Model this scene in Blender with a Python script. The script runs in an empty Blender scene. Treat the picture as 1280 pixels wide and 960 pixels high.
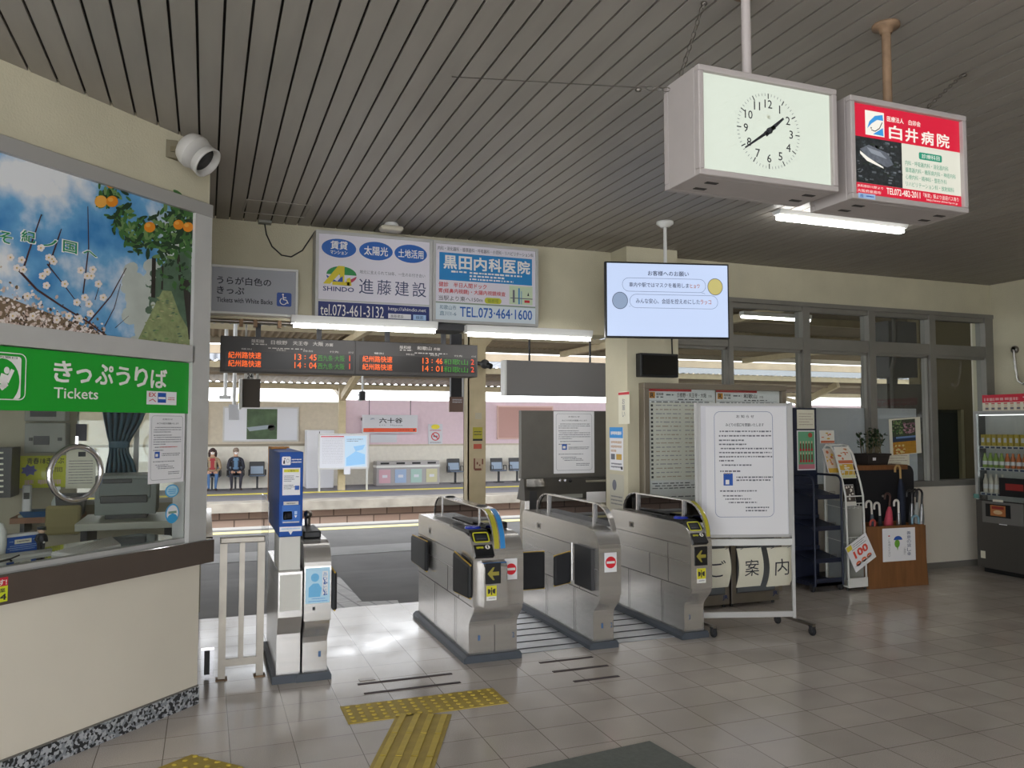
import bpy, math, random
from mathutils import Vector, Matrix
random.seed(7)
S = bpy.context.scene
COL = S.collection
V = Vector
# ------------------------------------------------------------------ camera, sky, exposure
FPX = 1000.0
YAW, PITCH, EYE = math.radians(20.9), math.radians(3.03), 1.6
cam_d = bpy.data.cameras.new('camera'); cam = bpy.data.objects.new('camera', cam_d); COL.objects.link(cam)
cam_d.sensor_width = 36.0; cam_d.lens = FPX / 1280 * 36.0
cam_d.clip_start = 0.05; cam_d.clip_end = 500
cam.location = (0, 0, EYE); cam.rotation_euler = (math.pi / 2 + PITCH, 0, -YAW)
S.camera = cam
FW = V((math.sin(YAW) * math.cos(PITCH), math.cos(YAW) * math.cos(PITCH), math.sin(PITCH)))
RT = V((math.cos(YAW), -math.sin(YAW), 0)); UP = RT.cross(FW)
EYEP = V((0, 0, EYE))
world = bpy.data.worlds.new('overcast_sky'); S.world = world; world.use_nodes = True
wn = world.node_tree.nodes; wl = world.node_tree.links; wn.clear()
wo = wn.new('ShaderNodeOutputWorld'); wb = wn.new('ShaderNodeBackground')
wb.inputs[0].default_value = (0.93, 0.96, 1.0, 1); wb.inputs[1].default_value = 2.1
wl.new(wb.outputs[0], wo.inputs[0])
S.view_settings.view_transform = 'Standard'; S.view_settings.look = 'None'
S.view_settings.gamma = 1.0; S.view_settings.use_curve_mapping = False
S.view_settings.exposure = 1.55
S.cycles.max_bounces = 10; S.cycles.diffuse_bounces = 6; S.cycles.transparent_max_bounces = 16
S.cycles.use_denoising = True
S.cycles.sample_clamp_indirect = 6.0

# ------------------------------------------------------------------ helpers
def ray(x, y): return FW * FPX + RT * (x - 640) + UP * (480 - y)
def at(x, y, X=None, Y=None, Z=None, pl=None):
    """point of the place that pixel (x, y) of the photograph shows, on a known plane"""
    d = ray(x, y)
    if X is not None: t = X / d.x
    elif Y is not None: t = Y / d.y
    elif Z is not None: t = (Z - EYE) / d.z
    else:
        p, n = pl; t = (p - EYEP).dot(n) / d.dot(n)
    return EYEP + d * t
def lin(c):
    f = lambda u: u / 12.92 if u <= 0.04045 else ((u + 0.055) / 1.055) ** 2.4
    return tuple(f(int(c[i:i + 2], 16) / 255) for i in (0, 2, 4)) + (1,)
MATS = {}
def mat(name, col, rough=0.6, metal=0.0, emit=0.0, spec=0.5, noise=0.0, nscale=8.0, bump=0.0, bscale=40.0, stretch=None):
    """one procedural principled material; noise gives the surface its own unevenness"""
    if name in MATS: return MATS[name]
    m = bpy.data.materials.new(name); m.use_nodes = True
    nt = m.node_tree; b = nt.nodes['Principled BSDF']
    c = lin(col) if isinstance(col, str) else col
    b.inputs['Base Color'].default_value = c if not emit else tuple(k * .3 for k in c[:3]) + (1,)
    b.inputs['Roughness'].default_value = rough; b.inputs['Metallic'].default_value = metal
    b.inputs['Specular IOR Level'].default_value = spec
    if emit:
        b.inputs['Emission Color'].default_value = c; b.inputs['Emission Strength'].default_value = emit
    if noise or bump:
        tc = nt.nodes.new('ShaderNodeTexCoord'); mp = nt.nodes.new('ShaderNodeMapping')
        nt.links.new(tc.outputs['Object'], mp.inputs[0])
        if stretch: mp.inputs['Scale'].default_value = stretch
    if noise:
        n = nt.nodes.new('ShaderNodeTexNoise'); n.inputs['Scale'].default_value = nscale; n.inputs['Detail'].default_value = 5
        nt.links.new(mp.outputs[0], n.inputs['Vector'])
        r = nt.nodes.new('ShaderNodeMapRange'); r.inputs['From Min'].default_value = 0.3; r.inputs['From Max'].default_value = 0.7
        r.inputs['To Min'].default_value = 1 - noise; r.inputs['To Max'].default_value = 1 + noise * 0.5
        nt.links.new(n.outputs['Fac'], r.inputs['Value'])
        mx = nt.nodes.new('ShaderNodeVectorMath'); mx.operation = 'SCALE'; mx.inputs[0].default_value = c[:3]
        nt.links.new(r.outputs[0], mx.inputs['Scale']); nt.links.new(mx.outputs[0], b.inputs['Base Color'])
    if bump:
        n2 = nt.nodes.new('ShaderNodeTexNoise'); n2.inputs['Scale'].default_value = bscale; n2.inputs['Detail'].default_value = 3
        nt.links.new(mp.outputs[0], n2.inputs['Vector'])
        bp = nt.nodes.new('ShaderNodeBump'); bp.inputs['Strength'].default_value = bump; bp.inputs['Distance'].default_value = 0.01
        nt.links.new(n2.outputs['Fac'], bp.inputs['Height']); nt.links.new(bp.outputs[0], b.inputs['Normal'])
    MATS[name] = m
    return m
def glass_mat(name, tint, gloss=0.08, rough=0.0, haze=0.0):
    if name in MATS: return MATS[name]
    m = bpy.data.materials.new(name); m.use_nodes = True; nt = m.node_tree; nt.nodes.clear()
    o = nt.nodes.new('ShaderNodeOutputMaterial'); t = nt.nodes.new('ShaderNodeBsdfTransparent'); g = nt.nodes.new('ShaderNodeBsdfGlossy')
    f = nt.nodes.new('ShaderNodeLayerWeight'); f.inputs[0].default_value = 0.5
    t.inputs[0].default_value = lin(tint); g.inputs['Roughness'].default_value = rough
    pw = nt.nodes.new('ShaderNodeMath'); pw.operation = 'POWER'; pw.inputs[1].default_value = 5.0; nt.links.new(f.outputs['Facing'], pw.inputs[0])
    a = nt.nodes.new('ShaderNodeMath'); a.operation = 'MULTIPLY_ADD'; a.inputs[1].default_value = 1 - gloss; a.inputs[2].default_value = gloss; a.use_clamp = True
    nt.links.new(pw.outputs[0], a.inputs[0])
    mx = nt.nodes.new('ShaderNodeMixShader'); nt.links.new(a.outputs[0], mx.inputs[0]); nt.links.new(t.outputs[0], mx.inputs[1]); nt.links.new(g.outputs[0], mx.inputs[2])
    out = mx
    if haze:
        d = nt.nodes.new('ShaderNodeBsdfTranslucent'); d.inputs[0].default_value = (0.8, 0.82, 0.84, 1)
        d2 = nt.nodes.new('ShaderNodeBsdfDiffuse'); d2.inputs[0].default_value = (0.75, 0.77, 0.8, 1)
        m0 = nt.nodes.new('ShaderNodeMixShader'); m0.inputs[0].default_value = 0.35
        nt.links.new(d.outputs[0], m0.inputs[1]); nt.links.new(d2.outputs[0], m0.inputs[2])
        m2 = nt.nodes.new('ShaderNodeMixShader'); m2.inputs[0].default_value = haze
        nt.links.new(mx.outputs[0], m2.inputs[1]); nt.links.new(m0.outputs[0], m2.inputs[2]); out = m2
    nt.links.new(out.outputs[0], o.inputs[0])
    MATS[name] = m
    return m

_txt = {}
def glyphs(s, bold=0.0):
    k = (s, bold)
    if k not in _txt:
        cu = bpy.data.curves.new('lettering', 'FONT'); cu.body = s; cu.size = 1; cu.resolution_u = 2
        o = bpy.data.objects.new('lettering', cu); me = o.to_mesh()
        vs = [v.co.copy() for v in me.vertices]; fs = [tuple(p.vertices) for p in me.polygons]
        o.to_mesh_clear(); bpy.data.objects.remove(o); bpy.data.curves.remove(cu)
        if bold:      # heavier strokes: the same outline shifted a little each way
            n0 = len(vs); base = list(vs); fb = list(fs); vs = []; fs = []
            for q, (dx, dy) in enumerate(((-1, -1), (1, -1), (1, 1), (-1, 1))):
                vs += [V((p.x + dx * bold * .55, p.y + dy * bold * .55, q * .12)) for p in base]; fs += [tuple(i + q * n0 for i in f) for f in fb]
        x0 = min(v.x for v in vs); x1 = max(v.x for v in vs); y0 = min(v.y for v in vs); y1 = max(v.y for v in vs)
        _txt[k] = (vs, fs, x0, y0, max(x1 - x0, 1e-4), max(y1 - y0, 1e-4))
    return _txt[k]

class MB:
    """collects shapes (in world coordinates, or in the frame M) for ONE mesh object"""
    def __init__(s, M=None): s.v = []; s.f = []; s.m = []; s.sm = []; s.mats = []; s.M = M or Matrix()
    def add(s, vs, fs, m, smooth=False):
        b = len(s.v); s.v += [s.M @ V(p) for p in vs]
        if m not in s.mats: s.mats.append(m)
        i = s.mats.index(m)
        for f in fs: s.f.append(tuple(b + k for k in f)); s.m.append(i); s.sm.append(smooth)
        return s
    def box(s, x0, x1, y0, y1, z0, z1, m):
        vs = [(x, y, z) for z in (z0, z1) for y in (y0, y1) for x in (x0, x1)]
        return s.add(vs, [(0, 2, 3, 1), (4, 5, 7, 6), (0, 1, 5, 4), (2, 6, 7, 3), (0, 4, 6, 2), (1, 3, 7, 5)], m)
    def hexa(s, a, b, m):
        """solid between two quads a and b"""
        return s.add(list(a) + list(b), [(3, 2, 1, 0), (4, 5, 6, 7), (0, 1, 5, 4), (1, 2, 6, 5), (2, 3, 7, 6), (3, 0, 4, 7)], m)
    def slab(s, q, t, m):
        """quad q (4 points) thickened by vector t"""
        t = V(t); return s.hexa([V(p) for p in q], [V(p) + t for p in q], m)
    def bar(s, p0, p1, w, h, m, up=(0, 0, 1)):
        p0 = V(p0); p1 = V(p1); d = (p1 - p0).normalized(); a = d.cross(V(up))
        if a.length < 1e-4: a = d.cross(V((0, 1, 0)))
        a.normalize(); c = a.cross(d).normalized()
        r = lambda p: [p + a * i * w / 2 + c * j * h / 2 for i, j in ((-1, -1), (1, -1), (1, 1), (-1, 1))]
        return s.hexa(r(p0), r(p1), m)
    def tube(s, pts, r, m, n=8, closed=False):
        pts = [V(p) for p in pts]; L = len(pts); rs = r if isinstance(r, (list, tuple)) else [r] * L
        vs = []; prev = None
        for i, p in enumerate(pts):
            a = pts[i - 1] if (i or closed) else p; b = pts[(i + 1) % L] if (i < L - 1 or closed) else p
            d = (b - a).normalized()
            if prev is None:
                u = d.cross(V((0, 0, 1)));
                if u.length < 1e-3: u = d.cross(V((0, 1, 0)))
            else: u = prev - d * prev.dot(d)
            u.normalize(); prev = u; w = d.cross(u)
            vs += [p + (u * math.cos(k * 2 * math.pi / n) + w * math.sin(k * 2 * math.pi / n)) * rs[i] for k in range(n)]
        fs = []
        for i in range(L if closed else L - 1):
            j = (i + 1) % L
            fs += [(i * n + k, i * n + (k + 1) % n, j * n + (k + 1) % n, j * n + k) for k in range(n)]
        s.add(vs, fs, m, True)
        if not closed: s.add(vs[:n], [tuple(range(n))[::-1]], m); s.add(vs[-n:], [tuple(range(n))], m)
        return s
    def cyl(s, p0, p1, r, m, n=16, r1=None): return s.tube([p0, p1], [r, r if r1 is None else r1], m, n)
    def prism(s, poly, ax, a0, a1, m, smooth=False):
        """polygon extruded along axis ax; poly is in the two other axes, in order"""
        def P(q, a): return {'x': (a, q[0], q[1]), 'y': (q[0], a, q[1]), 'z': (q[0], q[1], a)}[ax]
        n = len(poly); vs = [P(q, a0) for q in poly] + [P(q, a1) for q in poly]
        s.add(vs, [tuple(range(n)), tuple(range(2 * n - 1, n - 1, -1))], m)
        return s.add(vs, [(i, i + n, (i + 1) % n + n, (i + 1) % n) for i in range(n)], m, smooth)
    def lathe(s, prof, m, n=20, o=(0, 0, 0), axis=(0, 0, 1)):
        o = V(o); d = V(axis).normalized(); u = d.cross(V((0, 0, 1)))
        if u.length < 1e-3: u = V((1, 0, 0))
        u.normalize(); w = d.cross(u)
        vs = [o + d * z + (u * math.cos(k * 2 * math.pi / n) + w * math.sin(k * 2 * math.pi / n)) * max(r, 1e-5) for r, z in prof for k in range(n)]
        fs = [(i * n + k, i * n + (k + 1) % n, (i + 1) * n + (k + 1) % n, (i + 1) * n + k) for i in range(len(prof) - 1) for k in range(n)]
        return s.add(vs, fs, m, True)
    def ball(s, c, r, m, n=12, sc=(1, 1, 1)):
        c = V(c); q = max(4, n // 2 + 1)
        prof = [(math.sin(i * math.pi / q), -math.cos(i * math.pi / q)) for i in range(q + 1)]
        vs = [c + V((r * sc[0] * max(a, 1e-4) * math.cos(k * 2 * math.pi / n), r * sc[1] * max(a, 1e-4) * math.sin(k * 2 * math.pi / n), r * sc[2] * b)) for a, b in prof for k in range(n)]
        fs = [(i * n + k, i * n + (k + 1) % n, (i + 1) * n + (k + 1) % n, (i + 1) * n + k) for i in range(q) for k in range(n)]
        return s.add(vs, fs, m, True)
    def build(s, name, parent=None, bevel=0.0, **props):
        me = bpy.data.meshes.new(name); me.from_pydata([tuple(p) for p in s.v], [], s.f)
        for m in s.mats: me.materials.append(m)
        me.polygons.foreach_set('material_index', s.m); me.polygons.foreach_set('use_smooth', s.sm); me.update()
        o = bpy.data.objects.new(name, me); COL.objects.link(o)
        if parent is not None:
            root = parent
            while root.parent is not None: root = root.parent
            me.transform(ROOTM[root.name].inverted()); o.parent = parent
        if bevel:
            bv = o.modifiers.new('bevel', 'BEVEL'); bv.width = bevel; bv.segments = 2; bv.limit_method = 'ANGLE'; bv.angle_limit = math.radians(50)
        for k, x in props.items(): o[k] = x
        return o
ROOTM = {}
def thing(name, label, cat, loc, rz=0.0, group=None):
    o = bpy.data.objects.new(name, None); COL.objects.link(o); o.empty_display_size = 0.1
    o.location = V(loc); o.rotation_euler = (0, 0, rz)
    o['label'] = label; o['category'] = cat
    if group: o['group'] = group
    ROOTM[o.name] = Matrix.Translation(V(loc)) @ Matrix.Rotation(rz, 4, 'Z')
    return o
def single(mb, name, label, cat, group=None, bevel=0.0):
    """a thing that is one mesh, its origin at the middle of its underside"""
    o = mb.build(name, bevel=bevel); me = o.data
    xs = [v.co.x for v in me.vertices]; ys = [v.co.y for v in me.vertices]; zs = [v.co.z for v in me.vertices]
    b = V(((min(xs) + max(xs)) / 2, (min(ys) + max(ys)) / 2, min(zs)))
    me.transform(Matrix.Translation(-b)); o.location = b
    o['label'] = label; o['category'] = cat
    if group: o['group'] = group
    return o
def struct(mb, name, parent=None, bevel=0.0):
    o = mb.build(name, parent, bevel)
    if parent is None: o['kind'] = 'structure'; ROOTM[o.name] = Matrix()
    return o
def dup(root, loc, rz, label, group=None):
    r = root.copy(); COL.objects.link(r); r.location = V(loc); r.rotation_euler = (0, 0, rz); r['label'] = label
    if group: r['group'] = group
    for ch in list(root.children):
        c = ch.copy(); COL.objects.link(c); c.parent = r
        for g in list(ch.children):
            d = g.copy(); COL.objects.link(d); d.parent = c
    return r

class Face:
    """a printed face: fractions x right / y down from its top left corner o, width w, height h, facing n"""
    def __init__(s, mb, o, u, v, lift=0.0012):
        s.mb = mb; s.o = V(o); s.u = V(u); s.v = V(v); s.n = s.v.cross(s.u).normalized(); s.k = lift; s.mi = mb.M.inverted()
    def p(s, x, y, l=1): return s.o + s.u * x + s.v * y + s.n * (s.k * l)
    def poly(s, pts, m, l=1): s.mb.add([s.mi @ s.p(x, y, l) for x, y in pts], [tuple(range(len(pts)))[::-1]], m); return s
    def rect(s, x0, y0, x1, y1, m, l=1): return s.poly([(x0, y0), (x1, y0), (x1, y1), (x0, y1)], m, l)
    def ell(s, cx, cy, rx, ry, m, l=1, n=24, a0=0, a1=360):
        return s.poly([(cx + rx * math.cos(math.radians(a0 + (a1 - a0) * i / (n if a1 - a0 < 360 else n))), cy + ry * math.sin(math.radians(a0 + (a1 - a0) * i / n))) for i in range(n if a1 - a0 == 360 else n + 1)], m, l)
    def rrect(s, x0, y0, x1, y1, r, m, l=1, n=5):
        """rounded; r as a fraction of the height"""
        W = s.u.length; H = s.v.length; ry = r; rx = r * H / W
        pts = []
        for cx, cy, a in ((x1 - rx, y0 + ry, -90), (x1 - rx, y1 - ry, 0), (x0 + rx, y1 - ry, 90), (x0 + rx, y0 + ry, 180)):
            pts += [(cx + rx * math.cos(math.radians(a + 90 * i / n)), cy + ry * math.sin(math.radians(a + 90 * i / n))) for i in range(n + 1)]
        return s.poly(pts, m, l)
    def line(s, pts, w, m, l=1, taper=1.0):
        """w as a fraction of the height"""
        W = s.u.length; H = s.v.length; n = len(pts)
        for i in range(n - 1):
            (x0, y0), (x1, y1) = pts[i], pts[i + 1]; dx = (x1 - x0) * W; dy = (y1 - y0) * H; L = math.hypot(dx, dy) or 1
            w0 = w * H / 2 * (1 - (1 - taper) * i / (n - 1)); w1 = w * H / 2 * (1 - (1 - taper) * (i + 1) / (n - 1))
            nx = -dy / L; ny = dx / L
            s.poly([(x0 + nx * w0 / W, y0 + ny * w0 / H), (x1 + nx * w1 / W, y1 + ny * w1 / H), (x1 - nx * w1 / W, y1 - ny * w1 / H), (x0 - nx * w0 / W, y0 - ny * w0 / H)][::-1], m, l)
        return s
    def text(s, t, x0, y0, x1, y1, m, l=2, bold=0.0):
        vs, fs, gx, gy, gw, gh = glyphs(t, bold)
        s.mb.add([s.mi @ s.p(x0 + (x1 - x0) * (q.x - gx) / gw, y1 - (y1 - y0) * (q.y - gy) / gh, l + q.z) for q in vs], fs, m); return s
    def ctext(s, t, cx, cy, h, m, l=2, bold=0.0):
        """lettering at its own proportions, h as a fraction of the height"""
        g_ = glyphs(t, bold); w = h * s.v.length / g_[5] * g_[4] / s.u.length
        return s.text(t, cx - w / 2, cy - h / 2, cx + w / 2, cy + h / 2, m, l, bold)
    def vtext(s, t, x0, y0, x1, y1, m, l=2, bold=0.0):
        n = len(t); h = (y1 - y0) / n
        for i, c in enumerate(t): s.text(c, x0, y0 + i * h + h * 0.08, x1, y0 + i * h + h * 0.92, m, l, bold)
        return s
    def lines(s, rows, m, l=2, h=0.01, seed=1):
        """rows of print too small to read: (x0, x1, y)"""
        rd = random.Random(seed)
        for x0, x1, y in rows:
            x = x0
            while x < x1:
                w = rd.uniform(0.012, 0.045); s.rect(x, y, min(x + w, x1), y + h * rd.uniform(0.75, 1), m, l); x += w + rd.uniform(0.006, 0.014)
        return s
def ring(s, cx, cy, rx, ry, w, m, l=1, n=28):
    """outline of an ellipse on Face s, w in fractions of its radii"""
    for i in range(n):
        a = 2 * math.pi * i / n; b = 2 * math.pi * (i + 1) / n
        s.poly([(cx + rx * k * math.cos(t), cy + ry * k * math.sin(t)) for k, t in ((1, a), (1, b), (1 - w, b), (1 - w, a))], m, l)
def outline(s, x0, y0, x1, y1, r, w, m, l=1):
    W = s.u.length; H = s.v.length; rx = r * H / W
    pts = []
    for cx, cy, a in ((x1 - rx, y0 + r, -90), (x1 - rx, y1 - r, 0), (x0 + rx, y1 - r, 90), (x0 + rx, y0 + r, 180)):
        pts += [(cx + rx * math.cos(math.radians(a + 18 * i)), cy + r * math.sin(math.radians(a + 18 * i))) for i in range(6)]
    s.line(pts + [pts[0]], w, m, l)
def arc(c, r, a0, a1, n=8): return [(c[0] + r * math.cos(math.radians(a0 + (a1 - a0) * i / n)), c[1] + r * math.sin(math.radians(a0 + (a1 - a0) * i / n))) for i in range(n + 1)]

# ------------------------------------------------------------------ materials
CREAM = mat('cream_plaster', 'c8c1a7', 0.85, noise=0.10, nscale=2.2, bump=0.25, bscale=90)
CREAM2 = mat('pale_cream_paint', 'e0d8c8', 0.8, noise=0.05, nscale=1.5)
GREYWALL = mat('grey_rough_wall', '9a948a', 0.9, noise=0.1, nscale=4)
ALU = mat('aluminium', 'c0bfbc', 0.45, 0.12, noise=0.06, nscale=6)
ALUD = mat('grey_aluminium_sash', '807d76', 0.5, 0.15, noise=0.12, nscale=3)
STEEL = mat('brushed_stainless', 'd3d0cc', 0.25, 0.78, noise=0.10, nscale=3, bump=0.03, bscale=60, stretch=(0.4, 0.4, 8))
STEELD = mat('darker_stainless', '8d8780', 0.34, 0.9, noise=0.08, nscale=4)
CHROME = mat('chrome', 'd8d8dc', 0.08, 1.0)
PLINTH = mat('slate_grey_rubber', '4a5058', 0.55, noise=0.1)
BLACK = mat('black_plastic', '17181a', 0.45)
BLACKR = mat('black_rubber', '202124', 0.65, noise=0.15, nscale=10)
DARK = mat('dark_grey_metal', '3a3a3c', 0.5, 0.2)
SEAM = mat('dark_seam', '35322f', 0.8)
WHITE = mat('white_print', 'eceae6', 0.6)
PAPER = mat('white_paper', 'e9e8ea', 0.75)
PAPERY = mat('cream_paper', 'e4e0cc', 0.8)
INK = mat('dark_ink', '2b2c34', 0.7)
INKG = mat('grey_ink', '6f7078', 0.8)
RED = mat('red_print', 'd0243c', 0.55)
REDN = mat('red_ink', 'c8343c', 0.6)
YEL = mat('yellow_print', 'e3d23a', 0.55)
BLUE = mat('blue_print', '1f56b0', 0.5)
NAVY = mat('navy_print', '26336e', 0.5)
SKYB = mat('sky_blue_print', '2f8fd6', 0.5)
GREEN = mat('green_sign_face', '17a02c', 0.4)
GREENP = mat('green_print', '2f8a4e', 0.6)
LAMP = mat('lit_fluorescent_tube', (1, 0.99, 0.97, 1), 0.5, emit=9.0)
LAMPB = mat('white_enamel', 'dcdcd8', 0.4)
BEIGE = mat('beige_painted_steel', 'b3aa97', 0.55, noise=0.07, nscale=5)
POSTC = mat('cream_painted_steel', 'b8a988', 0.6, noise=0.12, nscale=6)
RUST = mat('rust_stained_steel', '8a6f55', 0.75, noise=0.35, nscale=14)
WOOD = mat('brown_wood', '7d4f2c', 0.5, noise=0.2, nscale=5, stretch=(6, 6, 1))
NAVYS = mat('navy_painted_steel', '1d2338', 0.45)
WIREW = mat('white_painted_wire', 'dcdcd6', 0.4)
GLASS = glass_mat('clear_glass', 'f8faf9', 0.035)
GLASSW = glass_mat('window_glass', 'eff1ef', 0.04)
SMOKE = glass_mat('smoked_acrylic', '453f39', 0.05)
ACRYL = glass_mat('clear_acrylic', 'f8fafb', 0.06)
FROST = glass_mat('frosted_window_film', 'b9bcbf', 0.05, haze=0.75)
# ------------------------------------------------------------------ the setting: floor, ceiling, walls
HC = 3.275; YB = 6.8; XR = 8.68
def floor_mat():
    m = bpy.data.materials.new('polished_terrazzo_tiles'); m.use_nodes = True; nt = m.node_tree; b = nt.nodes['Principled BSDF']; L = nt.links
    tc = nt.nodes.new('ShaderNodeTexCoord'); mp = nt.nodes.new('ShaderNodeMapping'); mp.inputs['Location'].default_value = (0.165, 0, 0)
    L.new(tc.outputs['Object'], mp.inputs[0])
    br = nt.nodes.new('ShaderNodeTexBrick'); br.offset = 0; br.squash = 1
    br.inputs['Scale'].default_value = 1; br.inputs['Brick Width'].default_value = 0.305; br.inputs['Row Height'].default_value = 0.285
    br.inputs['Mortar Size'].default_value = 0.0022; br.inputs['Mortar Smooth'].default_value = 0.15
    br.inputs['Color1'].default_value = lin('cbc2ba'); br.inputs['Color2'].default_value = lin('bfb6ae'); br.inputs['Mortar'].default_value = lin('7a726a')
    L.new(mp.outputs[0], br.inputs['Vector'])
    n1 = nt.nodes.new('ShaderNodeTexNoise'); n1.inputs['Scale'].default_value = 240; n1.inputs['Detail'].default_value = 2
    n2 = nt.nodes.new('ShaderNodeTexNoise'); n2.inputs['Scale'].default_value = 2.2; n2.inputs['Detail'].default_value = 6
    for n in (n1, n2): L.new(tc.outputs['Object'], n.inputs['Vector'])
    r1 = nt.nodes.new('ShaderNodeMapRange'); r1.inputs['From Min'].default_value = 0.35; r1.inputs['From Max'].default_value = 0.65; r1.inputs['To Min'].default_value = 0.80; r1.inputs['To Max'].default_value = 1.10
    r2 = nt.nodes.new('ShaderNodeMapRange'); r2.inputs['From Min'].default_value = 0.3; r2.inputs['From Max'].default_value = 0.7; r2.inputs['To Min'].default_value = 0.9; r2.inputs['To Max'].default_value = 1.05
    L.new(n1.outputs['Fac'], r1.inputs[0]); L.new(n2.outputs['Fac'], r2.inputs[0])
    mu = nt.nodes.new('ShaderNodeMath'); mu.operation = 'MULTIPLY'; L.new(r1.outputs[0], mu.inputs[0]); L.new(r2.outputs[0], mu.inputs[1])
    sc = nt.nodes.new('ShaderNodeVectorMath'); sc.operation = 'SCALE'; L.new(br.outputs['Color'], sc.inputs[0]); L.new(mu.outputs[0], sc.inputs['Scale'])
    L.new(sc.outputs[0], b.inputs['Base Color'])
    rr = nt.nodes.new('ShaderNodeMapRange'); rr.inputs['From Min'].default_value = 0.3; rr.inputs['From Max'].default_value = 0.7; rr.inputs['To Min'].default_value = 0.11; rr.inputs['To Max'].default_value = 0.27
    L.new(n2.outputs['Fac'], rr.inputs[0]); L.new(rr.outputs[0], b.inputs['Roughness'])
    bp = nt.nodes.new('ShaderNodeBump'); bp.inputs['Strength'].default_value = 0.25; bp.inputs['Distance'].default_value = 0.002; bp.invert = True
    L.new(br.outputs['Fac'], bp.inputs['Height']); L.new(bp.outputs[0], b.inputs['Normal'])
    b.inputs['Specular IOR Level'].default_value = 0.6
    return m
FLOORM = floor_mat()
struct(MB().box(-6, XR, -4.5, 7.22, -0.6, 0, FLOORM), 'floor')
PLANK = mat('grey_ceiling_plank', '989289', 0.55, 0.1, noise=0.10, nscale=3, stretch=(3, 0.5, 1))
GAPM = mat('ceiling_gap', '2a2724', 0.9)
c = MB(); c.box(-6, XR + 0.2, -4.5, 7.0, HC + 0.02, HC + 0.15, GAPM)
k = -58
while 0.039 + k * 0.1063 < XR + 0.1:
    x = 0.039 + k * 0.1063
    c.box(x + 0.006, x + 0.1063 - 0.006, -4.5, YB + 0.1, HC, HC + 0.015, PLANK); k += 1
struct(c, 'ceiling')
h = [at(x, y, Z=HC) for x, y in ((309, 249), (390, 256), (381, 272), (303, 266))]; h[1].y = h[0].y; h[3].y = h[2].y; c = MB()
for i in range(4): c.bar(h[i] - V((0, 0, .002)), h[(i + 1) % 4] - V((0, 0, .002)), .012, .006, PLANK)
struct(c, 'trim_hatch')
# beam over the gates, wall over and under the windows, column, end wall
struct(MB().box(-0.06, 3.66, YB, YB + 0.35, 2.47, HC + 0.02, CREAM), 'wall_beam')
w = MB(); w.box(3.66, XR, YB, YB + 0.25, 2.87, HC + 0.02, CREAM)
struct(w, 'wall_above_windows')
struct(MB().box(4.1, XR, YB, YB + 0.25, 0, 0.955, CREAM2), 'wall_below_windows')
struct(MB().box(3.62, 4.17, 6.5, 6.93, 0, HC + 0.02, CREAM), 'wall_column')
struct(MB().box(XR, XR + 0.2, -4.5, YB + 0.25, 0, HC + 0.02, CREAM), 'wall_right')
struct(MB().box(XR - 0.012, XR, -4.5, YB, 0, 0.09, mat('grey_skirting', '77736c', 0.6)).box(4.17, XR - 0.012, YB - 0.012, YB, 0, 0.07, MATS['grey_skirting']), 'baseboard_right')
# entrance side behind the photographer: unseen lintel, pier widened to darken the right, rest open to the sky
struct(MB().box(2.2, XR, -4.5, -4.3, 0, HC, CREAM2).box(-6, 2.2, -4.5, -4.3, 2.75, HC, CREAM2), 'wall_unseen_entrance')
# ------- the cut-off corner of the ticket office
UD = V((math.sqrt(.5), math.sqrt(.5), 0)); ND = V((math.sqrt(.5), -math.sqrt(.5), 0)); ED = V((-0.02, 5.06, 0))
MD = Matrix(((UD.x, ND.x, 0, ED.x), (UD.y, ND.y, 0, ED.y), (0, 0, 1, 0), (0, 0, 0, 1)))   # (s along, d out, z up) -> place
def dg(x, y, d=0.0): return at(x, y, pl=(ED + ND * d, ND))
def ds(x, y, d=0.0):
    q = dg(x, y, d) - ED; return q.dot(UD), q.z
SL = -5.2
struct(MB(MD).box(SL, 0, -0.16, 0, 0, 0.82, CREAM2), 'wall_counter')
TERR = bpy.data.materials.new('black_and_white_terrazzo'); TERR.use_nodes = True
_n = TERR.node_tree; _v = _n.nodes.new('ShaderNodeTexVoronoi'); _v.inputs['Scale'].default_value = 75; _r = _n.nodes.new('ShaderNodeValToRGB')
_tc = _n.nodes.new('ShaderNodeTexCoord'); _n.links.new(_tc.outputs['Object'], _v.inputs['Vector'])
_sx = _n.nodes.new('ShaderNodeSeparateColor'); _n.links.new(_v.outputs['Color'], _sx.inputs[0]); _n.links.new(_sx.outputs[0], _r.inputs[0])
_r.color_ramp.interpolation = 'CONSTANT'; _r.color_ramp.elements[0].color = lin('26282c'); _r.color_ramp.elements[1].position = 0.36; _r.color_ramp.elements[1].color = lin('b9bcc0')
_e = _r.color_ramp.elements.new(0.7); _e.color = lin('8f9499')
_n.links.new(_r.outputs[0], _n.nodes['Principled BSDF'].inputs[0]); _n.nodes['Principled BSDF'].inputs['Roughness'].default_value = 0.35
struct(MB(MD).box(SL, 0.004, -0.02, 0.012, 0, 0.098, TERR), 'baseboard_counter')
struct(MB(MD).box(SL, 0.004, -0.02, 0.006, 0.098, 0.106, ALUD), 'trim_counter')
ztop = ds(262, 255)[1]
struct(MB(MD).box(SL, 0.02, -0.18, 0.0, ztop, HC + 0.02, CREAM), 'wall_office')
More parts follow.
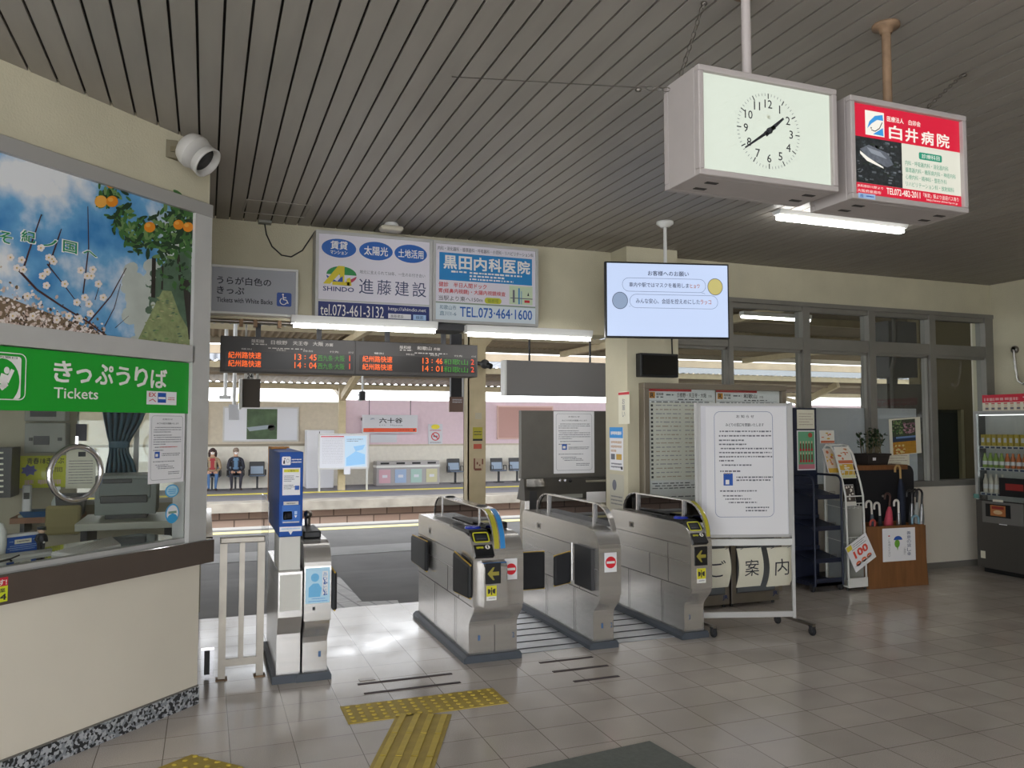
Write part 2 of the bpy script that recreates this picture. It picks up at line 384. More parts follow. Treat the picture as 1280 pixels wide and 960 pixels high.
# frames: upper lightbox frame, sash round the window
sR, zPT = ds(262, 258); zPB = ds(250, 436)[1]; zGT = ds(234, 454)[1]; zGB = ds(232, 517)[1]
f = MB(MD)
f.box(SL, 0.015, -0.10, 0.035, zPT - 0.075, zPT, mat('sign_frame_grey', 'a3a19c', 0.5, 0.1))
f.box(-0.115, 0.015, -0.10, 0.03, 0.94, zPT - 0.07, ALU)
f.box(SL, -0.10, -0.10, 0.03, zGT + 0.005, zPB + 0.01, ALU)
struct(f, 'window_1')
g = MB(MD); g.box(SL, -0.115, -0.012, -0.004, 0.945, zGB + 0.02, GLASS)
o = g.build('glass_pane', bpy.data.objects['window_1'])
b = MB(MD); b.box(SL, -0.115, -0.05, 0.0, 0.94, 0.962, ALU); b.build('bottom_track', bpy.data.objects['window_1'])
# office room behind the glass
OW = mat('office_wall', 'a59f8c', 0.85, noise=0.05)
w = MB(); w.box(-6, -1.0, 7.5, 7.6, 0, HC, OW).box(-1.0, -0.1, 7.5, 7.6, 0, 0.95, OW).box(-1.0, -0.1, 7.5, 7.6, 2.2, HC, OW).box(-0.1, -0.02, 7.5, 7.6, 0, HC, OW)
struct(w, 'wall_office_back')
w = MB(); w.box(-0.10, -0.03, 5.28, 7.5, 0, 0.95, OW).box(-0.10, -0.03, 5.28, 7.5, 2.2, HC, OW).box(-0.10, -0.03, 7.0, 7.5, 0.95, 2.2, OW).box(-0.10, -0.03, 5.28, 5.35, 0.94, HC, OW).box(-0.10, -0.03, 5.35, 7.0, 0.95, 2.2, OW)
struct(w, 'wall_office_side')
g = struct(MB().box(-1.0, -0.1, 7.49, 7.52, 0.95, 0.99, ALU).box(-1.0, -0.1, 7.49, 7.52, 2.16, 2.2, ALU).box(-0.57, -0.53, 7.49, 7.52, 0.99, 2.16, ALU), 'window_2')
MB().box(-1.0, -0.1, 7.50, 7.506, 0.99, 2.16, GLASSW).build('glass_pane', g)
struct(MB().box(-6, -5.9, 1.0, 7.6, 0, HC, OW), 'wall_left')
struct(MB().box(XR + .2, 12.8, YB, YB + .25, -.5, 3.42, CREAM2).box(XR, XR + .2, YB + .25, YB + .27, 0, 3.42, CREAM2), 'wall_sky_block')  # added wall out of view, keeps open sky light off the annex
# ------- window screen right of the column
zW0, zW1 = 0.955, 2.87
xm = [4.97, 5.93, 6.83, 7.72, 8.60]
f = MB()
f.box(4.17, XR, 6.76, 6.95, zW1 - 0.0, zW1 + 0.045, ALUD)
f.box(4.17, 8.62, 6.78, 6.90, 2.41, 2.535, ALUD)
f.box(4.17, 8.62, 6.76, 6.95, zW0 - 0.03, zW0 + 0.03, ALUD)
for i, x in enumerate(xm):
    hw = (0.028, 0.045, 0.045, 0.045, 0.05)[i]
    f.box(x - hw, x + hw, 6.77, 6.90, zW0, zW1, ALUD)
    if i < 4:
        f.box(x + hw, x + hw + 0.02, 6.80, 6.86, zW0 + .03, 2.41, ALUD); f.box(x - hw - 0.02, x - hw, 6.80, 6.86, zW0 + .03, 2.41, ALUD)
f.box(8.65, XR, 6.772, 6.95, zW0 + .03, zW1 - .001, ALUD)
f.box(4.17, 8.6, 6.79, 6.87, zW1 - 0.05, zW1, ALUD).box(4.17, 8.6, 6.80, 6.86, 2.38, 2.41, ALUD)
W4 = struct(f, 'window_3')
edges = [4.17] + xm
for i in range(5):
    MB().box(edges[i], edges[i + 1], 6.835, 6.841, 2.535, zW1 - .05, GLASSW).build('upper_pane', W4)
    MB().box(edges[i], edges[i + 1], 6.835, 6.841, zW0 + .03, 2.38, GLASSW).build('lower_pane', W4)
    if i < 3 or i == 3:
        x1 = edges[i + 1] if i < 3 else 7.55
        fr = MB().box(edges[i] + .03, x1 - .03, 6.845, 6.849, zW0 + .03, 1.80, FROST).build('frosted_film', W4); fr['label'] = 'frosted film on lower pane'
# ------- tactile paving, anti-slip strips, mat
TACT = mat('ochre_tactile_block', 'b0983f', 0.65, noise=0.16, nscale=9, bump=0.1)
TACTY = mat('yellow_raised_stud', 'c9b045', 0.6, noise=0.1, nscale=20)
tb = MB(); tb.box(0.745, 1.667, 4.415, 4.698, 0, 0.004, TACT)
for i in range(15):
    for j in range(5):
        tb.lathe([(0.016, 0), (0.014, 0.004), (0.009, 0.005), (0, 0.005)], TACTY, 8, (0.78 + i * 0.061, 4.445 + j * 0.056, 0.004))
o = tb.build('tactile_paving'); o['kind'] = 'structure'
d = (V((0.98, 3.99, 0)) - V((1.165, 4.42, 0))).normalized(); sd = V((-d.y, d.x, 0)); tc0 = V((1.165, 4.415, 0))
tb = MB(); hw = 0.152
tb.slab([tc0 + sd * hw + V((0, 0, 0)), tc0 - sd * hw, tc0 - sd * hw + d * 1.7, tc0 + sd * hw + d * 1.7], (0, 0, 0.004), TACT)
for i in range(4):
    for j in range(6):
        cc = tc0 + sd * (-0.114 + i * 0.076) + d * (0.01 + j * 0.29)
        tb.slab([cc - sd * .016, cc + sd * .016, cc + sd * .016 + d * .275, cc - sd * .016 + d * .275], (0, 0, 0.0085), TACTY)
o = tb.build('tactile_paving'); o['kind'] = 'structure'
tb = MB(); k0 = V((-0.035, 4.283, 0)); 
tb.slab([(-0.24, 4.13, 0), (-0.035, 4.283, 0), (0.18, 4.06, 0), (0.0, 3.86, 0)], (0, 0, 0.004), TACT)
for i in range(5):
    for j in range(5):
        a = V((-0.24, 4.13, 0)) + (V((0.18, 4.06, 0)) - V((-0.035, 4.283, 0))) * 0.0
        q = V((-0.22, 4.12, 0)) + V((0.205, 0.153, 0)) * (i * 0.22 + .05) + V((0.225, -0.245, 0)) * (j * 0.22 + .05)
        tb.lathe([(0.014, 0), (0.011, 0.004), (0, 0.005)], TACTY, 8, (q.x, q.y, 0.004))
o = tb.build('tactile_paving'); o['kind'] = 'structure'
STRIP = mat('dark_brown_strip', '4d4345', 0.8)
def strips():
    px = [((447, 855), (564, 842.5), 'nearest the lane beside the ticket office, longer upper strip'),]
    L = [((447, 855.5), (565, 842.5)), ((455, 867), (576, 853.5)), ((674, 828.5), (741, 821.5)), ((691, 840), (760, 832)), ((717, 852), (774, 845.5))]
    lab = ['dark anti-slip floor strip just above another in front of the wide lane', 'dark anti-slip floor strip between its twin and the yellow tactile blocks',
           'dark anti-slip floor strip nearest the middle gate, first of three', 'dark anti-slip floor strip in the middle of three before the central lane', 'short dark anti-slip floor strip farthest from the gates, last of three']
    for (a, b), t in zip(L, lab):
        p = at(*a, Z=0); q = at(*b, Z=0); q.y = p.y = (p.y + q.y) / 2
        single(MB().box(p.x, q.x, p.y - 0.014, p.y + 0.014, 0, 0.003, STRIP), 'anti_slip_strip', t, 'floor strip', 'dark anti-slip strips on the floor')
strips()
GROOVE = mat('black_inlay_strip', '33343a', 0.6)
FPL = mat('pale_floor_plate', 'b9bcc2', 0.3, 0.3, noise=0.1)
for x0, x1, w_ in ((2.06, 2.62, 'trim_1'), (2.82, 3.39, 'trim_2')):
    g = MB().box(x0, x1, 5.33, 6.75, 0, 0.004, FPL)
    for i in range(8): g.box(x0 + 0.02, x1 - 0.02, 5.42 + i * 0.17, 5.435 + i * 0.17, 0.004, 0.007, GROOVE)
    struct(g, w_)
p = [at(520, 1010, Z=0), at(680, 958, Z=0), at(812, 929, Z=0), at(905, 985, Z=0)]
MATM = mat('grey_floor_mat', '70746f', 0.9, noise=0.12, nscale=50, bump=0.4, bscale=200)
a_ = at(812, 929, Z=0); dd = (at(640, 967, Z=0) - a_).normalized(); ee = (at(868, 957, Z=0) - a_).normalized(); ee = (ee - dd * ee.dot(dd)).normalized()
single(MB().slab([a_, a_ + dd * 1.5, a_ + dd * 1.5 + ee * 1.0, a_ + ee * 1.0], (0, 0, 0.012), MATM), 'floor_mat', 'flat grey rectangular mat on the floor at the bottom of the picture', 'mat')
pl = at(455, 850.5, Z=0)
single(MB().slab([at(450, 852, Z=0), at(469, 850, Z=0), at(466, 847.5, Z=0), at(448, 849.5, Z=0)], (0, 0, 0.004), STEELD), 'floor_cover', 'small metal floor cover beside the longer anti-slip strip', 'floor cover')
# ------------------------------------------------------------------ ticket office front: signs, counter and what stands on it
def dface(mb, tl, tr, bl, d, lift=0.0015):
    o, a, b_ = dg(*tl, d), dg(*tr, d), dg(*bl, d)
    a.z = o.z = (a.z + o.z) / 2; b_.x = o.x; b_.y = o.y
    return Face(mb, o, a - o, b_ - o, lift)
# panorama board
t = thing('scenic_billboard', 'long printed board of plum blossom, oranges and blue sky above the ticket window', 'billboard', dg(122, 425, 0.03))
sB, _ = ds(245.6, 262, .03); zT = zPT - 0.075; zB = zPB + 0.01
pb = MB(MD).box(SL + .1, -0.115, -0.09, 0.004, zB, zT, WHITE)
s1 = -0.115; s0 = ds(-60, 200, .004)[0]
F = Face(pb, MD @ V((s0, 0.004, zT)), UD * (s1 - s0), V((0, 0, zB - zT)), 0.0015)
def skym():
    m = bpy.data.materials.new('printed_sky_with_clouds'); m.use_nodes = True; nt = m.node_tree; b = nt.nodes['Principled BSDF']; b.inputs['Roughness'].default_value = 0.45
    tc = nt.nodes.new('ShaderNodeTexCoord'); n = nt.nodes.new('ShaderNodeTexNoise'); n.inputs['Scale'].default_value = 2.6; n.inputs['Detail'].default_value = 7; n.inputs['Roughness'].default_value = 0.5
    r = nt.nodes.new('ShaderNodeValToRGB'); nt.links.new(tc.outputs['Object'], n.inputs['Vector']); nt.links.new(n.outputs['Fac'], r.inputs[0])
    e = r.color_ramp.elements; e[0].position = 0.36; e[0].color = lin('3a82bd'); e[1].position = 0.58; e[1].color = lin('e2e4e6')
    k = e.new(0.47); k.color = lin('6aa6d2')
    nt.links.new(r.outputs[0], b.inputs[0]); return m
SKYM = skym()
F.rect(0, 0, 1, 1, SKYM, 0.3)
def fp(x, y):
    """picture fraction for a pixel of the photo"""
    q = at(x, y, pl=(ED + ND * 0.004, ND)); s_, z_ = (q - ED).dot(UD), q.z
    return ((s_ - s0) / (s1 - s0), (zT - z_) / (zT - zB))
rd = random.Random(3)
BL1 = mat('print_blossom', 'e8ddd6', 0.5); BL2 = mat('print_blossom_shade', 'c9b3a6', 0.5); BR = mat('print_branch', '4a2f33', 0.5); BR2 = mat('print_thicket', '7a6650', 0.5)
LF1 = mat('print_leaf_dark', '1f3a22', 0.5); LF2 = mat('print_leaf', '3f6b33', 0.5); LF3 = mat('print_leaf_light', '6d8c55', 0.5); OR = mat('print_orange', 'e08a1e', 0.5); OR2 = mat('print_orange_light', 'e8a848', 0.5)
PATH = mat('print_path', '8f9a6a', 0.5, noise=0.3, nscale=30); TRK = mat('print_trunk', '2b2620', 0.5); MIST = mat('print_mist', 'bcc3bb', 0.5, noise=0.12, nscale=8); GRV = mat('print_grove', '57705a', 0.5, noise=0.35, nscale=14)
def blob(px, py, r, m, l, el=1.0, a=None, n=10):
    a = rd.random() * 6.28 if a is None else a; ca, sa = math.cos(a), math.sin(a)
    F.poly([fp(px + r * (math.cos(i * 2 * math.pi / n) * ca - el * math.sin(i * 2 * math.pi / n) * sa), py + r * (math.cos(i * 2 * math.pi / n) * sa + el * math.sin(i * 2 * math.pi / n) * ca)) for i in range(n)], m, l)
# grove and stone path on the right
for i in range(60): blob(rd.gauss(178, 9), rd.uniform(330, 428), rd.uniform(4, 9), MIST, 0.5 + i * .002, 1.2, None, 10)
F.poly([fp(*q) for q in ((190, 425), (186, 380), (190, 345), (212, 322), (245, 300), (241, 438))], GRV, 0.8)
for i in range(40): blob(rd.gauss(190, 4), rd.uniform(335, 425), rd.uniform(2, 5), rd.choice([GRV, MIST]), 0.85 + i * .002, 1, None, 8)
F.poly([fp(*q) for q in ((169, 431), (196, 376), (203, 363), (214, 364), (224, 392), (240, 420), (240, 438))], PATH, 1.0)
for i in range(70):
    y = rd.uniform(372, 432); x = rd.uniform(196 - (y - 365) * 0.36, 212 + (y - 365) * 0.3); blob(x, y, rd.uniform(1.2, 3), rd.choice([LF3, PATH, mat('print_stone', 'a9a67c', .5), GRV]), 1.3 + rd.random() * .3, 0.4, rd.uniform(-.2, .2), 6)
for a, b_, w_ in (((192, 322), (191, 372), 0.035), ((232, 350), (240, 424), 0.07), ((203, 330), (202, 362), 0.016), ((222, 318), (226, 362), 0.03)):
    F.line([fp(*a), fp(*b_)], w_, TRK, 1.8)
for i in range(90):
    x = rd.uniform(196, 245); y = rd.uniform(318, 356) + (x - 196) * .25; blob(x, y, rd.uniform(2, 5), rd.choice([LF1, LF2, GRV, GRV]), 2 + rd.random() * .5, 0.5)
# orange boughs
for cx, cy, n, sp in ((138, 246, 26, 15), (152, 275, 26, 14), (172, 295, 34, 16), (196, 290, 34, 16), (222, 268, 40, 16), (236, 300, 34, 14), (210, 306, 30, 16), (228, 285, 30, 14)):
    for i in range(n * 2): blob(cx + rd.gauss(0, sp * .6), cy + rd.gauss(0, sp * .6), rd.uniform(3, 7.5), rd.choice([LF1, LF1, LF2, LF2, LF3]), 3 + rd.random(), 0.36)
for x, y, r, m in ((138, 229, 7, OR), (125, 252, 8, OR2), (139, 252, 7.5, OR), (186, 284, 7, OR), (222, 281, 6.5, OR), (234, 284, 6.5, OR)): blob(x, y, r, m, 4.6, 0.95, 0, 16); blob(x - 2, y - 2.2, r * .45, OR2, 4.8, .8, 0, 10)
# plum branches, blossom and the thicket along the bottom
F.poly([fp(*q) for q in ((-30, 366), (10, 372), (40, 384), (75, 396), (110, 410), (132, 426), (-30, 406))], BR2, 1.5)
for i in range(760):
    x = rd.uniform(-20, 130); y = 408 + (x * 0.11) - abs(rd.gauss(0, 1)) * (26 - x * 0.13) + 4
    if y < 408 + x * .115 - 1: blob(x, y, rd.uniform(1, 3.2), rd.choice([BL1, BL2, BR2, BL1, mat('print_thicket_dark', '4d3d33', .5), BL2]), 2 + rd.random(), 0.7, None, 6)
for pts, w_ in (((20, 335), (45, 362), (75, 382), (110, 403), (132, 420)), 0.016), (((27, 340), (40, 300), (51, 268)), 0.012), (((60, 333), (74, 292), (76, 286)), 0.010), (((103, 367), (110, 310), (109, 258)), 0.010), (((58, 330), (78, 355), (100, 384)), 0.009), (((110, 403), (138, 370), (157, 335)), 0.011), (((130, 408), (142, 385), (150, 355)), 0.007), (((118, 375), (124, 355)), .006), (((143, 410), (160, 395)), .004):
    F.line([fp(*q) for q in pts], w_, BR, 3.2, 0.55)
for x, y in [(12, 322), (20, 335), (28, 337), (50, 310), (60, 322), (66, 327), (58, 340), (57, 357), (80, 355), (100, 338), (113, 345), (115, 337), (105, 372), (110, 380), (95, 378), (122, 355), (128, 372), (33, 370), (85, 395), (64, 324), (108, 345), (40, 395), (70, 400), (98, 398), (15, 395), (112, 392), (52, 345), (26, 325)]:
    for q in range(5): blob(x + 2.7 * math.cos(q * 1.257), y + 2.7 * math.sin(q * 1.257), 2.4, BL1, 3.6 + q * .05, 0.9, 0, 8)
    blob(x, y, 1.3, mat('print_stamen', 'd8b86a', .5), 4.0, 1, 0, 6)
PG = mat('print_title_green', '2a8f5c', 0.5)
for ch, x, y in (('そ', 5, 297), ('紀', 34, 296), ('ノ', 61, 304), ('国', 86, 309), ('へ', 111, 317)):
    for b_, m, l in ((0.06, WHITE, 5), (0.02, PG, 6)):
        e = 1.5 if b_ > .05 else 0
        h_ = 9 if ch not in 'ノへ' else (7 if ch == 'ノ' else 5); a, b2 = fp(x - 8.5 - e, y - h_ - e), fp(x + 8.5 + e, y + h_ + e)
        F.text(ch, a[0], a[1], b2[0], b2[1], m, l, b_)
pb.build('picture_panel', t)
# green ticket sign
t = thing('ticket_sign', 'green sign reading Tickets over the ticket window', 'sign', dg(120, 512, 0.03))
s1 = -0.118; s0 = ds(-60, 470, .01)[0]; zT = zGT; zB = zGB
gb = MB(MD).box(SL + .1, s1, -0.05, 0.006, zB, zT, GREEN)
F = Face(gb, MD @ V((s0, 0.006, zT)), UD * (s1 - s0), V((0, 0, zB - zT)), 0.0015)
def fpn(x, y):
    q = at(x, y, pl=(ED + ND * 0.006, ND)); return (((q - ED).dot(UD) - s0) / (s1 - s0), (zT - q.z) / (zT - zB))
def dtext(F, s, x0, y0, x1, y1, m, l=2, b=0.0, f_=None):
    a, c_ = f_(x0, y0), f_(x1, y1); F.text(s, a[0], a[1], c_[0], c_[1], m, l, b)
for ch, x0, y0, x1, y1 in (('き', 67, 451, 89.5, 478), ('っ', 95, 461, 114, 479), ('ぷ', 119, 455.5, 141, 481), ('う', 145, 458.5, 162, 482), ('り', 168, 459, 184, 484), ('ば', 188, 461.5, 208, 485.5)):
    q0 = fpn((x0 + x1) / 2, y0); q1 = fpn((x0 + x1) / 2, y1); F.text(ch, fpn(x0, y0)[0], q0[1], fpn(x1, y1)[0], q1[1], WHITE, 2, 0.035)
dtext(F, 'Tickets', 67, 484, 122, 499.5, WHITE, 2, 0.012, fpn)
a = fpn(-16, 439); c_ = fpn(30.5, 500); outline(F, a[0], a[1], c_[0], c_[1], 0.10, 0.016, WHITE, 2)
a = fpn(-14, 443); c_ = fpn(25, 499); F.rrect(a[0], a[1], c_[0], c_[1], .05, WHITE, 1.2); q = fpn(2, 475); q2 = fpn(24, 475)
F.ell(q[0], q[1] + .02, q2[0] - q[0], .36, GREEN, 1.6)
h = fpn(8, 463); F.ell(h[0], h[1], .010, .055, WHITE, 2)
F.line([fpn(15.5, 462), fpn(8, 478), fpn(2, 482)], 0.06, WHITE, 2); F.line([fpn(6, 468), fpn(2, 480), fpn(6, 485)], 0.13, WHITE, 2.1); F.rect(*fpn(-8, 480), *fpn(7, 485), WHITE, 2.1)
a = fpn(-12, 443.5); c_ = fpn(21, 449); F.text('緑の窓口', a[0], a[1], c_[0], c_[1] , INK, 2.2, .01)
a = fpn(183, 488.5); c_ = fpn(220, 506.5)
gb.build('sign_panel', t)
st = MB(); F2 = Face(st, F.p(a[0], a[1], 1.5), F.u * (c_[0] - a[0]), F.v * (c_[1] - a[1]), 0.0012)
F2.rect(0, 0, 1, 1, PAPER, 0.2); F2.text('EX', .07, .12, .3, .42, REDN, 1, .02); F2.line([(.08, .75), (.2, .6), (.3, .8)], .06, REDN, 1); F2.rect(.36, .1, .64, .85, BLUE, 1); F2.rect(.38, .42, .62, .58, PAPER, 1.5); F2.lines([(.72, .93, .42), (.7, .93, .56)], REDN, 1, .07)
o = st.build('card_sticker', t); o['label'] = 'small white payment sticker'
# notice and stickers on the glass
def notice_print(F, seed=1, box=True, thumb=(.16, .55, .3, .64)):
    if box: outline(F, .06, .04, .94, .95, .04, .004, INKG, 1)
    F.text('お知らせ', .36, .075, .64, .1, INK, 1); F.text('みどりの窓口を閉鎖いたします', .2, .135, .82, .16, INK, 1, .01)
    rows = [(.16, .9, .2), (.12, .9, .232), (.12, .6, .264), (.12, .62, .31), (.14, .9, .342), (.12, .9, .374), (.12, .9, .406), (.12, .45, .438), (.16, .72, .48), (.12, .4, .525), (.36, .88, .575), (.36, .85, .6), (.12, .72, .685), (.18, .55, .735), (.22, .68, .76), (.26, .72, .785), (.55, .88, .84), (.55, .86, .865)]
    F.lines(rows, INKG, 1, .012, seed)
    F.rect(*thumb, BLUE, 1); F.rect(thumb[0] + .02, thumb[1] + .03, thumb[0] + .09, thumb[3] - .02, WHITE, 1.5)
n = MB(); F = dface(n, (187, 515), (231, 518), (178, 606), 0.0); F.mb.slab([F.p(0, 0, -.8), F.p(1, 0, -.8), F.p(1, 1, -.8), F.p(0, 1, -.8)], ND * 0.0012, PAPER)
notice_print(F, 4); F.lines([(.3, .8, .48)], REDN, 1.4, .012, 9)
single(n, 'notice_sheet', 'white printed notice stuck inside the ticket window under the green sign', 'notice')
for (x, y, r, lab) in ((215, 614, 8.5, 'upper round pale blue sticker on the ticket window pane'), (215.5, 640, 10.5, 'larger oval blue and white sticker low on the ticket window pane')):
    n = MB(); F = dface(n, (x - 8.5, y - r * 1.0), (x + 8.5, y - r * 1.0), (x - 8.5, y + r * (1.0 if r < 9 else 1.45)), 0.0)
    F.ell(.5, .5, .5, .5, mat('sticker_blue', '3fa2d8', .4), 0.2); F.ell(.5, .5, .42, .42, PAPER if r > 9 else mat('sticker_pale', 'a9d4ea', .4), .8)
    if r > 9: F.rect(.2, .38, .8, .5, mat('sticker_green', '7f9b8a', .4), 1.2); F.ell(.5, .72, .36, .2, mat('sticker_blue', '', .4), 1.2); F.rect(.42, .5, .6, .7, MATS['sticker_blue'], 1.4)
    else: F.lines([(.25, .8, .35), (.2, .8, .5), (.3, .75, .65)], mat('sticker_blue', '', .4), 1.2, .08, 3)
    single(n, 'round_sticker', lab, 'sticker')
# chrome speaking ring
c0 = dg(94, 591.5, 0.0); r = (dg(126, 591, 0) - dg(62, 591, 0)).length / 2; rz_ = (dg(94, 558, 0) - dg(94, 625, 0)).length / 2
t = thing('speaking_ring', 'chrome ring round the speaking hole of the ticket window', 'ring', c0 - V((0, 0, rz_)))
m = MB(); m.tube([c0 + ND * .006 + UD * r * math.cos(a * math.pi / 20) + V((0, 0, rz_ * math.sin(a * math.pi / 20))) for a in range(40)], 0.014, CHROME, 10, True); m.build('ring', t)
m = MB(); m.bar(c0 + ND * .006 + V((0, 0, rz_)), c0 + ND * .006 + V((0, 0, rz_ + .05)), .012, .012, CHROME); m.build('hook', t)
# counter
ZC = 0.94; dF = 0.05
t = thing('ticket_counter', 'polished stainless ticket counter top with a brown front edge', 'counter', ED + ND * 0.0)
m = MB(MD); m.box(SL, 0.055, -0.55, dF - 0.004, ZC - 0.03, ZC, mat('polished_counter_steel', 'b4b6b8', 0.06, 0.95, noise=.05)); m.build('counter_top', t, bevel=.003)
m = MB(MD); m.box(SL, 0.062, dF - 0.03, dF, ZC - 0.135, ZC - 0.004, mat('brown_counter_edge', '574c45', 0.45, noise=.05)); m.box(0.035, 0.062, -.3, dF - .03, ZC - .135, ZC - .004, MATS['brown_counter_edge']); m.build('counter_edge', t, bevel=.003)
# sticker on the counter edge at the left border
m = MB(); F = Face(m, MD @ V((ds(-22, 724, dF)[0], dF, ZC - 0.012)), UD * (ds(10, 726, dF)[0] - ds(-22, 724, dF)[0]), V((0, 0, -.108)), .0012)
F.rect(0, 0, 1, .36, RED, .3); F.rect(0, .36, 1, 1, mat('neon_yellow', 'd9e02e', .5), .3); F.text('ます!', .35, .08, .95, .32, WHITE, 1, .03); F.text('営業', .45, .44, .9, .62, INK, 1, .02); F.text('34', .45, .68, .95, .93, INK, 1, .04)
single(m, 'edge_sticker', 'red and yellow sticker on the counter edge at the left border', 'sticker')
def cpt(x, y, z=ZC): return at(x, y, Z=z)
# on the counter: leaflet box, uniformed figurine, ribbed coin tray, white bar
def local(cp, yaw): return Matrix.Translation(cp) @ Matrix.Rotation(yaw, 4, 'Z')
cp = cpt(26, 690); Ml = local(cp, math.radians(40)); Ml.translation.z = ZC
t = thing('leaflet_box', 'blue and white printed box standing on the ticket counter', 'box', cp, math.radians(40))
cw = (cpt(48, 686) - cpt(1, 692)).length; ch_ = cw * .50
m = MB(Ml); m.box(-cw / 2, cw / 2, 0, .05, 0, ch_ * .86, BLUE).hexa([(-cw / 2, 0, ch_ * .86), (cw / 2, 0, ch_ * .86), (cw / 2, .05, ch_ * .86), (-cw / 2, .05, ch_ * .86)], [(-cw / 2 + .004, .008, ch_), (cw / 2 - .004, .008, ch_), (cw / 2 - .004, .05, ch_), (-cw / 2 + .004, .05, ch_)], PAPER)
F = Face(m, Ml @ V((-cw / 2, -.0005, ch_ * .86)), Ml.to_3x3() @ V((cw, 0, 0)), V((0, 0, -ch_ * .86)))
F.rect(.32, .18, .78, .46, PAPERY, 1); F.lines([(.38, .72, .28)], INKG, 1.5, .08); F.lines([(.18, .29, .27), (.82, .93, .24), (.2, .9, .55), (.14, .92, .68), (.2, .88, .8)], mat('pale_blue_print', 'a9c8ea', .5), 1, .05); m.build('body', t)
cp = cpt(51, 689); t = thing('figurine', 'small toy figure in a dark cap and uniform beside the blue box', 'figurine', cp)
m = MB(); hh = .135; U_ = mat('figure_dark_cloth', '22242c', .7)
for sx in (-1, 1): m.tube([cp + UD * sx * .011, cp + UD * sx * .01 + V((0, 0, .045))], [.009, .011], U_, 8)
m.lathe([(0, .04), (.022, .045), (.024, .07), (.02, .09), (.008, .095)], U_, 12, cp)
for sx in (-1, 1): m.tube([cp + UD * sx * .02 + V((0, 0, .085)), cp + UD * sx * .03 + V((0, 0, .065)), cp + UD * sx * .024 + ND * .012 + V((0, 0, .05))], [.008, .007, .006], U_, 8)
m.build('uniform', t)
m = MB(); m.ball(cp + V((0, 0, .108)), .018, mat('figure_skin', 'd8b59a', .6), 12); m.build('head', t)
m = MB(); m.lathe([(.016, .112), (.02, .118), (.022, .128), (0, .132)], U_, 12, cp); m.slab([cp + UD * -.014 + ND * .014 + V((0, 0, .115)), cp + UD * .014 + ND * .014 + V((0, 0, .115)), cp + UD * .01 + ND * .028 + V((0, 0, .112)), cp + UD * -.01 + ND * .028 + V((0, 0, .112))], (0, 0, .003), BLACK); m.build('cap', t)
m = MB(); m.ball(cp + ND * .022 + V((0, 0, .048)), .006, WHITE, 8); m.build('glove', t)
q = [cpt(64, 694), cpt(92, 697), cpt(151, 684), cpt(140, 674)]
t = thing('coin_tray', 'ribbed white coin tray lying on the ticket counter', 'tray', (q[0] + q[1] + q[2] + q[3]) / 4)
TR = mat('white_rubber_tray', 'dcdad6', .5)
m = MB(); m.slab(q, (0, 0, .012), TR); m.build('tray', t)
m = MB(); e1 = q[2] - q[1]; e2 = q[3] - q[2]
for i in range(26):
    a = q[1] + e1 * (i + .5) / 26; b_ = q[0] + (q[3] - q[0]) * (i + .5) / 26
    m.bar(a + V((0, 0, .012)), b_ + V((0, 0, .012)), e1.length / 55, .010, TR)
m.build('ribs', t)
q = [cpt(-8, 703), cpt(64, 692), cpt(65, 688), cpt(-8, 697)]
single(MB().slab(q, (0, 0, .012), LAMPB), 'counter_strip', 'flat white strip lying on the counter in front of the blue box', 'strip')
m = MB(); m.tube([cpt(-5, 704, .955), cpt(12, 699, .955), cpt(24, 694, .96)], .004, BLACK, 6); m.tube([cpt(0, 702, .955), cpt(12, 699, .955), cpt(14, 701, .953)], .006, BLACK, 6)
single(m, 'pen', 'dark pen and cord lying on the white strip at the left border', 'pen')
cp = cpt(-2, 694); single(MB().lathe([(.03, 0), (.036, .05), (.034, .12), (.02, .16), (0, .165)], LAMPB, 16, cp), 'ornament', 'white rounded object cut off at the left border on the counter', 'ornament')
# the polished top runs on round the corner, along the side of the office
CT = [o for o in COL.objects if o.name == 'ticket_counter'][0]
MB().box(-0.029, 0.05, 5.16, 6.95, ZC - .03, ZC - .0005, MATS['polished_counter_steel']).build('side_top', CT)
a, b_ = at(251, 847, Z=0.0), at(267, 846, Z=0.0)
t = thing('floor_cabinet', 'low narrow steel cabinet on the floor between counter and railing', 'cabinet', ((a.x + b_.x) / 2, a.y + .1, 0))
m = MB(); m.box(a.x, b_.x, a.y, a.y + .05, 0, .17, CHROME); m.build('body', t); m = MB(); m.box(a.x + .018, b_.x - .025, a.y - .004, a.y, .015, .165, DARK); m.build('door', t)
# ------------------------------------------------------------------ inside the office
def offb(x, y, Y_=7.45): return at(x, y, Y=Y_)
def wallbox(m, x0, y0, x1, y1, Y_, dep, mt):
    a = at(x0, y0, Y=Y_); b_ = at(x1, y1, Y=Y_); m.box(a.x, b_.x, Y_, Y_ + dep, min(a.z, b_.z), max(a.z, b_.z), mt); return a, b_
PUTTY = mat('putty_grey_plastic', '8f9088', .6, noise=.05)
t = thing('fare_terminal', 'grey wall panel with small dark display behind the ticket window', 'terminal', offb(56, 566, 7.3)); m = MB(); wallbox(m, 31, 528, 82, 566, 7.3, .2, PUTTY); m.build('housing', t, bevel=.01)
m = MB(); wallbox(m, 42, 545, 61, 556, 7.29, .02, BLACK); m.build('display', t); m = MB(); wallbox(m, 36, 547, 40, 551, 7.285, .02, DARK); wallbox(m, 72, 547, 77, 551, 7.285, .02, DARK); m.build('buttons', t)
t = thing('wall_monitor', 'grey framed dark monitor above the grey wall panel in the office', 'monitor', offb(56, 527, 7.25)); m = MB(); wallbox(m, 31, 500, 82, 527, 7.25, .2, PUTTY); m.build('housing', t, bevel=.01); m = MB(); wallbox(m, 38, 503, 70, 521, 7.24, .02, BLACK); m.build('screen', t)
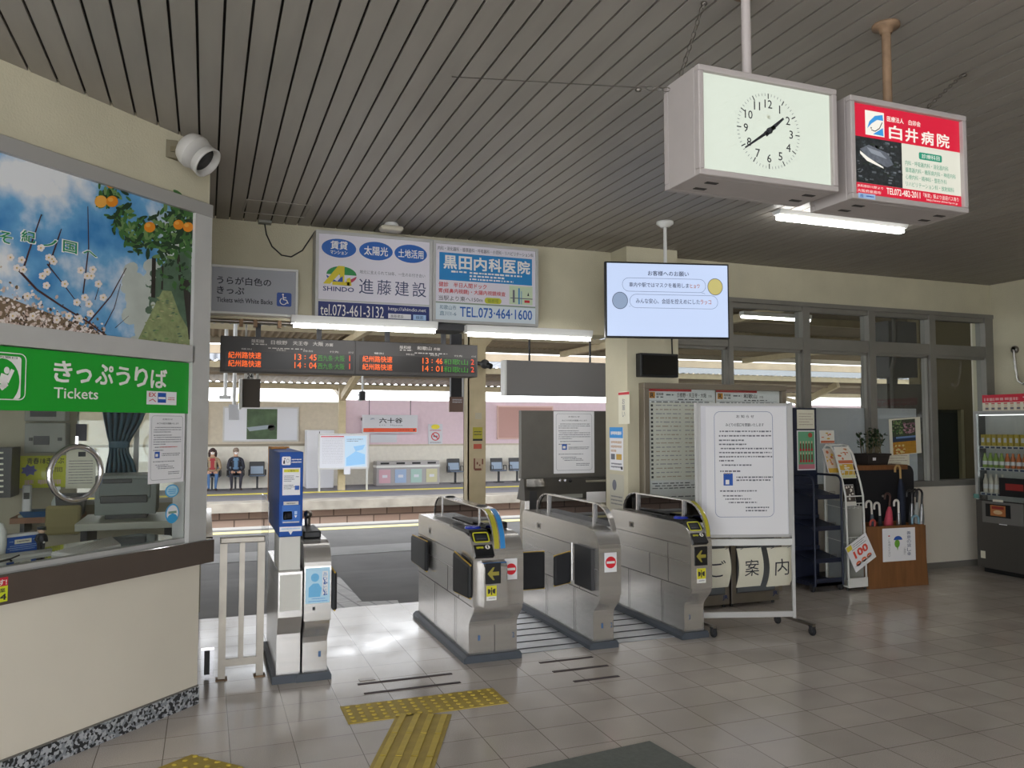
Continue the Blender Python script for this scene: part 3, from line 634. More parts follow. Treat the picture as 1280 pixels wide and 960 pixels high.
m = MB(); a, b_ = wallbox(m, 25, 570, 82, 609, 7.44, .01, mat('lemon_poster', 'c9cc3a', .6)); F = Face(m, (a.x, 7.439, a.z), V((b_.x - a.x, 0, 0)), V((0, 0, b_.z - a.z)))
F.text('青春18きっぷ', .15, .06, .95, .26, INK, 1, .02); F.text('期間', .55, .36, .92, .52, mat('olive_ink', '7f7a35', .6), 1, .02); F.poly([(.2 + (.17 if i % 2 else .24) * .75 * math.cos(i * .45), .45 + (.12 if i % 2 else .2) * math.sin(i * .45)) for i in range(14)], mat('poster_violet', '5a5f9f', .6), 1); F.lines([(.12, .3, .75), (.4, .6, .75), (.7, .9, .75)], mat('poster_pink', 'd8b8a8', .6), 1, .15)
single(m, 'yellow_poster', 'yellow ticket poster with a violet star behind the ticket window', 'poster')
m = MB(); a, b_ = wallbox(m, 83, 561, 119, 610, 7.44, .008, PAPERY); F = Face(m, (a.x, 7.439, a.z), V((b_.x - a.x, 0, 0)), V((0, 0, b_.z - a.z))); F.rect(.4, .08, .65, .2, INK, 1); F.lines([(.1, .9, .3 + i * .07) for i in range(9)], INKG, 1, .02, 5)
single(m, 'wall_chart', 'pale sheet pinned behind the chrome speaking ring', 'chart')
m = MB(); a, b_ = wallbox(m, 95, 530, 108, 551, 7.44, .01, mat('dim_photo', '3f3c4a', .6)); single(m, 'wall_picture', 'small dark picture pinned above the speaking ring', 'picture')
t = thing('office_shelf', 'brown wooden shelf behind the ticket window carrying the telephone', 'shelf', offb(55, 655, 7.2)); m = MB(); a, b_ = wallbox(m, 12, 648, 100, 652, 7.15, .35, WOOD); m.build('board', t)
for x in (25, 92):
    m = MB(); wallbox(m, x, 652, x + 5, 668, 7.2, .3, DARK); m.build('bracket', t)
zs = a.z
t = thing('telephone', 'silver cordless telephone upright in its stand in the office', 'telephone', (at(33, 645, Y=7.2).x, 7.2, zs)); m = MB(); p = at(33, 640, Y=7.2); m.box(p.x - .05, p.x + .05, 7.16, 7.26, zs, zs + .02, PUTTY); m.build('cradle', t, bevel=.004)
m = MB(); m.box(p.x - .032, p.x + .032, 7.19, 7.23, zs + .02, zs + .25, ALU); m.build('handset', t, bevel=.012); m = MB(); m.box(p.x - .02, p.x + .02, 7.183, 7.19, zs + .14, zs + .19, BLACK); m.build('display', t)
p = at(55, 640, Y=7.2); single(MB().hexa([(p.x - .13, 7.16, zs), (p.x + .13, 7.16, zs), (p.x + .13, 7.36, zs), (p.x - .13, 7.36, zs)], [(p.x - .16, 7.14, zs + .045), (p.x + .16, 7.14, zs + .045), (p.x + .16, 7.38, zs + .045), (p.x - .16, 7.38, zs + .045)], mat('blue_tray', '1f4f7a', .5)), 'paper_tray', 'blue tray on the brown shelf in the office', 'tray')
p = at(69, 640, Y=7.22); t = thing('spray_bottle', 'clear spray bottle on the brown shelf in the office', 'bottle', (p.x, 7.3, zs)); m = MB(); m.lathe([(0, 0), (.04, .005), (.042, .1), (.02, .15), (.014, .17)], mat('milky_plastic', 'aeb4ac', .4), 16, (p.x, 7.3, zs)); m.build('bottle', t)
m = MB(); m.lathe([(.016, .17), (.014, .19), (.012, .2)], WHITE, 12, (p.x, 7.3, zs)); m.box(p.x - .05, p.x + .02, 7.288, 7.312, zs + .2, zs + .225, WHITE); m.build('pump', t)
p = at(88, 630, Y=7.2); single(MB().hexa([(p.x - .09, 7.17, zs), (p.x + .09, 7.17, zs), (p.x + .09, 7.3, zs), (p.x - .09, 7.3, zs)], [(p.x - .11, 7.2, zs + .17), (p.x + .11, 7.2, zs + .17), (p.x + .11, 7.32, zs + .17), (p.x - .11, 7.32, zs + .17)], BLACK), 'desk_organizer', 'black angular holder at the end of the brown shelf', 'holder')
t = thing('filing_rack', 'dark rack with rows of pale tabs at the far left of the office', 'rack', offb(2, 625, 7.0)); m = MB(); wallbox(m, -30, 560, 13, 622, 7.0, .3, DARK); m.build('frame', t)
m = MB()
for i in range(8): wallbox(m, -4, 565 + i * 7, 4, 567 + i * 7, 6.995, .01, PAPERY)
m.build('tabs', t)
# desk with the issuing machine, in front of the back window
p0 = MD @ V((-.95, -.60, 0)); 
t = thing('ticket_machine', 'grey ticket issuing machine with a dark slot behind the window glass', 'machine', at(160, 650, Y=6.3)); Z_ = at(160, 650, Y=6.3).z
def mbx(x0, y0, x1, y1, Y_, dep, mt, nm, bv=.006): m = MB(); wallbox(m, x0, y0, x1, y1, Y_, dep, mt); return m.build(nm, t, bevel=bv)
MG = mat('machine_grey', '6f7570', .5, noise=.05)
mbx(119, 595, 195, 642, 6.3, .4, MG, 'housing'); mbx(124, 599, 188, 622, 6.29, .02, mat('machine_panel', '5b625e', .5), 'panel'); mbx(125, 620, 184, 628, 6.285, .02, BLACK, 'slot'); mbx(128, 599, 165, 604, 6.284, .02, BLACK, 'ticket_slot'); mbx(131, 642, 183, 652, 6.34, .3, DARK, 'stand')
t = thing('office_desk', 'pale topped desk behind the ticket counter', 'desk', (at(150, 664, Y=6.2).x, 6.4, 0)); a = at(93, 661, Y=6.1); b_ = at(222, 652, Y=6.1)
m = MB(); m.box(a.x, -.2, 6.1, 6.75, a.z - .02, a.z + .03, mat('desk_top', 'a9a99c', .4)); m.build('desktop', t, bevel=.004)
for x in (a.x + .03, -.26): m = MB(); m.box(x, x + .04, 6.15, 6.7, 0, a.z - .02, DARK); m.build('leg', t)
t = thing('office_chair', 'cream backed office chair half hidden behind the counter', 'chair', (at(60, 690, Y=6.5).x, 6.6, 0)); cx = at(66, 680, Y=6.5).x
m = MB(); m.box(cx - .12, cx + .12, 6.9, 6.95, .78, 1.0, mat('chair_cream', '8a8058', .8)); m.build('backrest', t, bevel=.02); m = MB(); m.box(cx - .2, cx + .22, 6.92, 7.12, .42, .5, MATS['chair_cream']); m.build('seat', t, bevel=.02); m = MB(); m.cyl((cx, 7.02, 0.05), (cx, 7.02, .42), .03, BLACK)
for i in range(5): m.bar((cx, 7.02, .06), (cx + .2 * math.cos(i * 1.257), 7.02 + .2 * math.sin(i * 1.257), .02), .04, .035, BLACK)
m.build('base', t)
# tied curtain at the back window
t = thing('curtain', 'grey blue curtain tied in the middle behind the ticket window', 'curtain', offb(155, 600, 7.35)); CU = mat('curtain_cloth', '46606e', .9, noise=.15, nscale=6, stretch=(8, 8, 1))
prof = [(505, 127, 186), (525, 130, 178), (545, 134, 166), (556, 137, 160), (566, 136, 161), (580, 133, 168), (600, 130, 172), (625, 128, 176)]
vs = []; fs = []; N = 40
for y, x0, x1 in prof:
    for i in range(N + 1):
        u = i / N; p = at(x0 + (x1 - x0) * u, y, Y=7.36); vs.append((p.x, 7.36 + .03 * math.sin(u * 38 + y * .01), p.z))
for j in range(len(prof) - 1):
    for i in range(N): fs.append((j * (N + 1) + i, j * (N + 1) + i + 1, (j + 1) * (N + 1) + i + 1, (j + 1) * (N + 1) + i))
m = MB(); m.add(vs, fs, CU, True); o = m.build('cloth', t); sm = o.modifiers.new('solid', 'SOLIDIFY'); sm.thickness = .006
a = at(136, 556, Y=7.32); b_ = at(161, 556, Y=7.32); m = MB(); m.box(a.x, b_.x, 7.30, 7.42, a.z - .03, a.z + .03, CU); m.build('tieback', t, bevel=.01)
a = at(125, 511, Y=7.36); b_ = at(190, 511, Y=7.36); m = MB(); m.cyl((a.x, 7.36, a.z + .03), (b_.x, 7.36, a.z + .03), .012, STEELD, 8); m.box(a.x, a.x + .02, 7.36, 7.5, a.z + .02, a.z + .04, STEELD).box(b_.x - .02, b_.x, 7.36, 7.5, a.z + .02, a.z + .04, STEELD); m.build('rail', t)
# CCTV
c0 = dg(215, 188, 0.0); t = thing('security_camera', 'white cylindrical security camera on the wall above the scenic board', 'camera', c0)
WC = mat('camera_white', 'b9b6b0', .45)
ax0 = at(236, 184, pl=(ED + ND * .14, ND)); ax1 = at(260, 204, pl=(ED + ND * .25, ND)); dv = (ax1 - ax0).normalized()
K_ = 1.38; L_ = (ax1 - ax0).length; sc_ = lambda pr: [(r_ * K_, z_) for r_, z_ in pr]
m = MB(); m.lathe(sc_([(0, -.03), (.045, -.027), (.062, -.008), (.070, .02), (.072, .05), (.07, .056), (.066, .057), (.060, .13), (.058, L_ - .04)]), WC, 32, ax0, dv)
m.build('body', t); m = MB(); m.lathe(sc_([(.058, L_ - .05), (.062, L_ - .04), (.064, L_ - .01), (.066, L_), (.060, L_ + .004), (.053, L_ - .01), (.050, L_ - .06)]), WC, 32, ax0, dv); m.build('hood', t)
m = MB(); m.lathe(sc_([(0, L_ - .035), (.052, L_ - .036), (.052, L_ - .045), (0, L_ - .045)]), BLACK, 24, ax0, dv); m.build('lens', t)
m = MB(); m.bar(c0, ax0 + V((0, 0, -.01)), .05, .03, mat('camera_bracket', '6a624c', .6)); m.box(c0.x - .03, c0.x + .03, c0.y - .03, c0.y + .03, c0.z - .05, c0.z + .05, MATS['camera_bracket']); m.build('bracket', t)
# ------------------------------------------------------------------ overhead signs, lamps, clock
def box_sign(tl, tr, bl, Y_, dep, name, label, frame_m, fw_, cat='sign', group=None):
    """framed sign against the beam; returns thing, Face of the inner panel, its MB"""
    a, b_, c_ = at(*tl, Y=Y_), at(*tr, Y=Y_), at(*bl, Y=Y_)
    x0 = (a.x + c_.x) / 2; x1 = b_.x; z1 = (a.z + b_.z) / 2; z0 = c_.z
    t = thing(name, label, cat, ((x0 + x1) / 2, Y_ + dep, z0), group=group)
    m = MB(); m.box(x0, x1, Y_, Y_ + dep, z0, z0 + fw_, frame_m).box(x0, x1, Y_, Y_ + dep, z1 - fw_, z1, frame_m).box(x0, x0 + fw_, Y_, Y_ + dep, z0 + fw_, z1 - fw_, frame_m).box(x1 - fw_, x1, Y_, Y_ + dep, z0 + fw_, z1 - fw_, frame_m)
    m.build('frame', t, bevel=.003)
    p = MB(); p.box(x0 + fw_ * .5, x1 - fw_ * .5, Y_ + .012, Y_ + dep - .002, z0 + fw_ * .5, z1 - fw_ * .5, WHITE)
    F = Face(p, (x0 + fw_, Y_ + .012, z1 - fw_), V((x1 - x0 - 2 * fw_, 0, 0)), V((0, 0, -(z1 - z0 - 2 * fw_))), .0012)
    return t, F, p
SGREY = mat('grey_sign_face', 'a3a5ab', .5)
t, F, p = box_sign((262, 331), (373, 336), (261, 391), 6.66, .13, 'ticket_guide_sign', 'small grey sign about tickets with white backs', LAMPB, .018)
F.rect(0, 0, 1, 1, SGREY, .3); F.text('うらが白色の', .06, .20, .70, .38, INK, 1, .02); F.text('きっぷ', .06, .43, .38, .60, INK, 1, .02); F.text('Tickets with White Backs', .06, .68, .72, .79, INK, 1, .02)
F.rrect(.77, .50, .95, .82, .04, mat('access_blue', '2a4f9f', .5), 1)
F.ell(.845, .545, .012, .022, WHITE, 2); F.line([(.846, .57), (.85, .66), (.89, .67), (.91, .75)], .022, WHITE, 2); F.line([(.85, .615), (.885, .615)], .02, WHITE, 2)
F.line([(.852 + .042 * math.cos(math.radians(a)), .70 + .075 * math.sin(math.radians(a))) for a in range(20, 250, 20)], .02, WHITE, 2)
p.build('sign_panel', t)
t, F, p = box_sign((395, 286.5), (541, 299.5), (393.5, 401), 6.58, .2, 'builder_sign', 'white lightbox advert with three blue ovals and a navy telephone band', ALU, .026)
F.rect(0, 0, 1, 1, mat('white_sign_face', 'dfdbe4', .5), .3)
for cx, a, b_ in ((.175, '賃貸', 'マンション'), (.505, '太陽光', None), (.825, '土地活用', None)):
    F.ell(cx, .16, .152, .112, mat('oval_blue', '2a63b4', .5), 1, 32)
    if b_: F.text(a, cx - .075, .075, cx + .075, .175, WHITE, 2, .03); F.text(b_, cx - .075, .19, cx + .075, .235, WHITE, 2, .03)
    elif len(a) == 3: F.text(a, cx - .108, .105, cx + .108, .215, WHITE, 2, .025)
    else: F.text(a, cx - .118, .11, cx + .118, .215, WHITE, 2, .025)
F.ell(.2, .475, .132, .10, mat('logo_green', '2c8a4a', .5), 1, 32, 180, 360); F.ell(.2, .485, .132, .10, mat('logo_red', 'b8405c', .5), 1, 32, 0, 90); F.ell(.2, .485, .132, .10, mat('logo_blue', '2a50a0', .5), 1, 32, 90, 180)
LY = mat('logo_yellow', 'd8c62c', .5); F.poly([(.17, .37), (.225, .37), (.225, .59), (.185, .59), (.185, .46), (.10, .59), (.04, .59)], LY, 2); F.rect(.12, .56, .27, .6, LY, 2.2); F.poly([(.245, .52), (.275, .5), (.29, .6), (.25, .6)], LY, 2.2); F.poly([(.19, .51), (.21, .49), (.21, .56), (.16, .56)], mat('logo_blue', '', .5), 2.4)
F.text('SHINDO', .04, .62, .31, .675, NAVY, 2, .02); F.text('地元に支えられて50年、一生のお付き合い', .36, .40, .96, .445, INKG, 2)
for i, ch in enumerate('進藤建設'): F.text(ch, .355 + i * .162, .505, .485 + i * .162, .685, mat('dull_navy', '3d4468', .6), 2)
F.rect(0, .80, 1, 1, NAVY, 1); F.rect(0, .775, 1, .795, ALU, 1)
F.text('tel.073-461-3132', .02, .83, .58, .965, WHITE, 2); F.text('http://shindo.net', .62, .825, .97, .88, WHITE, 2); F.rect(.62, .905, .83, .965, PAPER, 2); F.rect(.85, .905, .97, .97, mat('pale_blue_print', 'a9c8ea', .5), 2); F.text('進藤建設', .64, .915, .76, .955, INKG, 3); F.text('検索', .875, .915, .945, .96, NAVY, 3)
p.build('sign_panel', t)
t, F, p = box_sign((541.5, 299.5), (673, 311), (541, 402.5), 6.58, .2, 'clinic_sign', 'white and blue clinic lightbox advert with a small green map', ALU, .026)
F.rect(0, 0, 1, 1, mat('white_sign_face', '', .5), .3); F.text('内科・消化器科・循環器科・呼吸器科・小児科・リハビリテーション科', .02, .03, .98, .085, INK, 1)
CB = mat('clinic_blue', '2a86c6', .5); F.rect(.035, .11, .965, .475, CB, 1)
for i, ch in enumerate('黒田内科医院'): F.text(ch, .075 + i * .148, .145, .205 + i * .148, .325, WHITE, 2, .045)
F.lines([(.15, .3, .345), (.33, .86, .348), (.33, .68, .39), (.33, .77, .432)], WHITE, 2, .025, 2)
F.text('健診　半日人間ドック', .03, .50, .5, .565, REDN, 1, .02); F.text('胃(経鼻内視鏡)・大腸内視鏡検査', .03, .585, .69, .655, REDN, 1, .02); F.text('当駅より東へ150m', .03, .68, .46, .745, INK, 1); F.rrect(.48, .675, .65, .755, .038, mat('lime_print', 'c3c43a', .5), 1); F.text('往診可', .51, .69, .62, .74, mat('dark_green_ink', '3d6a35', .5), 2)
F.rect(.73, .49, .97, .745, mat('map_green', 'c9d8b8', .6), 1); F.rect(.765, .55, .785, .72, INKG, 2); F.line([(.83, .52), (.83, .74)], .02, CB, 2); F.line([(.855, .56), (.855, .74)], .008, CB, 2); F.line([(.74, .66), (.97, .66)], .012, INKG, 2); F.rect(.885, .68, .94, .715, REDN, 2); F.poly([(.925, .57), (.935, .62), (.915, .62)], INK, 2)
F.rect(0, .762, 1, .782, mat('grey_green_trim', '8fa090', .5), 1); F.rect(0, .785, 1, 1, mat('pale_aqua_face', 'd8e2e8', .5), 1); F.text('和歌山市', .04, .805, .20, .865, mat('teal_ink', '3a6f8a', .6), 2); F.text('直川1-6', .04, .885, .20, .945, mat('teal_ink', '', .6), 2); F.text('TEL.073·464·1600', .235, .815, .965, .95, mat('oval_blue', '', .5), 2, .02)
p.build('sign_panel', t)
# fluorescent fittings under the adverts
def fitting(a, b_, Y_, label):
    p = at(*a, Y=Y_); q = at(*b_, Y=Y_); z = (p.z + q.z) / 2
    t = thing('fluorescent_fitting', label, 'lamp', ((p.x + q.x) / 2, Y_, z - .03), group='fluorescent fittings in the hall')
    m = MB(); m.prism([(Y_ - .05, z + .075), (Y_ + .10, z + .075), (Y_ + .05, z + .012), (Y_ - .03, z + .012)], 'x', p.x - .02, q.x + .02, LAMPB); m.build('housing', t)
    m = MB(); m.box(p.x, q.x, Y_ - .032, Y_ + .012, z - .018, z + .012, LAMP); m.build('tube', t)
    return t
fitting((367, 405.5), (543, 414.5), 6.46, 'lit fluorescent strip lamp under the white lightbox advert with blue ovals')
fitting((585, 417.5), (736, 424), 6.46, 'lit fluorescent strip lamp under the blue clinic advert')
m = MB(); m.box(1.80, 2.06, 6.5, 6.8, 2.415, 2.47, DARK); single(m, 'junction_box', 'dark junction box on the beam between the two strip lamps', 'box')
t = thing('ceiling_detector', 'small white detector on the ceiling above the white lightbox advert', 'detector', at(489, 281, Z=HC))
c0 = at(489, 279, Z=HC); m = MB(); m.lathe([(.05, 0), (.06, -.015), (.06, -.03)], LAMPB, 20, c0); m.build('base', t); m = MB(); m.box(c0.x - .095, c0.x + .095, c0.y - .06, c0.y + .06, c0.z - .07, c0.z - .028, mat('detector_cream', 'c9c2ae', .5)); m.build('cover', t, bevel=.02)
pts = [at(x, y, Y=6.78) for x, y in ((331, 280), (333, 293), (340, 308), (352, 319), (364, 321), (378, 313), (388, 298), (394, 289))]
t = thing('hanging_cable', 'loose black cable looping from the ceiling to the white lightbox advert', 'cable', pts[4]); m = MB(); m.tube(pts, .006, BLACK, 6); m.build('wire', t); m = MB(); c0 = pts[0]; m.box(c0.x - .05, c0.x + .05, 6.72, 6.8, HC - .02, HC, PUTTY); m.build('clip', t)
# conduit under the beam at the left
t = thing('conduit', 'thin conduit with clips under the beam beside the grey ticket sign', 'pipe', at(300, 400, Y=6.85)); m = MB(); m.cyl((.0, 6.82, 2.452), (.85, 6.82, 2.452), .012, STEELD, 8); m.build('pipe', t)
for x in (.25, .36, .55): m = MB(); m.box(x - .015, x + .015, 6.80, 6.86, 2.41, 2.47, RUST); m.build('clip', t)
# departure board
YD = 7.0; a = at(276, 420, Y=YD); b_ = at(597, 431, Y=YD); c_ = at(277, 463.5, Y=YD); d_ = at(444, 466, Y=YD)
x0, x1, z1, z0 = a.x, b_.x, (a.z + b_.z) / 2, c_.z - .004
BRDM = mat('charcoal_board', '33302f', .5); BRDI = mat('dark_display', '1d1b1a', .4)
LEDO = mat('lit_orange_led', lin('ff6a1e'), .5, emit=.36); LEDG = mat('lit_green_led', lin('3f9a2a'), .5, emit=.2); LEDR = mat('lit_red_led', lin('f04a26'), .5, emit=.33)
BTXT = mat('board_lettering', 'b9b4ae', .6)
def board(x0, x1, label, line_, dest_big, rows, plat, left):
    t = thing('departure_board', label, 'departure board', ((x0 + x1) / 2, YD + .1, z0), group='departure boards over the gates')
    m = MB(); m.box(x0, x1, YD, YD + .2, z0, z1, BRDM); m.build('casing', t, bevel=.004)
    p = MB(); F = Face(p, (x0, YD - .0005, z1), V((x1 - x0, 0, 0)), V((0, 0, z0 - z1)), .0015)
    F.rect(.03, .42, .985, .90, BRDI, .5)
    F.text('阪和線', *line_[0], BTXT, 2, .01); F.lines([line_[1]], BTXT, 2, .03)
    for s_, r in dest_big: F.text(s_, *r, BTXT, 2, .02)
    F.lines([(line_[0][2] + .03, line_[0][2] + .30, .295)], BTXT, 2, .03, 3)
    for s_, r in (('種別', (.145, .22)), ('特記', (.40, .47)), ('時刻', (.60, .67)), ('行先', (.80, .87)), ('のりば', (.945, .985))): F.text(s_, r[0], .33, r[1], .385, BTXT, 2)
    p.build('display', t)
    lp = MB(); F = Face(lp, (x0, YD - .0005, z1), V((x1 - x0, 0, 0)), V((0, 0, z0 - z1)), .0015)
    for i, (tm, ds_) in enumerate(rows):
        y0 = .44 + i * .235; y1 = y0 + .185
        F.text('紀州路快速', .055, y0, .29, y1, LEDO, 3, .01); F.text(tm[:2], .535, y0 + .01, .585, y1, LEDO, 3); F.text(':', .61, y0 + .05, .618, y1 - .03, LEDO, 3, .02); F.text(tm[3:], .645, y0 + .01, .70, y1, LEDO, 3)
        F.text(ds_, .71, y0 + .02, .915, y1 + .01, LEDG, 3); F.ctext(plat, .955, (y0 + y1) / 2, .165, LEDR, 3)
    o = lp.build('lit_lettering', t); o['label'] = 'orange and green lit lettering'
    m = MB()
    for x in (x0 + .3, x1 - .3): m.box(x - .02, x + .02, YD + .08, YD + .12, z1, 2.475, DARK)
    m.build('hanger', t)
board(x0, d_.x, 'left half of the dark departure board, platform 1 trains', [(.22, .07, .31, .17), (.22, .33, .195)], [('日根野', (.36, .08, .48, .20)), ('天王寺', (.52, .08, .635, .20)), ('大阪', (.67, .08, .75, .20)), ('方面', (.765, .11, .825, .20))], [('13:45', '西九条·大阪'), ('14:04', '西九条·大阪')], '1', True)
board(d_.x, x1, 'right half of the dark departure board, platform 2 trains', [(.35, .10, .44, .20), (.35, .45, .22)], [('和歌山', (.49, .10, .61, .215)), ('方面', (.625, .125, .68, .21))], [('13:46', '和歌山'), ('14:01', '和歌山')], '2', False)
# clock and hospital lightbox, back to back boxes on pipes
YC = 2.37; DEP = .235
CASE = mat('clock_case_grey', 'aba39f', .55, noise=.05); LUMI = mat('backlit_milk_glass', lin('eaf3e4'), .4, emit=.24)
def lightbox(px, name, label, cat):
    a = at(*px[0], Y=YC); b_ = at(*px[1], Y=YC); c_ = at(*px[2], Y=YC)
    x0 = (a.x + at(*px[3], Y=YC).x) / 2 if len(px) > 3 else a.x; x1 = b_.x; z1 = (a.z + b_.z) / 2; z0 = c_.z
    t = thing(name, label, cat, ((x0 + x1) / 2, YC + DEP / 2, z0))
    fw_ = .022; m = MB(); m.box(x0, x1, YC + .03, YC + DEP - .03, z0, z1, CASE)
    for ya, yb in ((YC, YC + .03), (YC + DEP - .03, YC + DEP)):
        m.box(x0, x1, ya, yb, z0, z0 + fw_, CASE).box(x0, x1, ya, yb, z1 - fw_, z1, CASE).box(x0, x0 + fw_, ya, yb, z0 + fw_, z1 - fw_, CASE).box(x1 - fw_, x1, ya, yb, z0 + fw_, z1 - fw_, CASE)
    m.build('case', t, bevel=.004)
    for ya in (YC + .07, YC + DEP - .09):
        for x in (x0 + .08, x1 - .1): MB().box(x, x + .05, ya, ya + .02, z0 - .002, z0 + .001, SEAM).build('vent', t)
    return t, x0 + fw_, x1 - fw_, z0 + fw_, z1 - fw_
t, x0, x1, z0, z1 = lightbox([(873, 78), (1046, 112), (877, 217)], 'station_clock', 'illuminated white clock in a grey hanging case', 'clock')
m = MB(); m.box(x0, x1, YC + .018, YC + .03, z0, z1, LUMI); m.box(x0, x1, YC + DEP - .03, YC + DEP - .018, z0, z1, LUMI)
F = Face(m, (x0, YC + .018, z1), V((x1 - x0, 0, 0)), V((0, 0, z0 - z1)), .0012); W_ = x1 - x0; H_ = z1 - z0; R = H_ * .40; cx = W_ * .505; cy = H_ * .5
P_ = lambda r, a: ((cx + r * math.sin(math.radians(a))) / W_, (cy - r * math.cos(math.radians(a))) / H_)
for i in range(60): F.line([P_(R, i * 6), P_(R * (.86 if i % 5 == 0 else .93), i * 6)], .012 if i % 5 == 0 else .006, INK if i % 5 == 0 else INKG, 1)
for i in range(1, 13):
    q = P_(R * .72, i * 30); F.ctext(str(i), q[0], q[1], .088, INK, 1, .008); continue
    w = .035 if i < 10 else .055; h = .038; F.text(str(i), q[0] - w * .75 if i != 1 and i < 10 else q[0] - (w * .6 if i > 9 else .012), q[1] - h * 1.15, q[0] + w * .75 if i != 1 and i < 10 else q[0] + (w * .6 if i > 9 else .012), q[1] + h * 1.15, INK, 1, .01)
q = P_(R * .38, 0); F.poly([(q[0] + (.02 if k_ % 2 == 0 else .01) * math.sin(k_ * math.pi / 5), q[1] - (.03 if k_ % 2 == 0 else .015) * math.cos(k_ * math.pi / 5)) for k_ in range(10)], mat('pale_emblem', 'c9cdb8', .5), 1)
m.build('dial', t)
for nm, a_, r0, r1, w in (('hour_hand', 49.5, -.16, .60, .018), ('minute_hand', 235, -.22, .93, .013)):
    m = MB(); d1 = V((math.sin(math.radians(a_)), 0, math.cos(math.radians(a_)))); o_ = V((x0 + cx, YC + .012, z1 - cy)); s_ = V((d1.z, 0, -d1.x))
    pp = [o_ + d1 * R * r0 + s_ * w * .55, o_ + d1 * R * r0 - s_ * w * .55, o_ + d1 * R * r1 - s_ * w * .22, o_ + d1 * R * r1 + s_ * w * .22]
    m.slab(pp, (0, .003, 0), INK)
    if nm == 'minute_hand': m.lathe([(0, -.004), (.012, -.003), (.012, .004)], INK, 14, o_, (0, 1, 0))
    m.build(nm, t)
m = MB(); m.box(x0, x1, YC + .004, YC + .006, z0, z1, glass_mat('clock_glass', 'fdfdfd', .02)); m.build('cover_glass', t)
m = MB(); pc = V((at(933, 60, Y=YC + DEP / 2).x, YC + DEP / 2, 0)); m.cyl((pc.x, pc.y, z1), (pc.x, pc.y, HC), .018, mat('pale_pipe', 'b3aaa6', .5)); m.lathe([(.028, z1 + .02), (.03, z1 + .035), (.03, z1 + .02)], RUST, 16, (pc.x, pc.y, 0)); m.build('pole', t)
m = MB(); m.lathe([(0, HC), (.05, HC), (.05, HC - .012), (.02, HC - .02)], RUST, 20, (pc.x, pc.y, 0)); m.build('ceiling_flange', t)
CLK = (x0, x1, z0, z1)
t, x0, x1, z0, z1 = lightbox([(1063, 116), (1208, 146), (1065, 247)], 'hospital_lightbox', 'red and white hospital lightbox hanging right of the clock', 'sign')
LR = mat('backlit_red', lin('cf1f3a'), .4, emit=.30); LW = mat('backlit_cream', lin('efeede'), .4, emit=.23); LGR = mat('backlit_teal', lin('2f9a7c'), .4, emit=.25); LTX = mat('lit_white_print', lin('fbf6ea'), .4, emit=.26)
m = MB(); m.box(x0, x1, YC + .018, YC + .03, z0, z1, LW); m.box(x0, x1, YC + DEP - .03, YC + DEP - .018, z0, z1, LW)
F = Face(m, (x0, YC + .018, z1), V((x1 - x0, 0, 0)), V((0, 0, z0 - z1)), .0012)
F.rect(0, 0, 1, .36, LR, .5); F.rect(0, .865, 1, 1, LR, .5)
F.rect(.115, .06, .285, .33, LTX, 1); LB = mat('logo_fish_blue', lin('3f97d8'), .4, emit=.28)
F.poly([(.13, .26), (.15, .18), (.20, .11), (.27, .085), (.275, .15), (.22, .15), (.17, .2)], LB, 2); F.line([(.165, .27), (.2, .28), (.24, .24), (.265, .17)], .01, INK, 2); F.poly([(.18, .315), (.27, .23), (.275, .32)], LB, 2); F.ell(.165, .25, .006, .009, INK, 2)
F.text('医療法人　白卯会', .31, .085, .62, .145, LTX, 2, .01)
for i, ch in enumerate('白井病院'): F.text(ch, .325 + i * .15, .18, .445 + i * .15, .335, LTX, 2, .03)
F.rect(0, .36, .44, .865, mat('photo_dark_trees', '34383a', .5, noise=.5, nscale=70), 1); rd = random.Random(5)
for i in range(120):
    x = rd.uniform(.03, .42); y = rd.uniform(.37, .84); g_ = rd.choice(['4a5458', '23282c', '6d7478', '8f959b', '33402f']); F.rect(x, y, x + rd.uniform(.01, .04), y + rd.uniform(.01, .025), mat('photo_' + g_, g_, .5), 1.5)
F.poly([(.06, .50), (.14, .44), (.30, .50), (.36, .62), (.30, .66), (.12, .58)], mat('photo_roof', '767c86', .5, noise=.3, nscale=60), 2); F.poly([(.06, .52), (.13, .58), (.26, .66), (.27, .68), (.12, .62), (.06, .55)], LTX, 2.5); F.poly([(.12, .47), (.24, .50), (.30, .57), (.16, .53)], mat('photo_pale_roof', 'a3a9b3', .5), 2.5)
F.rrect(.60, .43, .82, .51, .02, LGR, 1); F.text('診療科目', .625, .445, .795, .495, LTX, 2)
for i, (s_, xe) in enumerate((('内科・呼吸器内科・消化器内科', .88), ('循環器内科・糖尿病内科・神経内科', .95), ('心療内科・精神科・整形外科', .86), ('リハビリテーション科・放射線科', .93))): F.text(s_, .47, .545 + i * .078, xe, .60 + i * .078, LGR, 1)
F.text('JR和泉砂川駅より', .03, .885, .26, .92, LTX, 2); F.text('大阪府泉南市', .03, .935, .24, .97, LTX, 2); F.text('TEL072-482-2011', .29, .885, .60, .955, LTX, 2, .015); F.text('「新家」駅より送迎バス有り', .63, .885, .97, .935, LTX, 2); F.text('http://www.shirai-hp.or.jp', .66, .945, .96, .975, LTX, 2)
m.build('lit_panel', t)
m = MB(); F = Face(m, (x0 + .005, YC - .0005, z0 + .001), V((.085, 0, 0)), V((0, 0, -.02)), .001); F.rect(0, 0, 1, 1, mat('pale_blue_print', '', .5), .5); F.text('株', .1, .2, .3, .9, BLUE, 1); F.lines([(.45, .9, .4)], BLUE, 1, .25); m.build('maker_label', t)
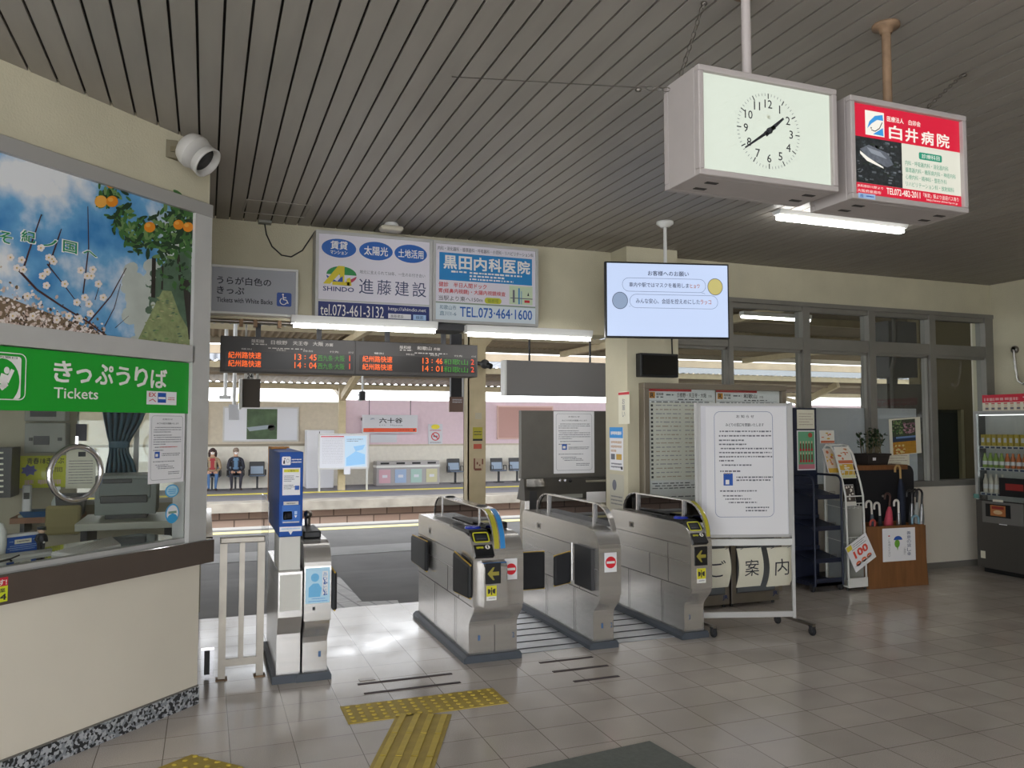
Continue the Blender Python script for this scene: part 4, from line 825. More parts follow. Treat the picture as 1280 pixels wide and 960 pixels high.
pc = at(1108, 60, Y=YC + DEP / 2); m = MB(); m.cyl((pc.x, pc.y, z1 + .02), (pc.x, pc.y, HC), .018, RUST); m.build('pole', t); m = MB(); m.lathe([(0, HC), (.055, HC), (.055, HC - .012), (.03, HC - .016), (.022, HC - .04)], RUST, 20, (pc.x, pc.y, 0)); m.build('ceiling_flange', t)
m = MB()
for z in (z0 + .05, z1 - .05): m.cyl((CLK[1] + .02, YC + DEP / 2, z), (x0 - .02, YC + DEP / 2, z), .012, DARK, 10)
m.build('link_bolt', t)
def chain(pts, label, wire=None):
    t = thing('chain', label, 'chain', pts[0], group='stay chains of the hanging boxes'); m = MB(); L_ = 0
    a, b_ = V(pts[0]), V(pts[1]); n = max(3, int((b_ - a).length / .032)); d = (b_ - a) / n
    for i in range(n):
        c0 = a + d * (i + .5); dn = d.normalized(); s_ = dn.cross(V((0, 1, 0)) if i % 2 else V((1, .3, .2))).normalized()
        m.tube([c0 + dn * .019 * math.cos(k_ * math.pi / 5) + s_ * .0075 * math.sin(k_ * math.pi / 5) for k_ in range(10)], .002, STEELD, 6, True)
    m.build('links', t)
    m = MB(); m.lathe([(.012, 0), (.014, .006), (.006, .012)], STEELD, 10, b_ - V((0, 0, .012))); m.build('anchor', t)
    if wire: m = MB(); m.tube(wire, .0025, STEELD, 6); m.build('stay_wire', t)
chain([(CLK[0], YC + DEP * .7, CLK[3] + .02), at(880, 2, Z=HC)], 'steel chain rising from the clock case to the ceiling')
wa = V((CLK[0] - .02, YC + DEP * .8, CLK[3])); we = at(565, 96, Z=HC - .006); chain([wa, wa + (we - wa) * .12], 'chain and long thin stay wire running left from the clock', [wa + (we - wa) * .12, we])
chain([(x1 - .12, YC + DEP * .7, z1 + .02), at(1205, 92, Z=HC)], 'steel chain from the hospital lightbox slanting up to the right')
# strip lamp on the ceiling behind the boxes
YL = 5.0; a = at(973, 271, Y=YL); b_ = at(1127, 287, Y=YL); z = (a.z + b_.z) / 2
t = thing('fluorescent_fitting', 'lit fluorescent strip lamp seen below the clock and hospital lightbox', 'lamp', ((a.x + b_.x) / 2, YL, z), group='fluorescent fittings in the hall'); m = MB(); m.prism([(YL - .07, z + .06), (YL + .07, z + .06), (YL + .035, z + .01), (YL - .035, z + .01)], 'x', a.x - .02, b_.x + .02, LAMPB)
for x in (a.x + .2, b_.x - .2): m.cyl((x, YL, z + .06), (x, YL, HC - .002), .01, LAMPB, 8)
m.build('housing', t); m = MB(); m.box(a.x, b_.x, YL - .028, YL + .028, z - .025, z + .01, LAMP); m.build('tube', t)
# TV
o_ = at(759, 326, Y=5.55); rz = math.radians(-7); 
tl = at(759, 325.5, Y=5.6); tv_n = V((math.sin(math.radians(-14)), -math.cos(math.radians(14)), 0)).normalized()
P0 = at(835, 375, Y=5.55); ppl = lambda x, y: at(x, y, pl=(P0, tv_n))
a, b_, c_, d_ = ppl(759, 325.5), ppl(914, 331), ppl(909.5, 425), ppl(754.5, 420.5)
u = (b_ - a + c_ - d_) / 2; u.z = 0; z1 = (a.z + b_.z) / 2; z0 = (c_.z + d_.z) / 2; cen = (a + b_ + c_ + d_) / 4; hw = u.length / 2; u.normalize()
bk = -tv_n; MT = Matrix(((u.x, bk.x, 0, cen.x), (u.y, bk.y, 0, cen.y), (0, 0, 1, 0), (0, 0, 0, 1)))
t = thing('television', 'flat television hanging from the ceiling with a pale blue station notice', 'television', (cen.x, cen.y, z0))
m = MB(MT); m.box(-hw, hw, .003, .05, z0, z1, BLACK); m.box(-hw * .7, hw * .7, .05, .08, z0 + .08, z1 - .1, BLACK); m.build('casing', t, bevel=.004)
SCR = mat('lit_screen', lin('c3d3f2'), .3, emit=.31); STX = mat('screen_dark_text', '2d3350', .4)
m = MB(MT); e = .014; m.box(-hw + e, hw - e, 0, .004, z0 + e, z1 - e, SCR)
F = Face(m, MT @ V((-hw + e, 0, z1 - e)), u * (2 * hw - 2 * e), V((0, 0, z0 - z1 + 2 * e)), .001)
F.text('お客様へのお願い', .335, .095, .675, .165, STX, 1, .015)
outline(F, .125, .20, .815, .385, .09, .004, STX, 1); outline(F, .185, .425, .915, .61, .09, .004, STX, 1)
F.line([(.78, .385), (.81, .40)], .004, STX, 1); F.line([(.19, .59), (.18, .595)], .004, STX, 1)
F.text('車内や駅ではマスクを着用しま', .18, .26, .675, .325, STX, 1, .01); F.text('ヒョウ', .685, .265, .765, .325, mat('screen_orange', lin('d8783a'), .4, emit=.15), 1, .02)
F.text('みんな安心、会話を控えめにした', .235, .48, .765, .55, STX, 1, .01); F.text('ラッコ', .77, .485, .86, .55, mat('screen_orange', '', .4), 1, .02)
for cx, cy, cm in ((.895, .30, 'e6d98a'), (.105, .515, 'a9bfdf')):
    F.ell(cx, cy, .062, .115, mat('screen_disc_' + cm, lin(cm), .4, emit=.18), 1); ring(F, cx, cy, .064, .118, .06, STX, 1.5)
m.build('screen', t)
m = MB(MT); m.cyl((.0, .06, z1 - .1), (.0, .06, HC), .014, LAMPB); m.box(-.05, .05, .045, .08, z1 - .15, z1 - .05, DARK); m.build('ceiling_pole', t)
m = MB(MT); m.lathe([(0, HC), (.07, HC), (.07, HC - .02), (.03, HC - .05)], LAMPB, 18, (0, .06, 0)); m.build('ceiling_flange', t)
# small black display on the column with its cable
a, b_ = at(800, 441, Y=6.42), at(847.5, 472, Y=6.42)
t = thing('small_monitor', 'small black switched off screen on the column below the television', 'monitor', ((a.x + b_.x) / 2, 6.5, b_.z)); m = MB(); m.box(a.x, b_.x, 6.41, 6.5, b_.z, a.z, BLACK); m.build('casing', t, bevel=.006); m = MB(); m.box(a.x + .02, b_.x - .02, 6.405, 6.412, b_.z + .02, a.z - .02, mat('dead_screen', '0c0c0e', .2)); m.build('screen', t)
m = MB(); x = at(841, 430, Y=6.45).x; m.tube([(x, 6.46, a.z), (x, 6.47, a.z + .2), (x - .01, 6.47, a.z + .5)], .008, BLACK, 6); m.build('cable', t)
# ------------------------------------------------------------------ ticket gates
ZB = .865; YU = 5.15; YLO = 5.26
def side_prof(yb):
    """upper body seen from the side: flat face, rolled front edge, flat top"""
    return [(yb, .39), (YU, .39), (YU, .70)] + [(YU + .13 - .13 * math.cos(math.radians(a)), .70 + .155 * math.sin(math.radians(a))) for a in range(10, 91, 10)] + [(YU + .2, ZB), (yb - .03, ZB), (yb, ZB - .03)]
def low_prof(yb):
    return [(yb, .045), (YLO, .045), (YLO, .235)] + [(YLO - (YLO - YU) * (.5 - .5 * math.cos(math.pi * i / 8)), .235 + .155 * i / 8) for i in range(1, 9)] + [(yb, .39)]
def body(t, x0, x1, yb, half=None):
    m = MB(); m.prism(side_prof(yb), 'x', x0, x1, STEEL); m.build('upper_body', t, bevel=.003)
    m = MB(); m.prism(low_prof(yb), 'x', x0 + .006, x1 - .006, STEEL)
    if half: m.box(half - .002, half + .002, YLO - .001, YLO + .01, .05, .24, SEAM)
    m.build('lower_body', t)
def plinth(t, x0, x1, yb):
    m = MB(); m.prism([(x0 - .035, 0), (x0 - .035, .03), (x0 - .012, .05), (x1 + .008, .05), (x1 + .02, .03), (x1 + .02, 0)], 'y', YLO - .03, yb + .03, PLINTH); m.build('plinth', t)
def seams(t, x, yb, sgn):
    """joints of the service panels on one flank"""
    m = MB(); xa, xb = sorted((x, x + sgn * .0015))
    y0 = YU + .03
    m.box(xa, xb, y0, yb, .388, .392, SEAM).box(xa, xb, y0 + .02, yb, .70, .703, SEAM).box(xa, xb, y0, yb - .2, .575, .578, STEELD)
    for y in (YU + .42, YU + .95): m.box(xa, xb, y, y + .003, .05, .388, SEAM)
    m.box(xa, xb, YU + .6, YU + .603, .392, .575, SEAM).box(xa, xb, YU + .32, YU + .323, .392, .70, SEAM)
    m.build('panel_joints', t)
    m = MB(); m.box(x, x + sgn * .003, yb - .42, yb - .34, .745, .79, STEELD) if sgn > 0 else m.box(x - .003, x, yb - .42, yb - .34, .745, .79, STEELD)
    xx = sorted((x + sgn * .003, x + sgn * .006)); m.box(xx[0], xx[1], yb - .40, yb - .365, .755, .78, BLACK); m.build('latch', t)
def guard(t, x0, x1, yf, yb, stripes=None):
    """smoked side screen on the gate: steel band bent over smoked panes with two bars"""
    r = .26
    out = [(YU + .012, .70)] + [(yf + r - r * math.cos(math.radians(a)), .76 + r * math.sin(math.radians(a))) for a in range(0, 91, 10)] + [(yb - .22, 1.02)] + [(yb - .22 + .22 * math.sin(math.radians(a)), .865 + .155 * math.cos(math.radians(a))) for a in range(15, 91, 15)]
    out[0] = (yf, .70)
    m = MB()
    for i in range(len(out) - 1):
        (y0, z0), (y1, z1) = out[i], out[i + 1]; m.bar(((x0 + x1) / 2, y0, z0), ((x0 + x1) / 2, y1, z1), x1 - x0, .012, STEEL, up=(1, 0, 0)) if False else m.hexa([(x0, y0, z0), (x1, y0, z0), (x1, y1, z1), (x0, y1, z1)], [(x0, y0 + .012, z0 - .008), (x1, y0 + .012, z0 - .008), (x1, y1 + .012 * (i < 9), z1 - .012), (x0, y1 + .012 * (i < 9), z1 - .012)], STEEL)
    m.build('guard_band', t)
    m = MB(); xm_ = (x0 + x1) / 2; pts = [(max(y, yf + .02), z - .01) for y, z in out[1:]] + [(yf + .05, ZB)]
    if x1 - x0 > .06:
        for xa in (x0 + .006, x1 - .010): m.prism(pts, 'x', xa, xa + .004, SMOKE)
    else: m.prism(pts, 'x', xm_ - .002, xm_ + .002, SMOKE)
    m.build('smoked_pane', t)
    m = MB()
    for y in (yf + .32, yb - .24): m.box(x0, x1, y - .008, y + .008, ZB - .005, 1.012, STEEL)
    m.build('guard_bar', t)
    if stripes:
        m = MB(); n = len(stripes)
        for j, sm_ in enumerate(stripes):
            xa = x0 + (x1 - x0) * (j + .12) / n; xb = x0 + (x1 - x0) * (j + .88) / n; o2 = [(y - .0015, z + .0015) for y, z in out[1:10]]
            for i in range(len(o2) - 1): m.add([(xa, *o2[i]), (xb, *o2[i]), (xb, *o2[i + 1]), (xa, *o2[i + 1])], [(0, 1, 2, 3)], sm_)
        m.build('colour_stripes', t)
def reader(t, x0, x1):
    """sloping black card reader with a blue disc behind it"""
    m = MB(); xa, xb = x0 + .012, x1 - .006; a = V((0, YU - .002, .715)); b_ = V((0, YU + .115, .868))
    q = lambda x, f, l=0.0: V((x, a.y + (b_.y - a.y) * f, a.z + (b_.z - a.z) * f)) + V((0, -.79, .61)) * l
    m.hexa([q(xa, 0, .03), q(xb, 0, .03), q(xb, 1, .02), q(xa, 1, .02)], [q(xa, 0, -.01), q(xb, 0, -.01), q(xb, 1, -.02), q(xa, 1, -.02)], BLACK)
    F = Face(m, q(xa, 1, .0212), q(xb, 1, .0212) - q(xa, 1, .0212), q(xa, 0, .0312) - q(xa, 1, .0212), .001)
    outline(F, .10, .06, .90, .44, .06, .05, mat('reader_yellow', 'c9c832', .5), 1); F.rect(.2, .16, .8, .36, mat('reader_screen', '2b2f33', .3), 1); F.lines([(.24, .76, .3)], INKG, 1.5, .03)
    F.text('ICOCA', .10, .62, .52, .70, mat('reader_yellow', '', .5), 1, .02) if False else F.lines([(.12, .5, .63)], mat('reader_yellow', '', .5), 1, .09)
    F.ell(.72, .66, .13, .085, WHITE, 1); F.text('1', .69, .60, .75, .72, BLACK, 2, .02)
    m.build('card_reader', t)
    m = MB(); m.prism([(YU + .12, ZB), (YU + .13, ZB + .022), (YU + .50, ZB + .012), (YU + .52, ZB)], 'x', xa, xb, BLACK); m.build('top_panel', t)
    m = MB(); cx = (xa + xb) / 2; m.lathe([(0, .012), (.05, .012), (.058, .004), (.058, -.006)], mat('blue_lens', '2a3fb8', .25), 24, (cx, YU + .25, ZB + .021), (0, -.03, 1)); o = m.build('touch_disc', t); o.scale = (1, 1, 1)
    m = MB(); m.box(x0 + .02, x1 - .02, YU + .62, YU + 1.1, ZB, ZB + .006, STEELD).box(x0 + .05, x1 - .05, YU + .56, YU + .66, ZB, ZB + .012, DARK); m.build('ticket_track', t)
def arrow_sign(t, x0, x1, y, z0, z1):
    m = MB(); m.box(x0, x1, y - .004, y, z0, z1, BLACK); F = Face(m, (x0, y - .004, z1), V((x1 - x0, 0, 0)), V((0, 0, z0 - z1)), .001); AR = mat('dim_arrow', '9a8f3a', .5)
    F.poly([(.12, .5), (.48, .2), (.60, .2), (.45, .42), (.88, .42), (.88, .6), (.45, .6), (.60, .82), (.48, .82)], AR, 1); m.build('arrow_display', t)
def hand_sign(t, x0, x1, y, z0, z1):
    m = MB(); m.box(x0, x1, y - .003, y, z0, z1, WHITE); F = Face(m, (x0, y - .003, z1), V((x1 - x0, 0, 0)), V((0, 0, z0 - z1)), .001); F.rect(0, 0, 1, .72, mat('sticker_yellow', 'd8d02c', .5), .5)
    F.poly([(.12, .2), (.36, .24), (.42, .36), (.36, .5), (.14, .56)], INK, 1); F.poly([(.88, .2), (.64, .24), (.58, .36), (.64, .5), (.86, .56)], INK, 1); F.ell(.5, .18, .07, .06, INK, 1); F.rect(.44, .25, .56, .62, INK, 1.2); F.lines([(.2, .85, .82)], INKG, 1, .06); m.build('warning_sticker', t)
def noentry(t, x0, x1, y, z0, z1):
    m = MB(); m.box(x0, x1, y - .002, y, z0, z1, PAPER); F = Face(m, (x0, y - .002, z1), V((x1 - x0, 0, 0)), V((0, 0, z0 - z1)), .001); w = .43; F.ell(.5, .5, w, w * (x1 - x0) / (z1 - z0), REDS, 1, 32); F.rect(.16, .44, .84, .56, WHITE, 2); m.build('no_entry_sticker', t)
REDS = mat('no_entry_red', 'd81f2e', .45)
def flap(t, q, th, label=None):
    """padded flap door: outline q, thickness vector th, yellow piping on its edge"""
    m = MB(); m.slab(q, th, BLACKR); o = m.build('flap_door', t, bevel=.02)
    c_ = [V(p) + V(th) * .5 for p in q]; ctr = sum(c_, V()) / 4; c2 = [p + (p - ctr).normalized() * -.004 for p in c_]
    for k0, k1 in ((3, 2), (0, 1)): e = MB().tube([c2[k0], c2[k1]], .006, mat('yellow_piping', 'b8952c', .6), 6).build('edge_piping', o); e['label'] = 'yellow edge piping'
def digits(t, spots):
    m = MB()
    for s_, x, y, z in spots:
        F = Face(m, (x, y, z + .035), V((.016, 0, 0)), V((0, 0, -.035)), .001); F.text(s_, 0, 0, 1, 1, mat('digit_blue', '4f6f9a', .5), .6)
    m.build('number', t)
# double gate (left of the three)
x0, x1, yb = 1.688, 2.05, 6.63
t = thing('ticket_gate', 'wide steel ticket gate with blue disc, yellow and blue stripes, nearest the open lane', 'ticket gate', ((x0 + x1) / 2, 5.9, 0), group='steel ticket gates')
xd = 1.93; plinth(t, x0, x1, yb); body(t, x0, x1, yb, 1.88); seams(t, x0, yb, -1); guard(t, 1.838, 1.928, 5.165, yb + .06, [mat('stripe_yellow', 'b3ab2e', .5), mat('stripe_blue', '2f86c9', .5)]); reader(t, x0, 1.838)
m = MB(); m.prism([(YU + .002, .395), (YU - .075, .395), (YU - .075, .665), (YU - .06, .685), (YU + .002, .70)], 'x', 1.742, 1.905, STEEL); m.build('display_box', t, bevel=.004)
m = MB(); m.box(1.742, 1.905, YU - .062, YU + .01, .686, .690, mat('ledge_blue', '3a78b8', .35)); m.build('ledge', t)
a = at(500 + 427 / 4, 600 + 418 / 4, Y=YU - .075); b_ = at(500 + 503 / 4, 600 + 516 / 4, Y=YU - .075); arrow_sign(t, a.x, b_.x, YU - .075, b_.z, a.z)
a = at(500 + 432 / 4, 600 + 530 / 4, Y=YU - .075); b_ = at(500 + 482 / 4, 600 + 600 / 4, Y=YU - .075); hand_sign(t, a.x, b_.x, YU - .075, b_.z, a.z)
a = at(500 + 524 / 4, 600 + 395 / 4, Y=YU); b_ = at(500 + 585 / 4, 600 + 495 / 4, Y=YU); noentry(t, a.x, b_.x, YU, b_.z, a.z)
m = MB(); m.box(1.96, 2.04, YU + .28, YU + .62, ZB, .915, BLACK); m.build('ticket_slot_unit', t, bevel=.01)
flap(t, [(x0 - .015, 5.10, .46), (x0 - .015, 5.47, .44), (x0 - .015, 5.47, .72), (x0 - .015, 5.10, .68)], (-.035, 0, 0))
flap(t, [(x0 - .015, 6.22, .45), (x0 - .015, 6.70, .46), (x0 - .015, 6.70, .68), (x0 - .015, 6.22, .69)], (-.035, 0, 0))
a = at(653, 691, Y=5.55); b_ = at(682, 736, Y=5.55); flap(t, [(x1 + .005, 5.55, b_.z), (b_.x, 5.55, b_.z), (b_.x, 5.55, a.z), (x1 + .005, 5.55, a.z)], (0, .035, 0))
digits(t, [('1', 1.76, YLO, .14), ('2', 2.01, YLO, .14)])
m = MB()
for y in (5.55, 6.35): m.lathe([(0, .012), (.03, .010), (.045, 0)], BLACK, 14, (1.883, y, 1.02))
m.build('sensor', t)
# centre gate
x0, x1 = 2.63, 2.806
t = thing('ticket_gate', 'narrow steel ticket gate with a red no entry sticker in the middle of the row', 'ticket gate', ((x0 + x1) / 2, 5.9, 0), group='steel ticket gates')
plinth(t, x0, x1, yb); body(t, x0, x1, yb); seams(t, x0, yb, -1); guard(t, 2.768, 2.806, 5.2, yb)
a = at(640 + 462 / 4, 590 + 405 / 4, Y=YU); b_ = at(640 + 523 / 4, 590 + 498 / 4, Y=YU); noentry(t, a.x, b_.x, YU, b_.z, a.z)
m = MB(); m.box(x0 - .03, x0, 5.22, 5.50, .42, .72, DARK); m.build('flap_housing', t, bevel=.004)
m = MB(); m.cyl((x0 - .02, 5.56, .44), (x0 - .02, 5.56, .72), .014, STEEL); m.build('hinge_post', t)
a = at(693, 692, Y=5.55); b_ = at(728, 731, Y=5.55); flap(t, [(a.x, 5.55, b_.z), (x0 - .03, 5.55, b_.z + .02), (x0 - .03, 5.55, a.z + .01), (a.x, 5.55, a.z - .02)], (0, .035, 0))
digits(t, [('1', 2.70, YLO, .14), ('2', 2.775, YLO, .14)])
# right gate
x0, x1, yb3 = 3.396, 3.58, 6.42
t = thing('ticket_gate', 'steel ticket gate with a card reader beside the wheeled notice board', 'ticket gate', ((x0 + x1) / 2, 5.9, 0), group='steel ticket gates')
plinth(t, x0, x1, yb3); body(t, x0, x1, yb3); seams(t, x0, yb3, -1); guard(t, 3.54, 3.58, 5.165, yb3 + .03, [mat('stripe_yellow', '', .5)]); reader(t, x0, 3.54)
a = at(640 + 912 / 4, 590 + 375 / 4, Y=YU); b_ = at(640 + 976 / 4, 590 + 465 / 4, Y=YU); arrow_sign(t, a.x, b_.x, YU, b_.z, a.z)
a = at(640 + 924 / 4, 590 + 483 / 4, Y=YU); b_ = at(640 + 968 / 4, 590 + 553 / 4, Y=YU); hand_sign(t, a.x, b_.x, YU, b_.z, a.z)
digits(t, [('3', 3.44, YLO, .14)])
# gate unit by the ticket office: steel body with a poster, and the tall blue card charger beside it
g = lambda px, py, Y_=YU: at(240 + px / 3, 560 + py / 3, Y=Y_)
x0 = g(420, 600).x; x1 = g(521, 600).x
t = thing('ticket_gate', 'steel gate end with a pale blue poster beside the tall blue charging machine', 'ticket gate', ((x0 + x1) / 2, 5.9, 0), group='steel ticket gates')
plinth(t, x0, x1, 6.6); body(t, x0, x1, 6.6)
a = g(427, 452); b_ = g(516, 578); m = MB(); m.box(a.x, b_.x, YU - .003, YU, b_.z, a.z, mat('poster_pale_blue', 'b5dcf2', .5)); F = Face(m, (a.x, YU - .003, a.z), V((b_.x - a.x, 0, 0)), V((0, 0, b_.z - a.z)), .001); PB = mat('poster_cyan', '6fb9e6', .5)
F.ell(.38, .27, .17, .12, PB, 1); F.poly([(.12, .82), (.12, .55), (.3, .44), (.52, .44), (.66, .58), (.6, .82)], PB, 1)
for i in range(4): F.line([(.72, .14 + i * .16), (.80, .24 + i * .16), (.74, .30 + i * .16), (.9, .28 + i * .16)], .025, BLUE if i % 2 else PAPER, 2)
F.rect(.68, .1, .92, .78, PAPER, 1.2); F.vtext('ありがとう', .71, .12, .88, .76, SKYB, 2); F.lines([(.25, .8, .86), (.12, .9, .93)], SKYB, 2, .02); m.build('poster', t)
m = MB(); m.box(x0 + .02, x1 - .03, YU + .26, YU + .6, ZB, .915, BLACK); m.build('ticket_slot_unit', t, bevel=.01)
m = MB(); a = g(452, 590); m.box(a.x, a.x + .016, YU - .002, YU, a.z - .03, a.z - .01, BLACK); m.build('lock', t)
flap(t, [(x1 + .004, 5.12, .45), (x1 + .004, 5.42, .44), (x1 + .004, 5.42, .70), (x1 + .004, 5.12, .69)], (.03, 0, 0)); digits(t, [('1', x1 - .06, YLO, .14)])
m = MB(); m.cyl((x1 - .08, 5.75, .915), (x1 - .08, 5.75, .98), .02, STEELD); m.ball((x1 - .08, 5.73, .99), .03, STEELD, 12); m.build('sensor', t)
xa = g(332, 300).x; xb = g(419, 300).x; ym = 5.22
t = thing('charging_machine', 'tall blue card charging machine on a steel pedestal beside the railing', 'machine', ((xa + xb) / 2, 5.5, 0)); LT = t
m = MB(); m.prism([(6.1, .045), (YLO, .045), (YLO, .30), (YU + .03, .42), (YU + .03, .70), (6.1, .70)], 'x', xa - .005, xb, STEEL); m.build('pedestal', t, bevel=.003)
m = MB(); m.prism([(xa - .03, 0), (xa - .03, .05), (xb, .05), (xb, 0)], 'y', YLO - .02, 6.12, PLINTH); m.build('plinth', t)
zt = g(330, 15, ym).z; z3 = g(330, 335, ym).z; z2 = .70
m = MB(); m.box(xa, xb - .01, ym + .01, 5.6, z2, z3, mat('off_white_panel', 'cfcdc5', .5)); m.build('coin_panel', t, bevel=.004)
m = MB(); m.box(xa, xb - .005, YU + .02, YU + .031, .60, .695, LAMPB) if False else m.box(xa + .004, xb - .01, YU + .024, YU + .031, .46, .68, mat('off_white_panel', '', .5)); m.build('service_door', t)
DB = mat('deep_blue_enamel', '0f4a9c', .5, spec=.3)
m = MB(); m.box(xa - .005, xb, ym, 6.15, z3, zt, DB); m.build('cabinet', t, bevel=.006)
m = MB(); m.box(xa - .007, xb, 6.15, 6.19, z3, zt + .01, mat('orange_trim', 'c9862c', .5)); m.box(xa - .007, xb - .04, 5.9, 6.19, zt, zt + .012, mat('orange_trim', '', .5)); m.build('orange_edge', t)
m = MB(); F = Face(m, (xa, ym - .0005, zt), V((xb - xa - .005, 0, 0)), V((0, 0, z3 - zt)), .0015)
def icon(x0_, y0_, x1_, y1_):
    F.rrect(x0_, y0_, x1_, y1_, .015, PAPER, 1); w = x1_ - x0_; h = y1_ - y0_; F.poly([(x0_ + w * .15, y0_ + h * .55), (x0_ + w * .28, y0_ + h * .35), (x0_ + w * .34, y0_ + h * .55), (x0_ + w * .34, y0_ + h * .85), (x0_ + w * .15, y0_ + h * .85)], INK, 2); F.ell(x0_ + w * .33, y0_ + h * .25, w * .07, h * .07, INK, 2); ring(F, x0_ + w * .66, y0_ + h * .5, w * .18, h * .22, .18, INKG, 2)
icon(.06, .055, .46, .155); F.lines([(.5, .95, .085), (.5, .95, .115)], PAPER, 1, .014)
F.rect(.10, .19, .90, .51, PAPER, 1); F.rect(.16, .205, .84, .24, mat('sticker_yellow', '', .5), 2); F.text('ご案内', .35, .21, .65, .235, INK, 3); F.lines([(.16, .62, .28), (.16, .6, .30), (.16, .64, .32), (.16, .5, .34), (.16, .6, .39), (.16, .66, .41), (.16, .5, .43), (.7, .84, .29)], INKG, 2, .009, 4); F.rect(.66, .40, .86, .45, BLUE, 2)
F.rect(0, .575, 1, .578, NAVY, 1); F.rect(.16, .585, .84, .625, mat('off_white_panel', '', .5), 1); F.lines([(.3, .7, .60)], INKG, 2, .014); F.rect(.10, .63, .92, .835, mat('lighter_blue_panel', '2a68bc', .5), 1); icon(.15, .70, .56, .80); F.rect(.66, .70, .78, .74, mat('pale_blue_print', '', .5), 2); F.poly([(.66, .75), (.78, .75), (.72, .78)], PAPER, 2)
F.rect(.14, .82, .88, .835, ALU, 2); F.rect(0, .88, 1, .935, PAPER, 1); F.lines([(.08, .92, .897)], mat('pale_blue_print', '', .5), 2, .016); F.poly([(.40, .934), (.60, .934), (.50, .975)], PAPER, 1); m.build('front_print', t)
m = MB(); m.box(xa - .06, xa - .055, 5.35, 6.0, .55, 1.12, ACRYL); m.build('acrylic_shield', t)
# railing
a = at(272, 851, Z=0); b_ = at(329, 846, Z=0); zt = at(300, 672, Y=a.y).z; yr = a.y
t = thing('railing', 'square steel barrier railing between the counter and the blue machine', 'railing', ((a.x + b_.x) / 2, yr, 0)); w = .044
RAIL = mat('worn_steel_rail', 'a8a196', .4, .6, noise=.15, nscale=6)
for x in (a.x + w / 2, b_.x - w / 2): m = MB(); m.box(x - w / 2, x + w / 2, yr + .002, yr + .045, 0, zt - .035, RAIL).box(x - w * .8, x + w * .8, yr - .015, yr + .06, 0, .006, RUST); m.build('post', t)
m = MB(); m.box(a.x, b_.x, yr, yr + .05, zt - .035, zt + .004, RAIL); m.build('top_rail', t, bevel=.006)
zl = at(300, 823, Y=yr).z; m = MB(); m.box(a.x + w, b_.x - w, yr + .005, yr + .04, zl - .045, zl, RAIL); m.build('bottom_rail', t)
xm_ = at(302, 750, Y=yr).x; m = MB(); m.box(xm_ - .016, xm_ + .016, yr + .008, yr + .036, zl, zt - .03, RAIL); m.build('middle_bar', t)
# ------------------------------------------------------------------ behind the gates
# post with stickers on the platform side
a = at(585, 600, Y=8.0); b_ = at(607, 600, Y=8.0)
t = thing('roof_post', 'cream steel roof post covered in worn stickers behind the left gate', 'post', ((a.x + b_.x) / 2, 8.08, -.25)); m = MB(); m.box(a.x, b_.x, 8.0, 8.02, -.3, 3.35, POSTC).box(a.x, b_.x, 8.14, 8.16, -.3, 3.35, POSTC).box((a.x + b_.x) / 2 - .02, (a.x + b_.x) / 2 + .02, 8.02, 8.14, -.3, 3.35, POSTC).box(a.x, a.x + .012, 8.0, 8.16, -.3, 3.35, POSTC); m.build('shaft', t)
def sticker(x0, y0, x1, y1, mt, nm='sticker', Y_=8.0):
    a = at(x0, y0, Y=Y_); b_ = at(x1, y1, Y=Y_); m = MB(); m.box(a.x, b_.x, Y_ - .002, Y_, b_.z, a.z, mt); return m, a, b_
m, a, b_ = sticker(591, 534, 603, 551, mat('sticker_olive', 'a39a2e', .6)); F = Face(m, (a.x, 7.998, a.z), V((b_.x - a.x, 0, 0)), V((0, 0, b_.z - a.z)), .001); F.rect(0, .85, 1, 1, BLACK, 1); F.lines([(.1, .9, .3), (.1, .9, .5)], INK, 1, .08); m.build('yellow_sticker', t)
m, a, b_ = sticker(592, 555, 602, 561, mat('faded_red', 'b0503c', .6)); m.build('red_sticker', t)
m, a, b_ = sticker(592, 573, 604, 588, mat('faded_sticker', 'b09c82', .7)); F = Face(m, (a.x, 7.998, a.z), V((b_.x - a.x, 0, 0)), V((0, 0, b_.z - a.z)), .001)
for q in ((0, 0, .15, .9), (.85, .05, 1, .5), (.1, .82, .8, 1), (.3, .3, .45, .5), (.55, .5, .7, .62)): F.rect(*q, mat('sticker_rust', '6f4030', .7), 1)
m.build('torn_sticker', t)
m, a, b_ = sticker(594, 516, 602, 524, mat('grey_patch', 'b0a894', .7)); m.build('grey_sticker', t)
pb_ = at(590, 440, Y=8.0); m = MB(); m.bar((pb_.x, 8.08, 2.3), (pb_.x + .55, 8.08, 2.95), .08, .08, POSTC, up=(0, 1, 0)); m.build('brace', t)
m = MB(); p = at(606, 455, Y=7.9); m.ball(p, .05, DARK, 12); m.cyl(p, p + V((-.1, .1, .02)), .02, DARK); m.cyl(p, p + V((.05, -.06, -.03)), .03, BLACK); m.build('small_camera', t)
# hanging grey panel
a = at(633, 450, Y=8.3); b_ = at(760, 496, Y=8.3)
t = thing('hanging_signboard', 'large grey sign back hanging beyond the column', 'panel', ((a.x + b_.x) / 2, 8.33, b_.z)); m = MB(); m.box(a.x, b_.x + .15, 8.3, 8.42, b_.z, a.z, mat('grey_panel', '7b7876', .55)); m.build('panel', t); m = MB(); m.box(a.x - .02, a.x, 8.29, 8.43, b_.z, a.z, LAMPB); m.build('edge_strip', t)
m = MB()
for x in (a.x + .3, b_.x - .2): m.cyl((x, 8.36, a.z), (x, 8.36, 3.35), .012, DARK, 8)
m.build('hanger', t)
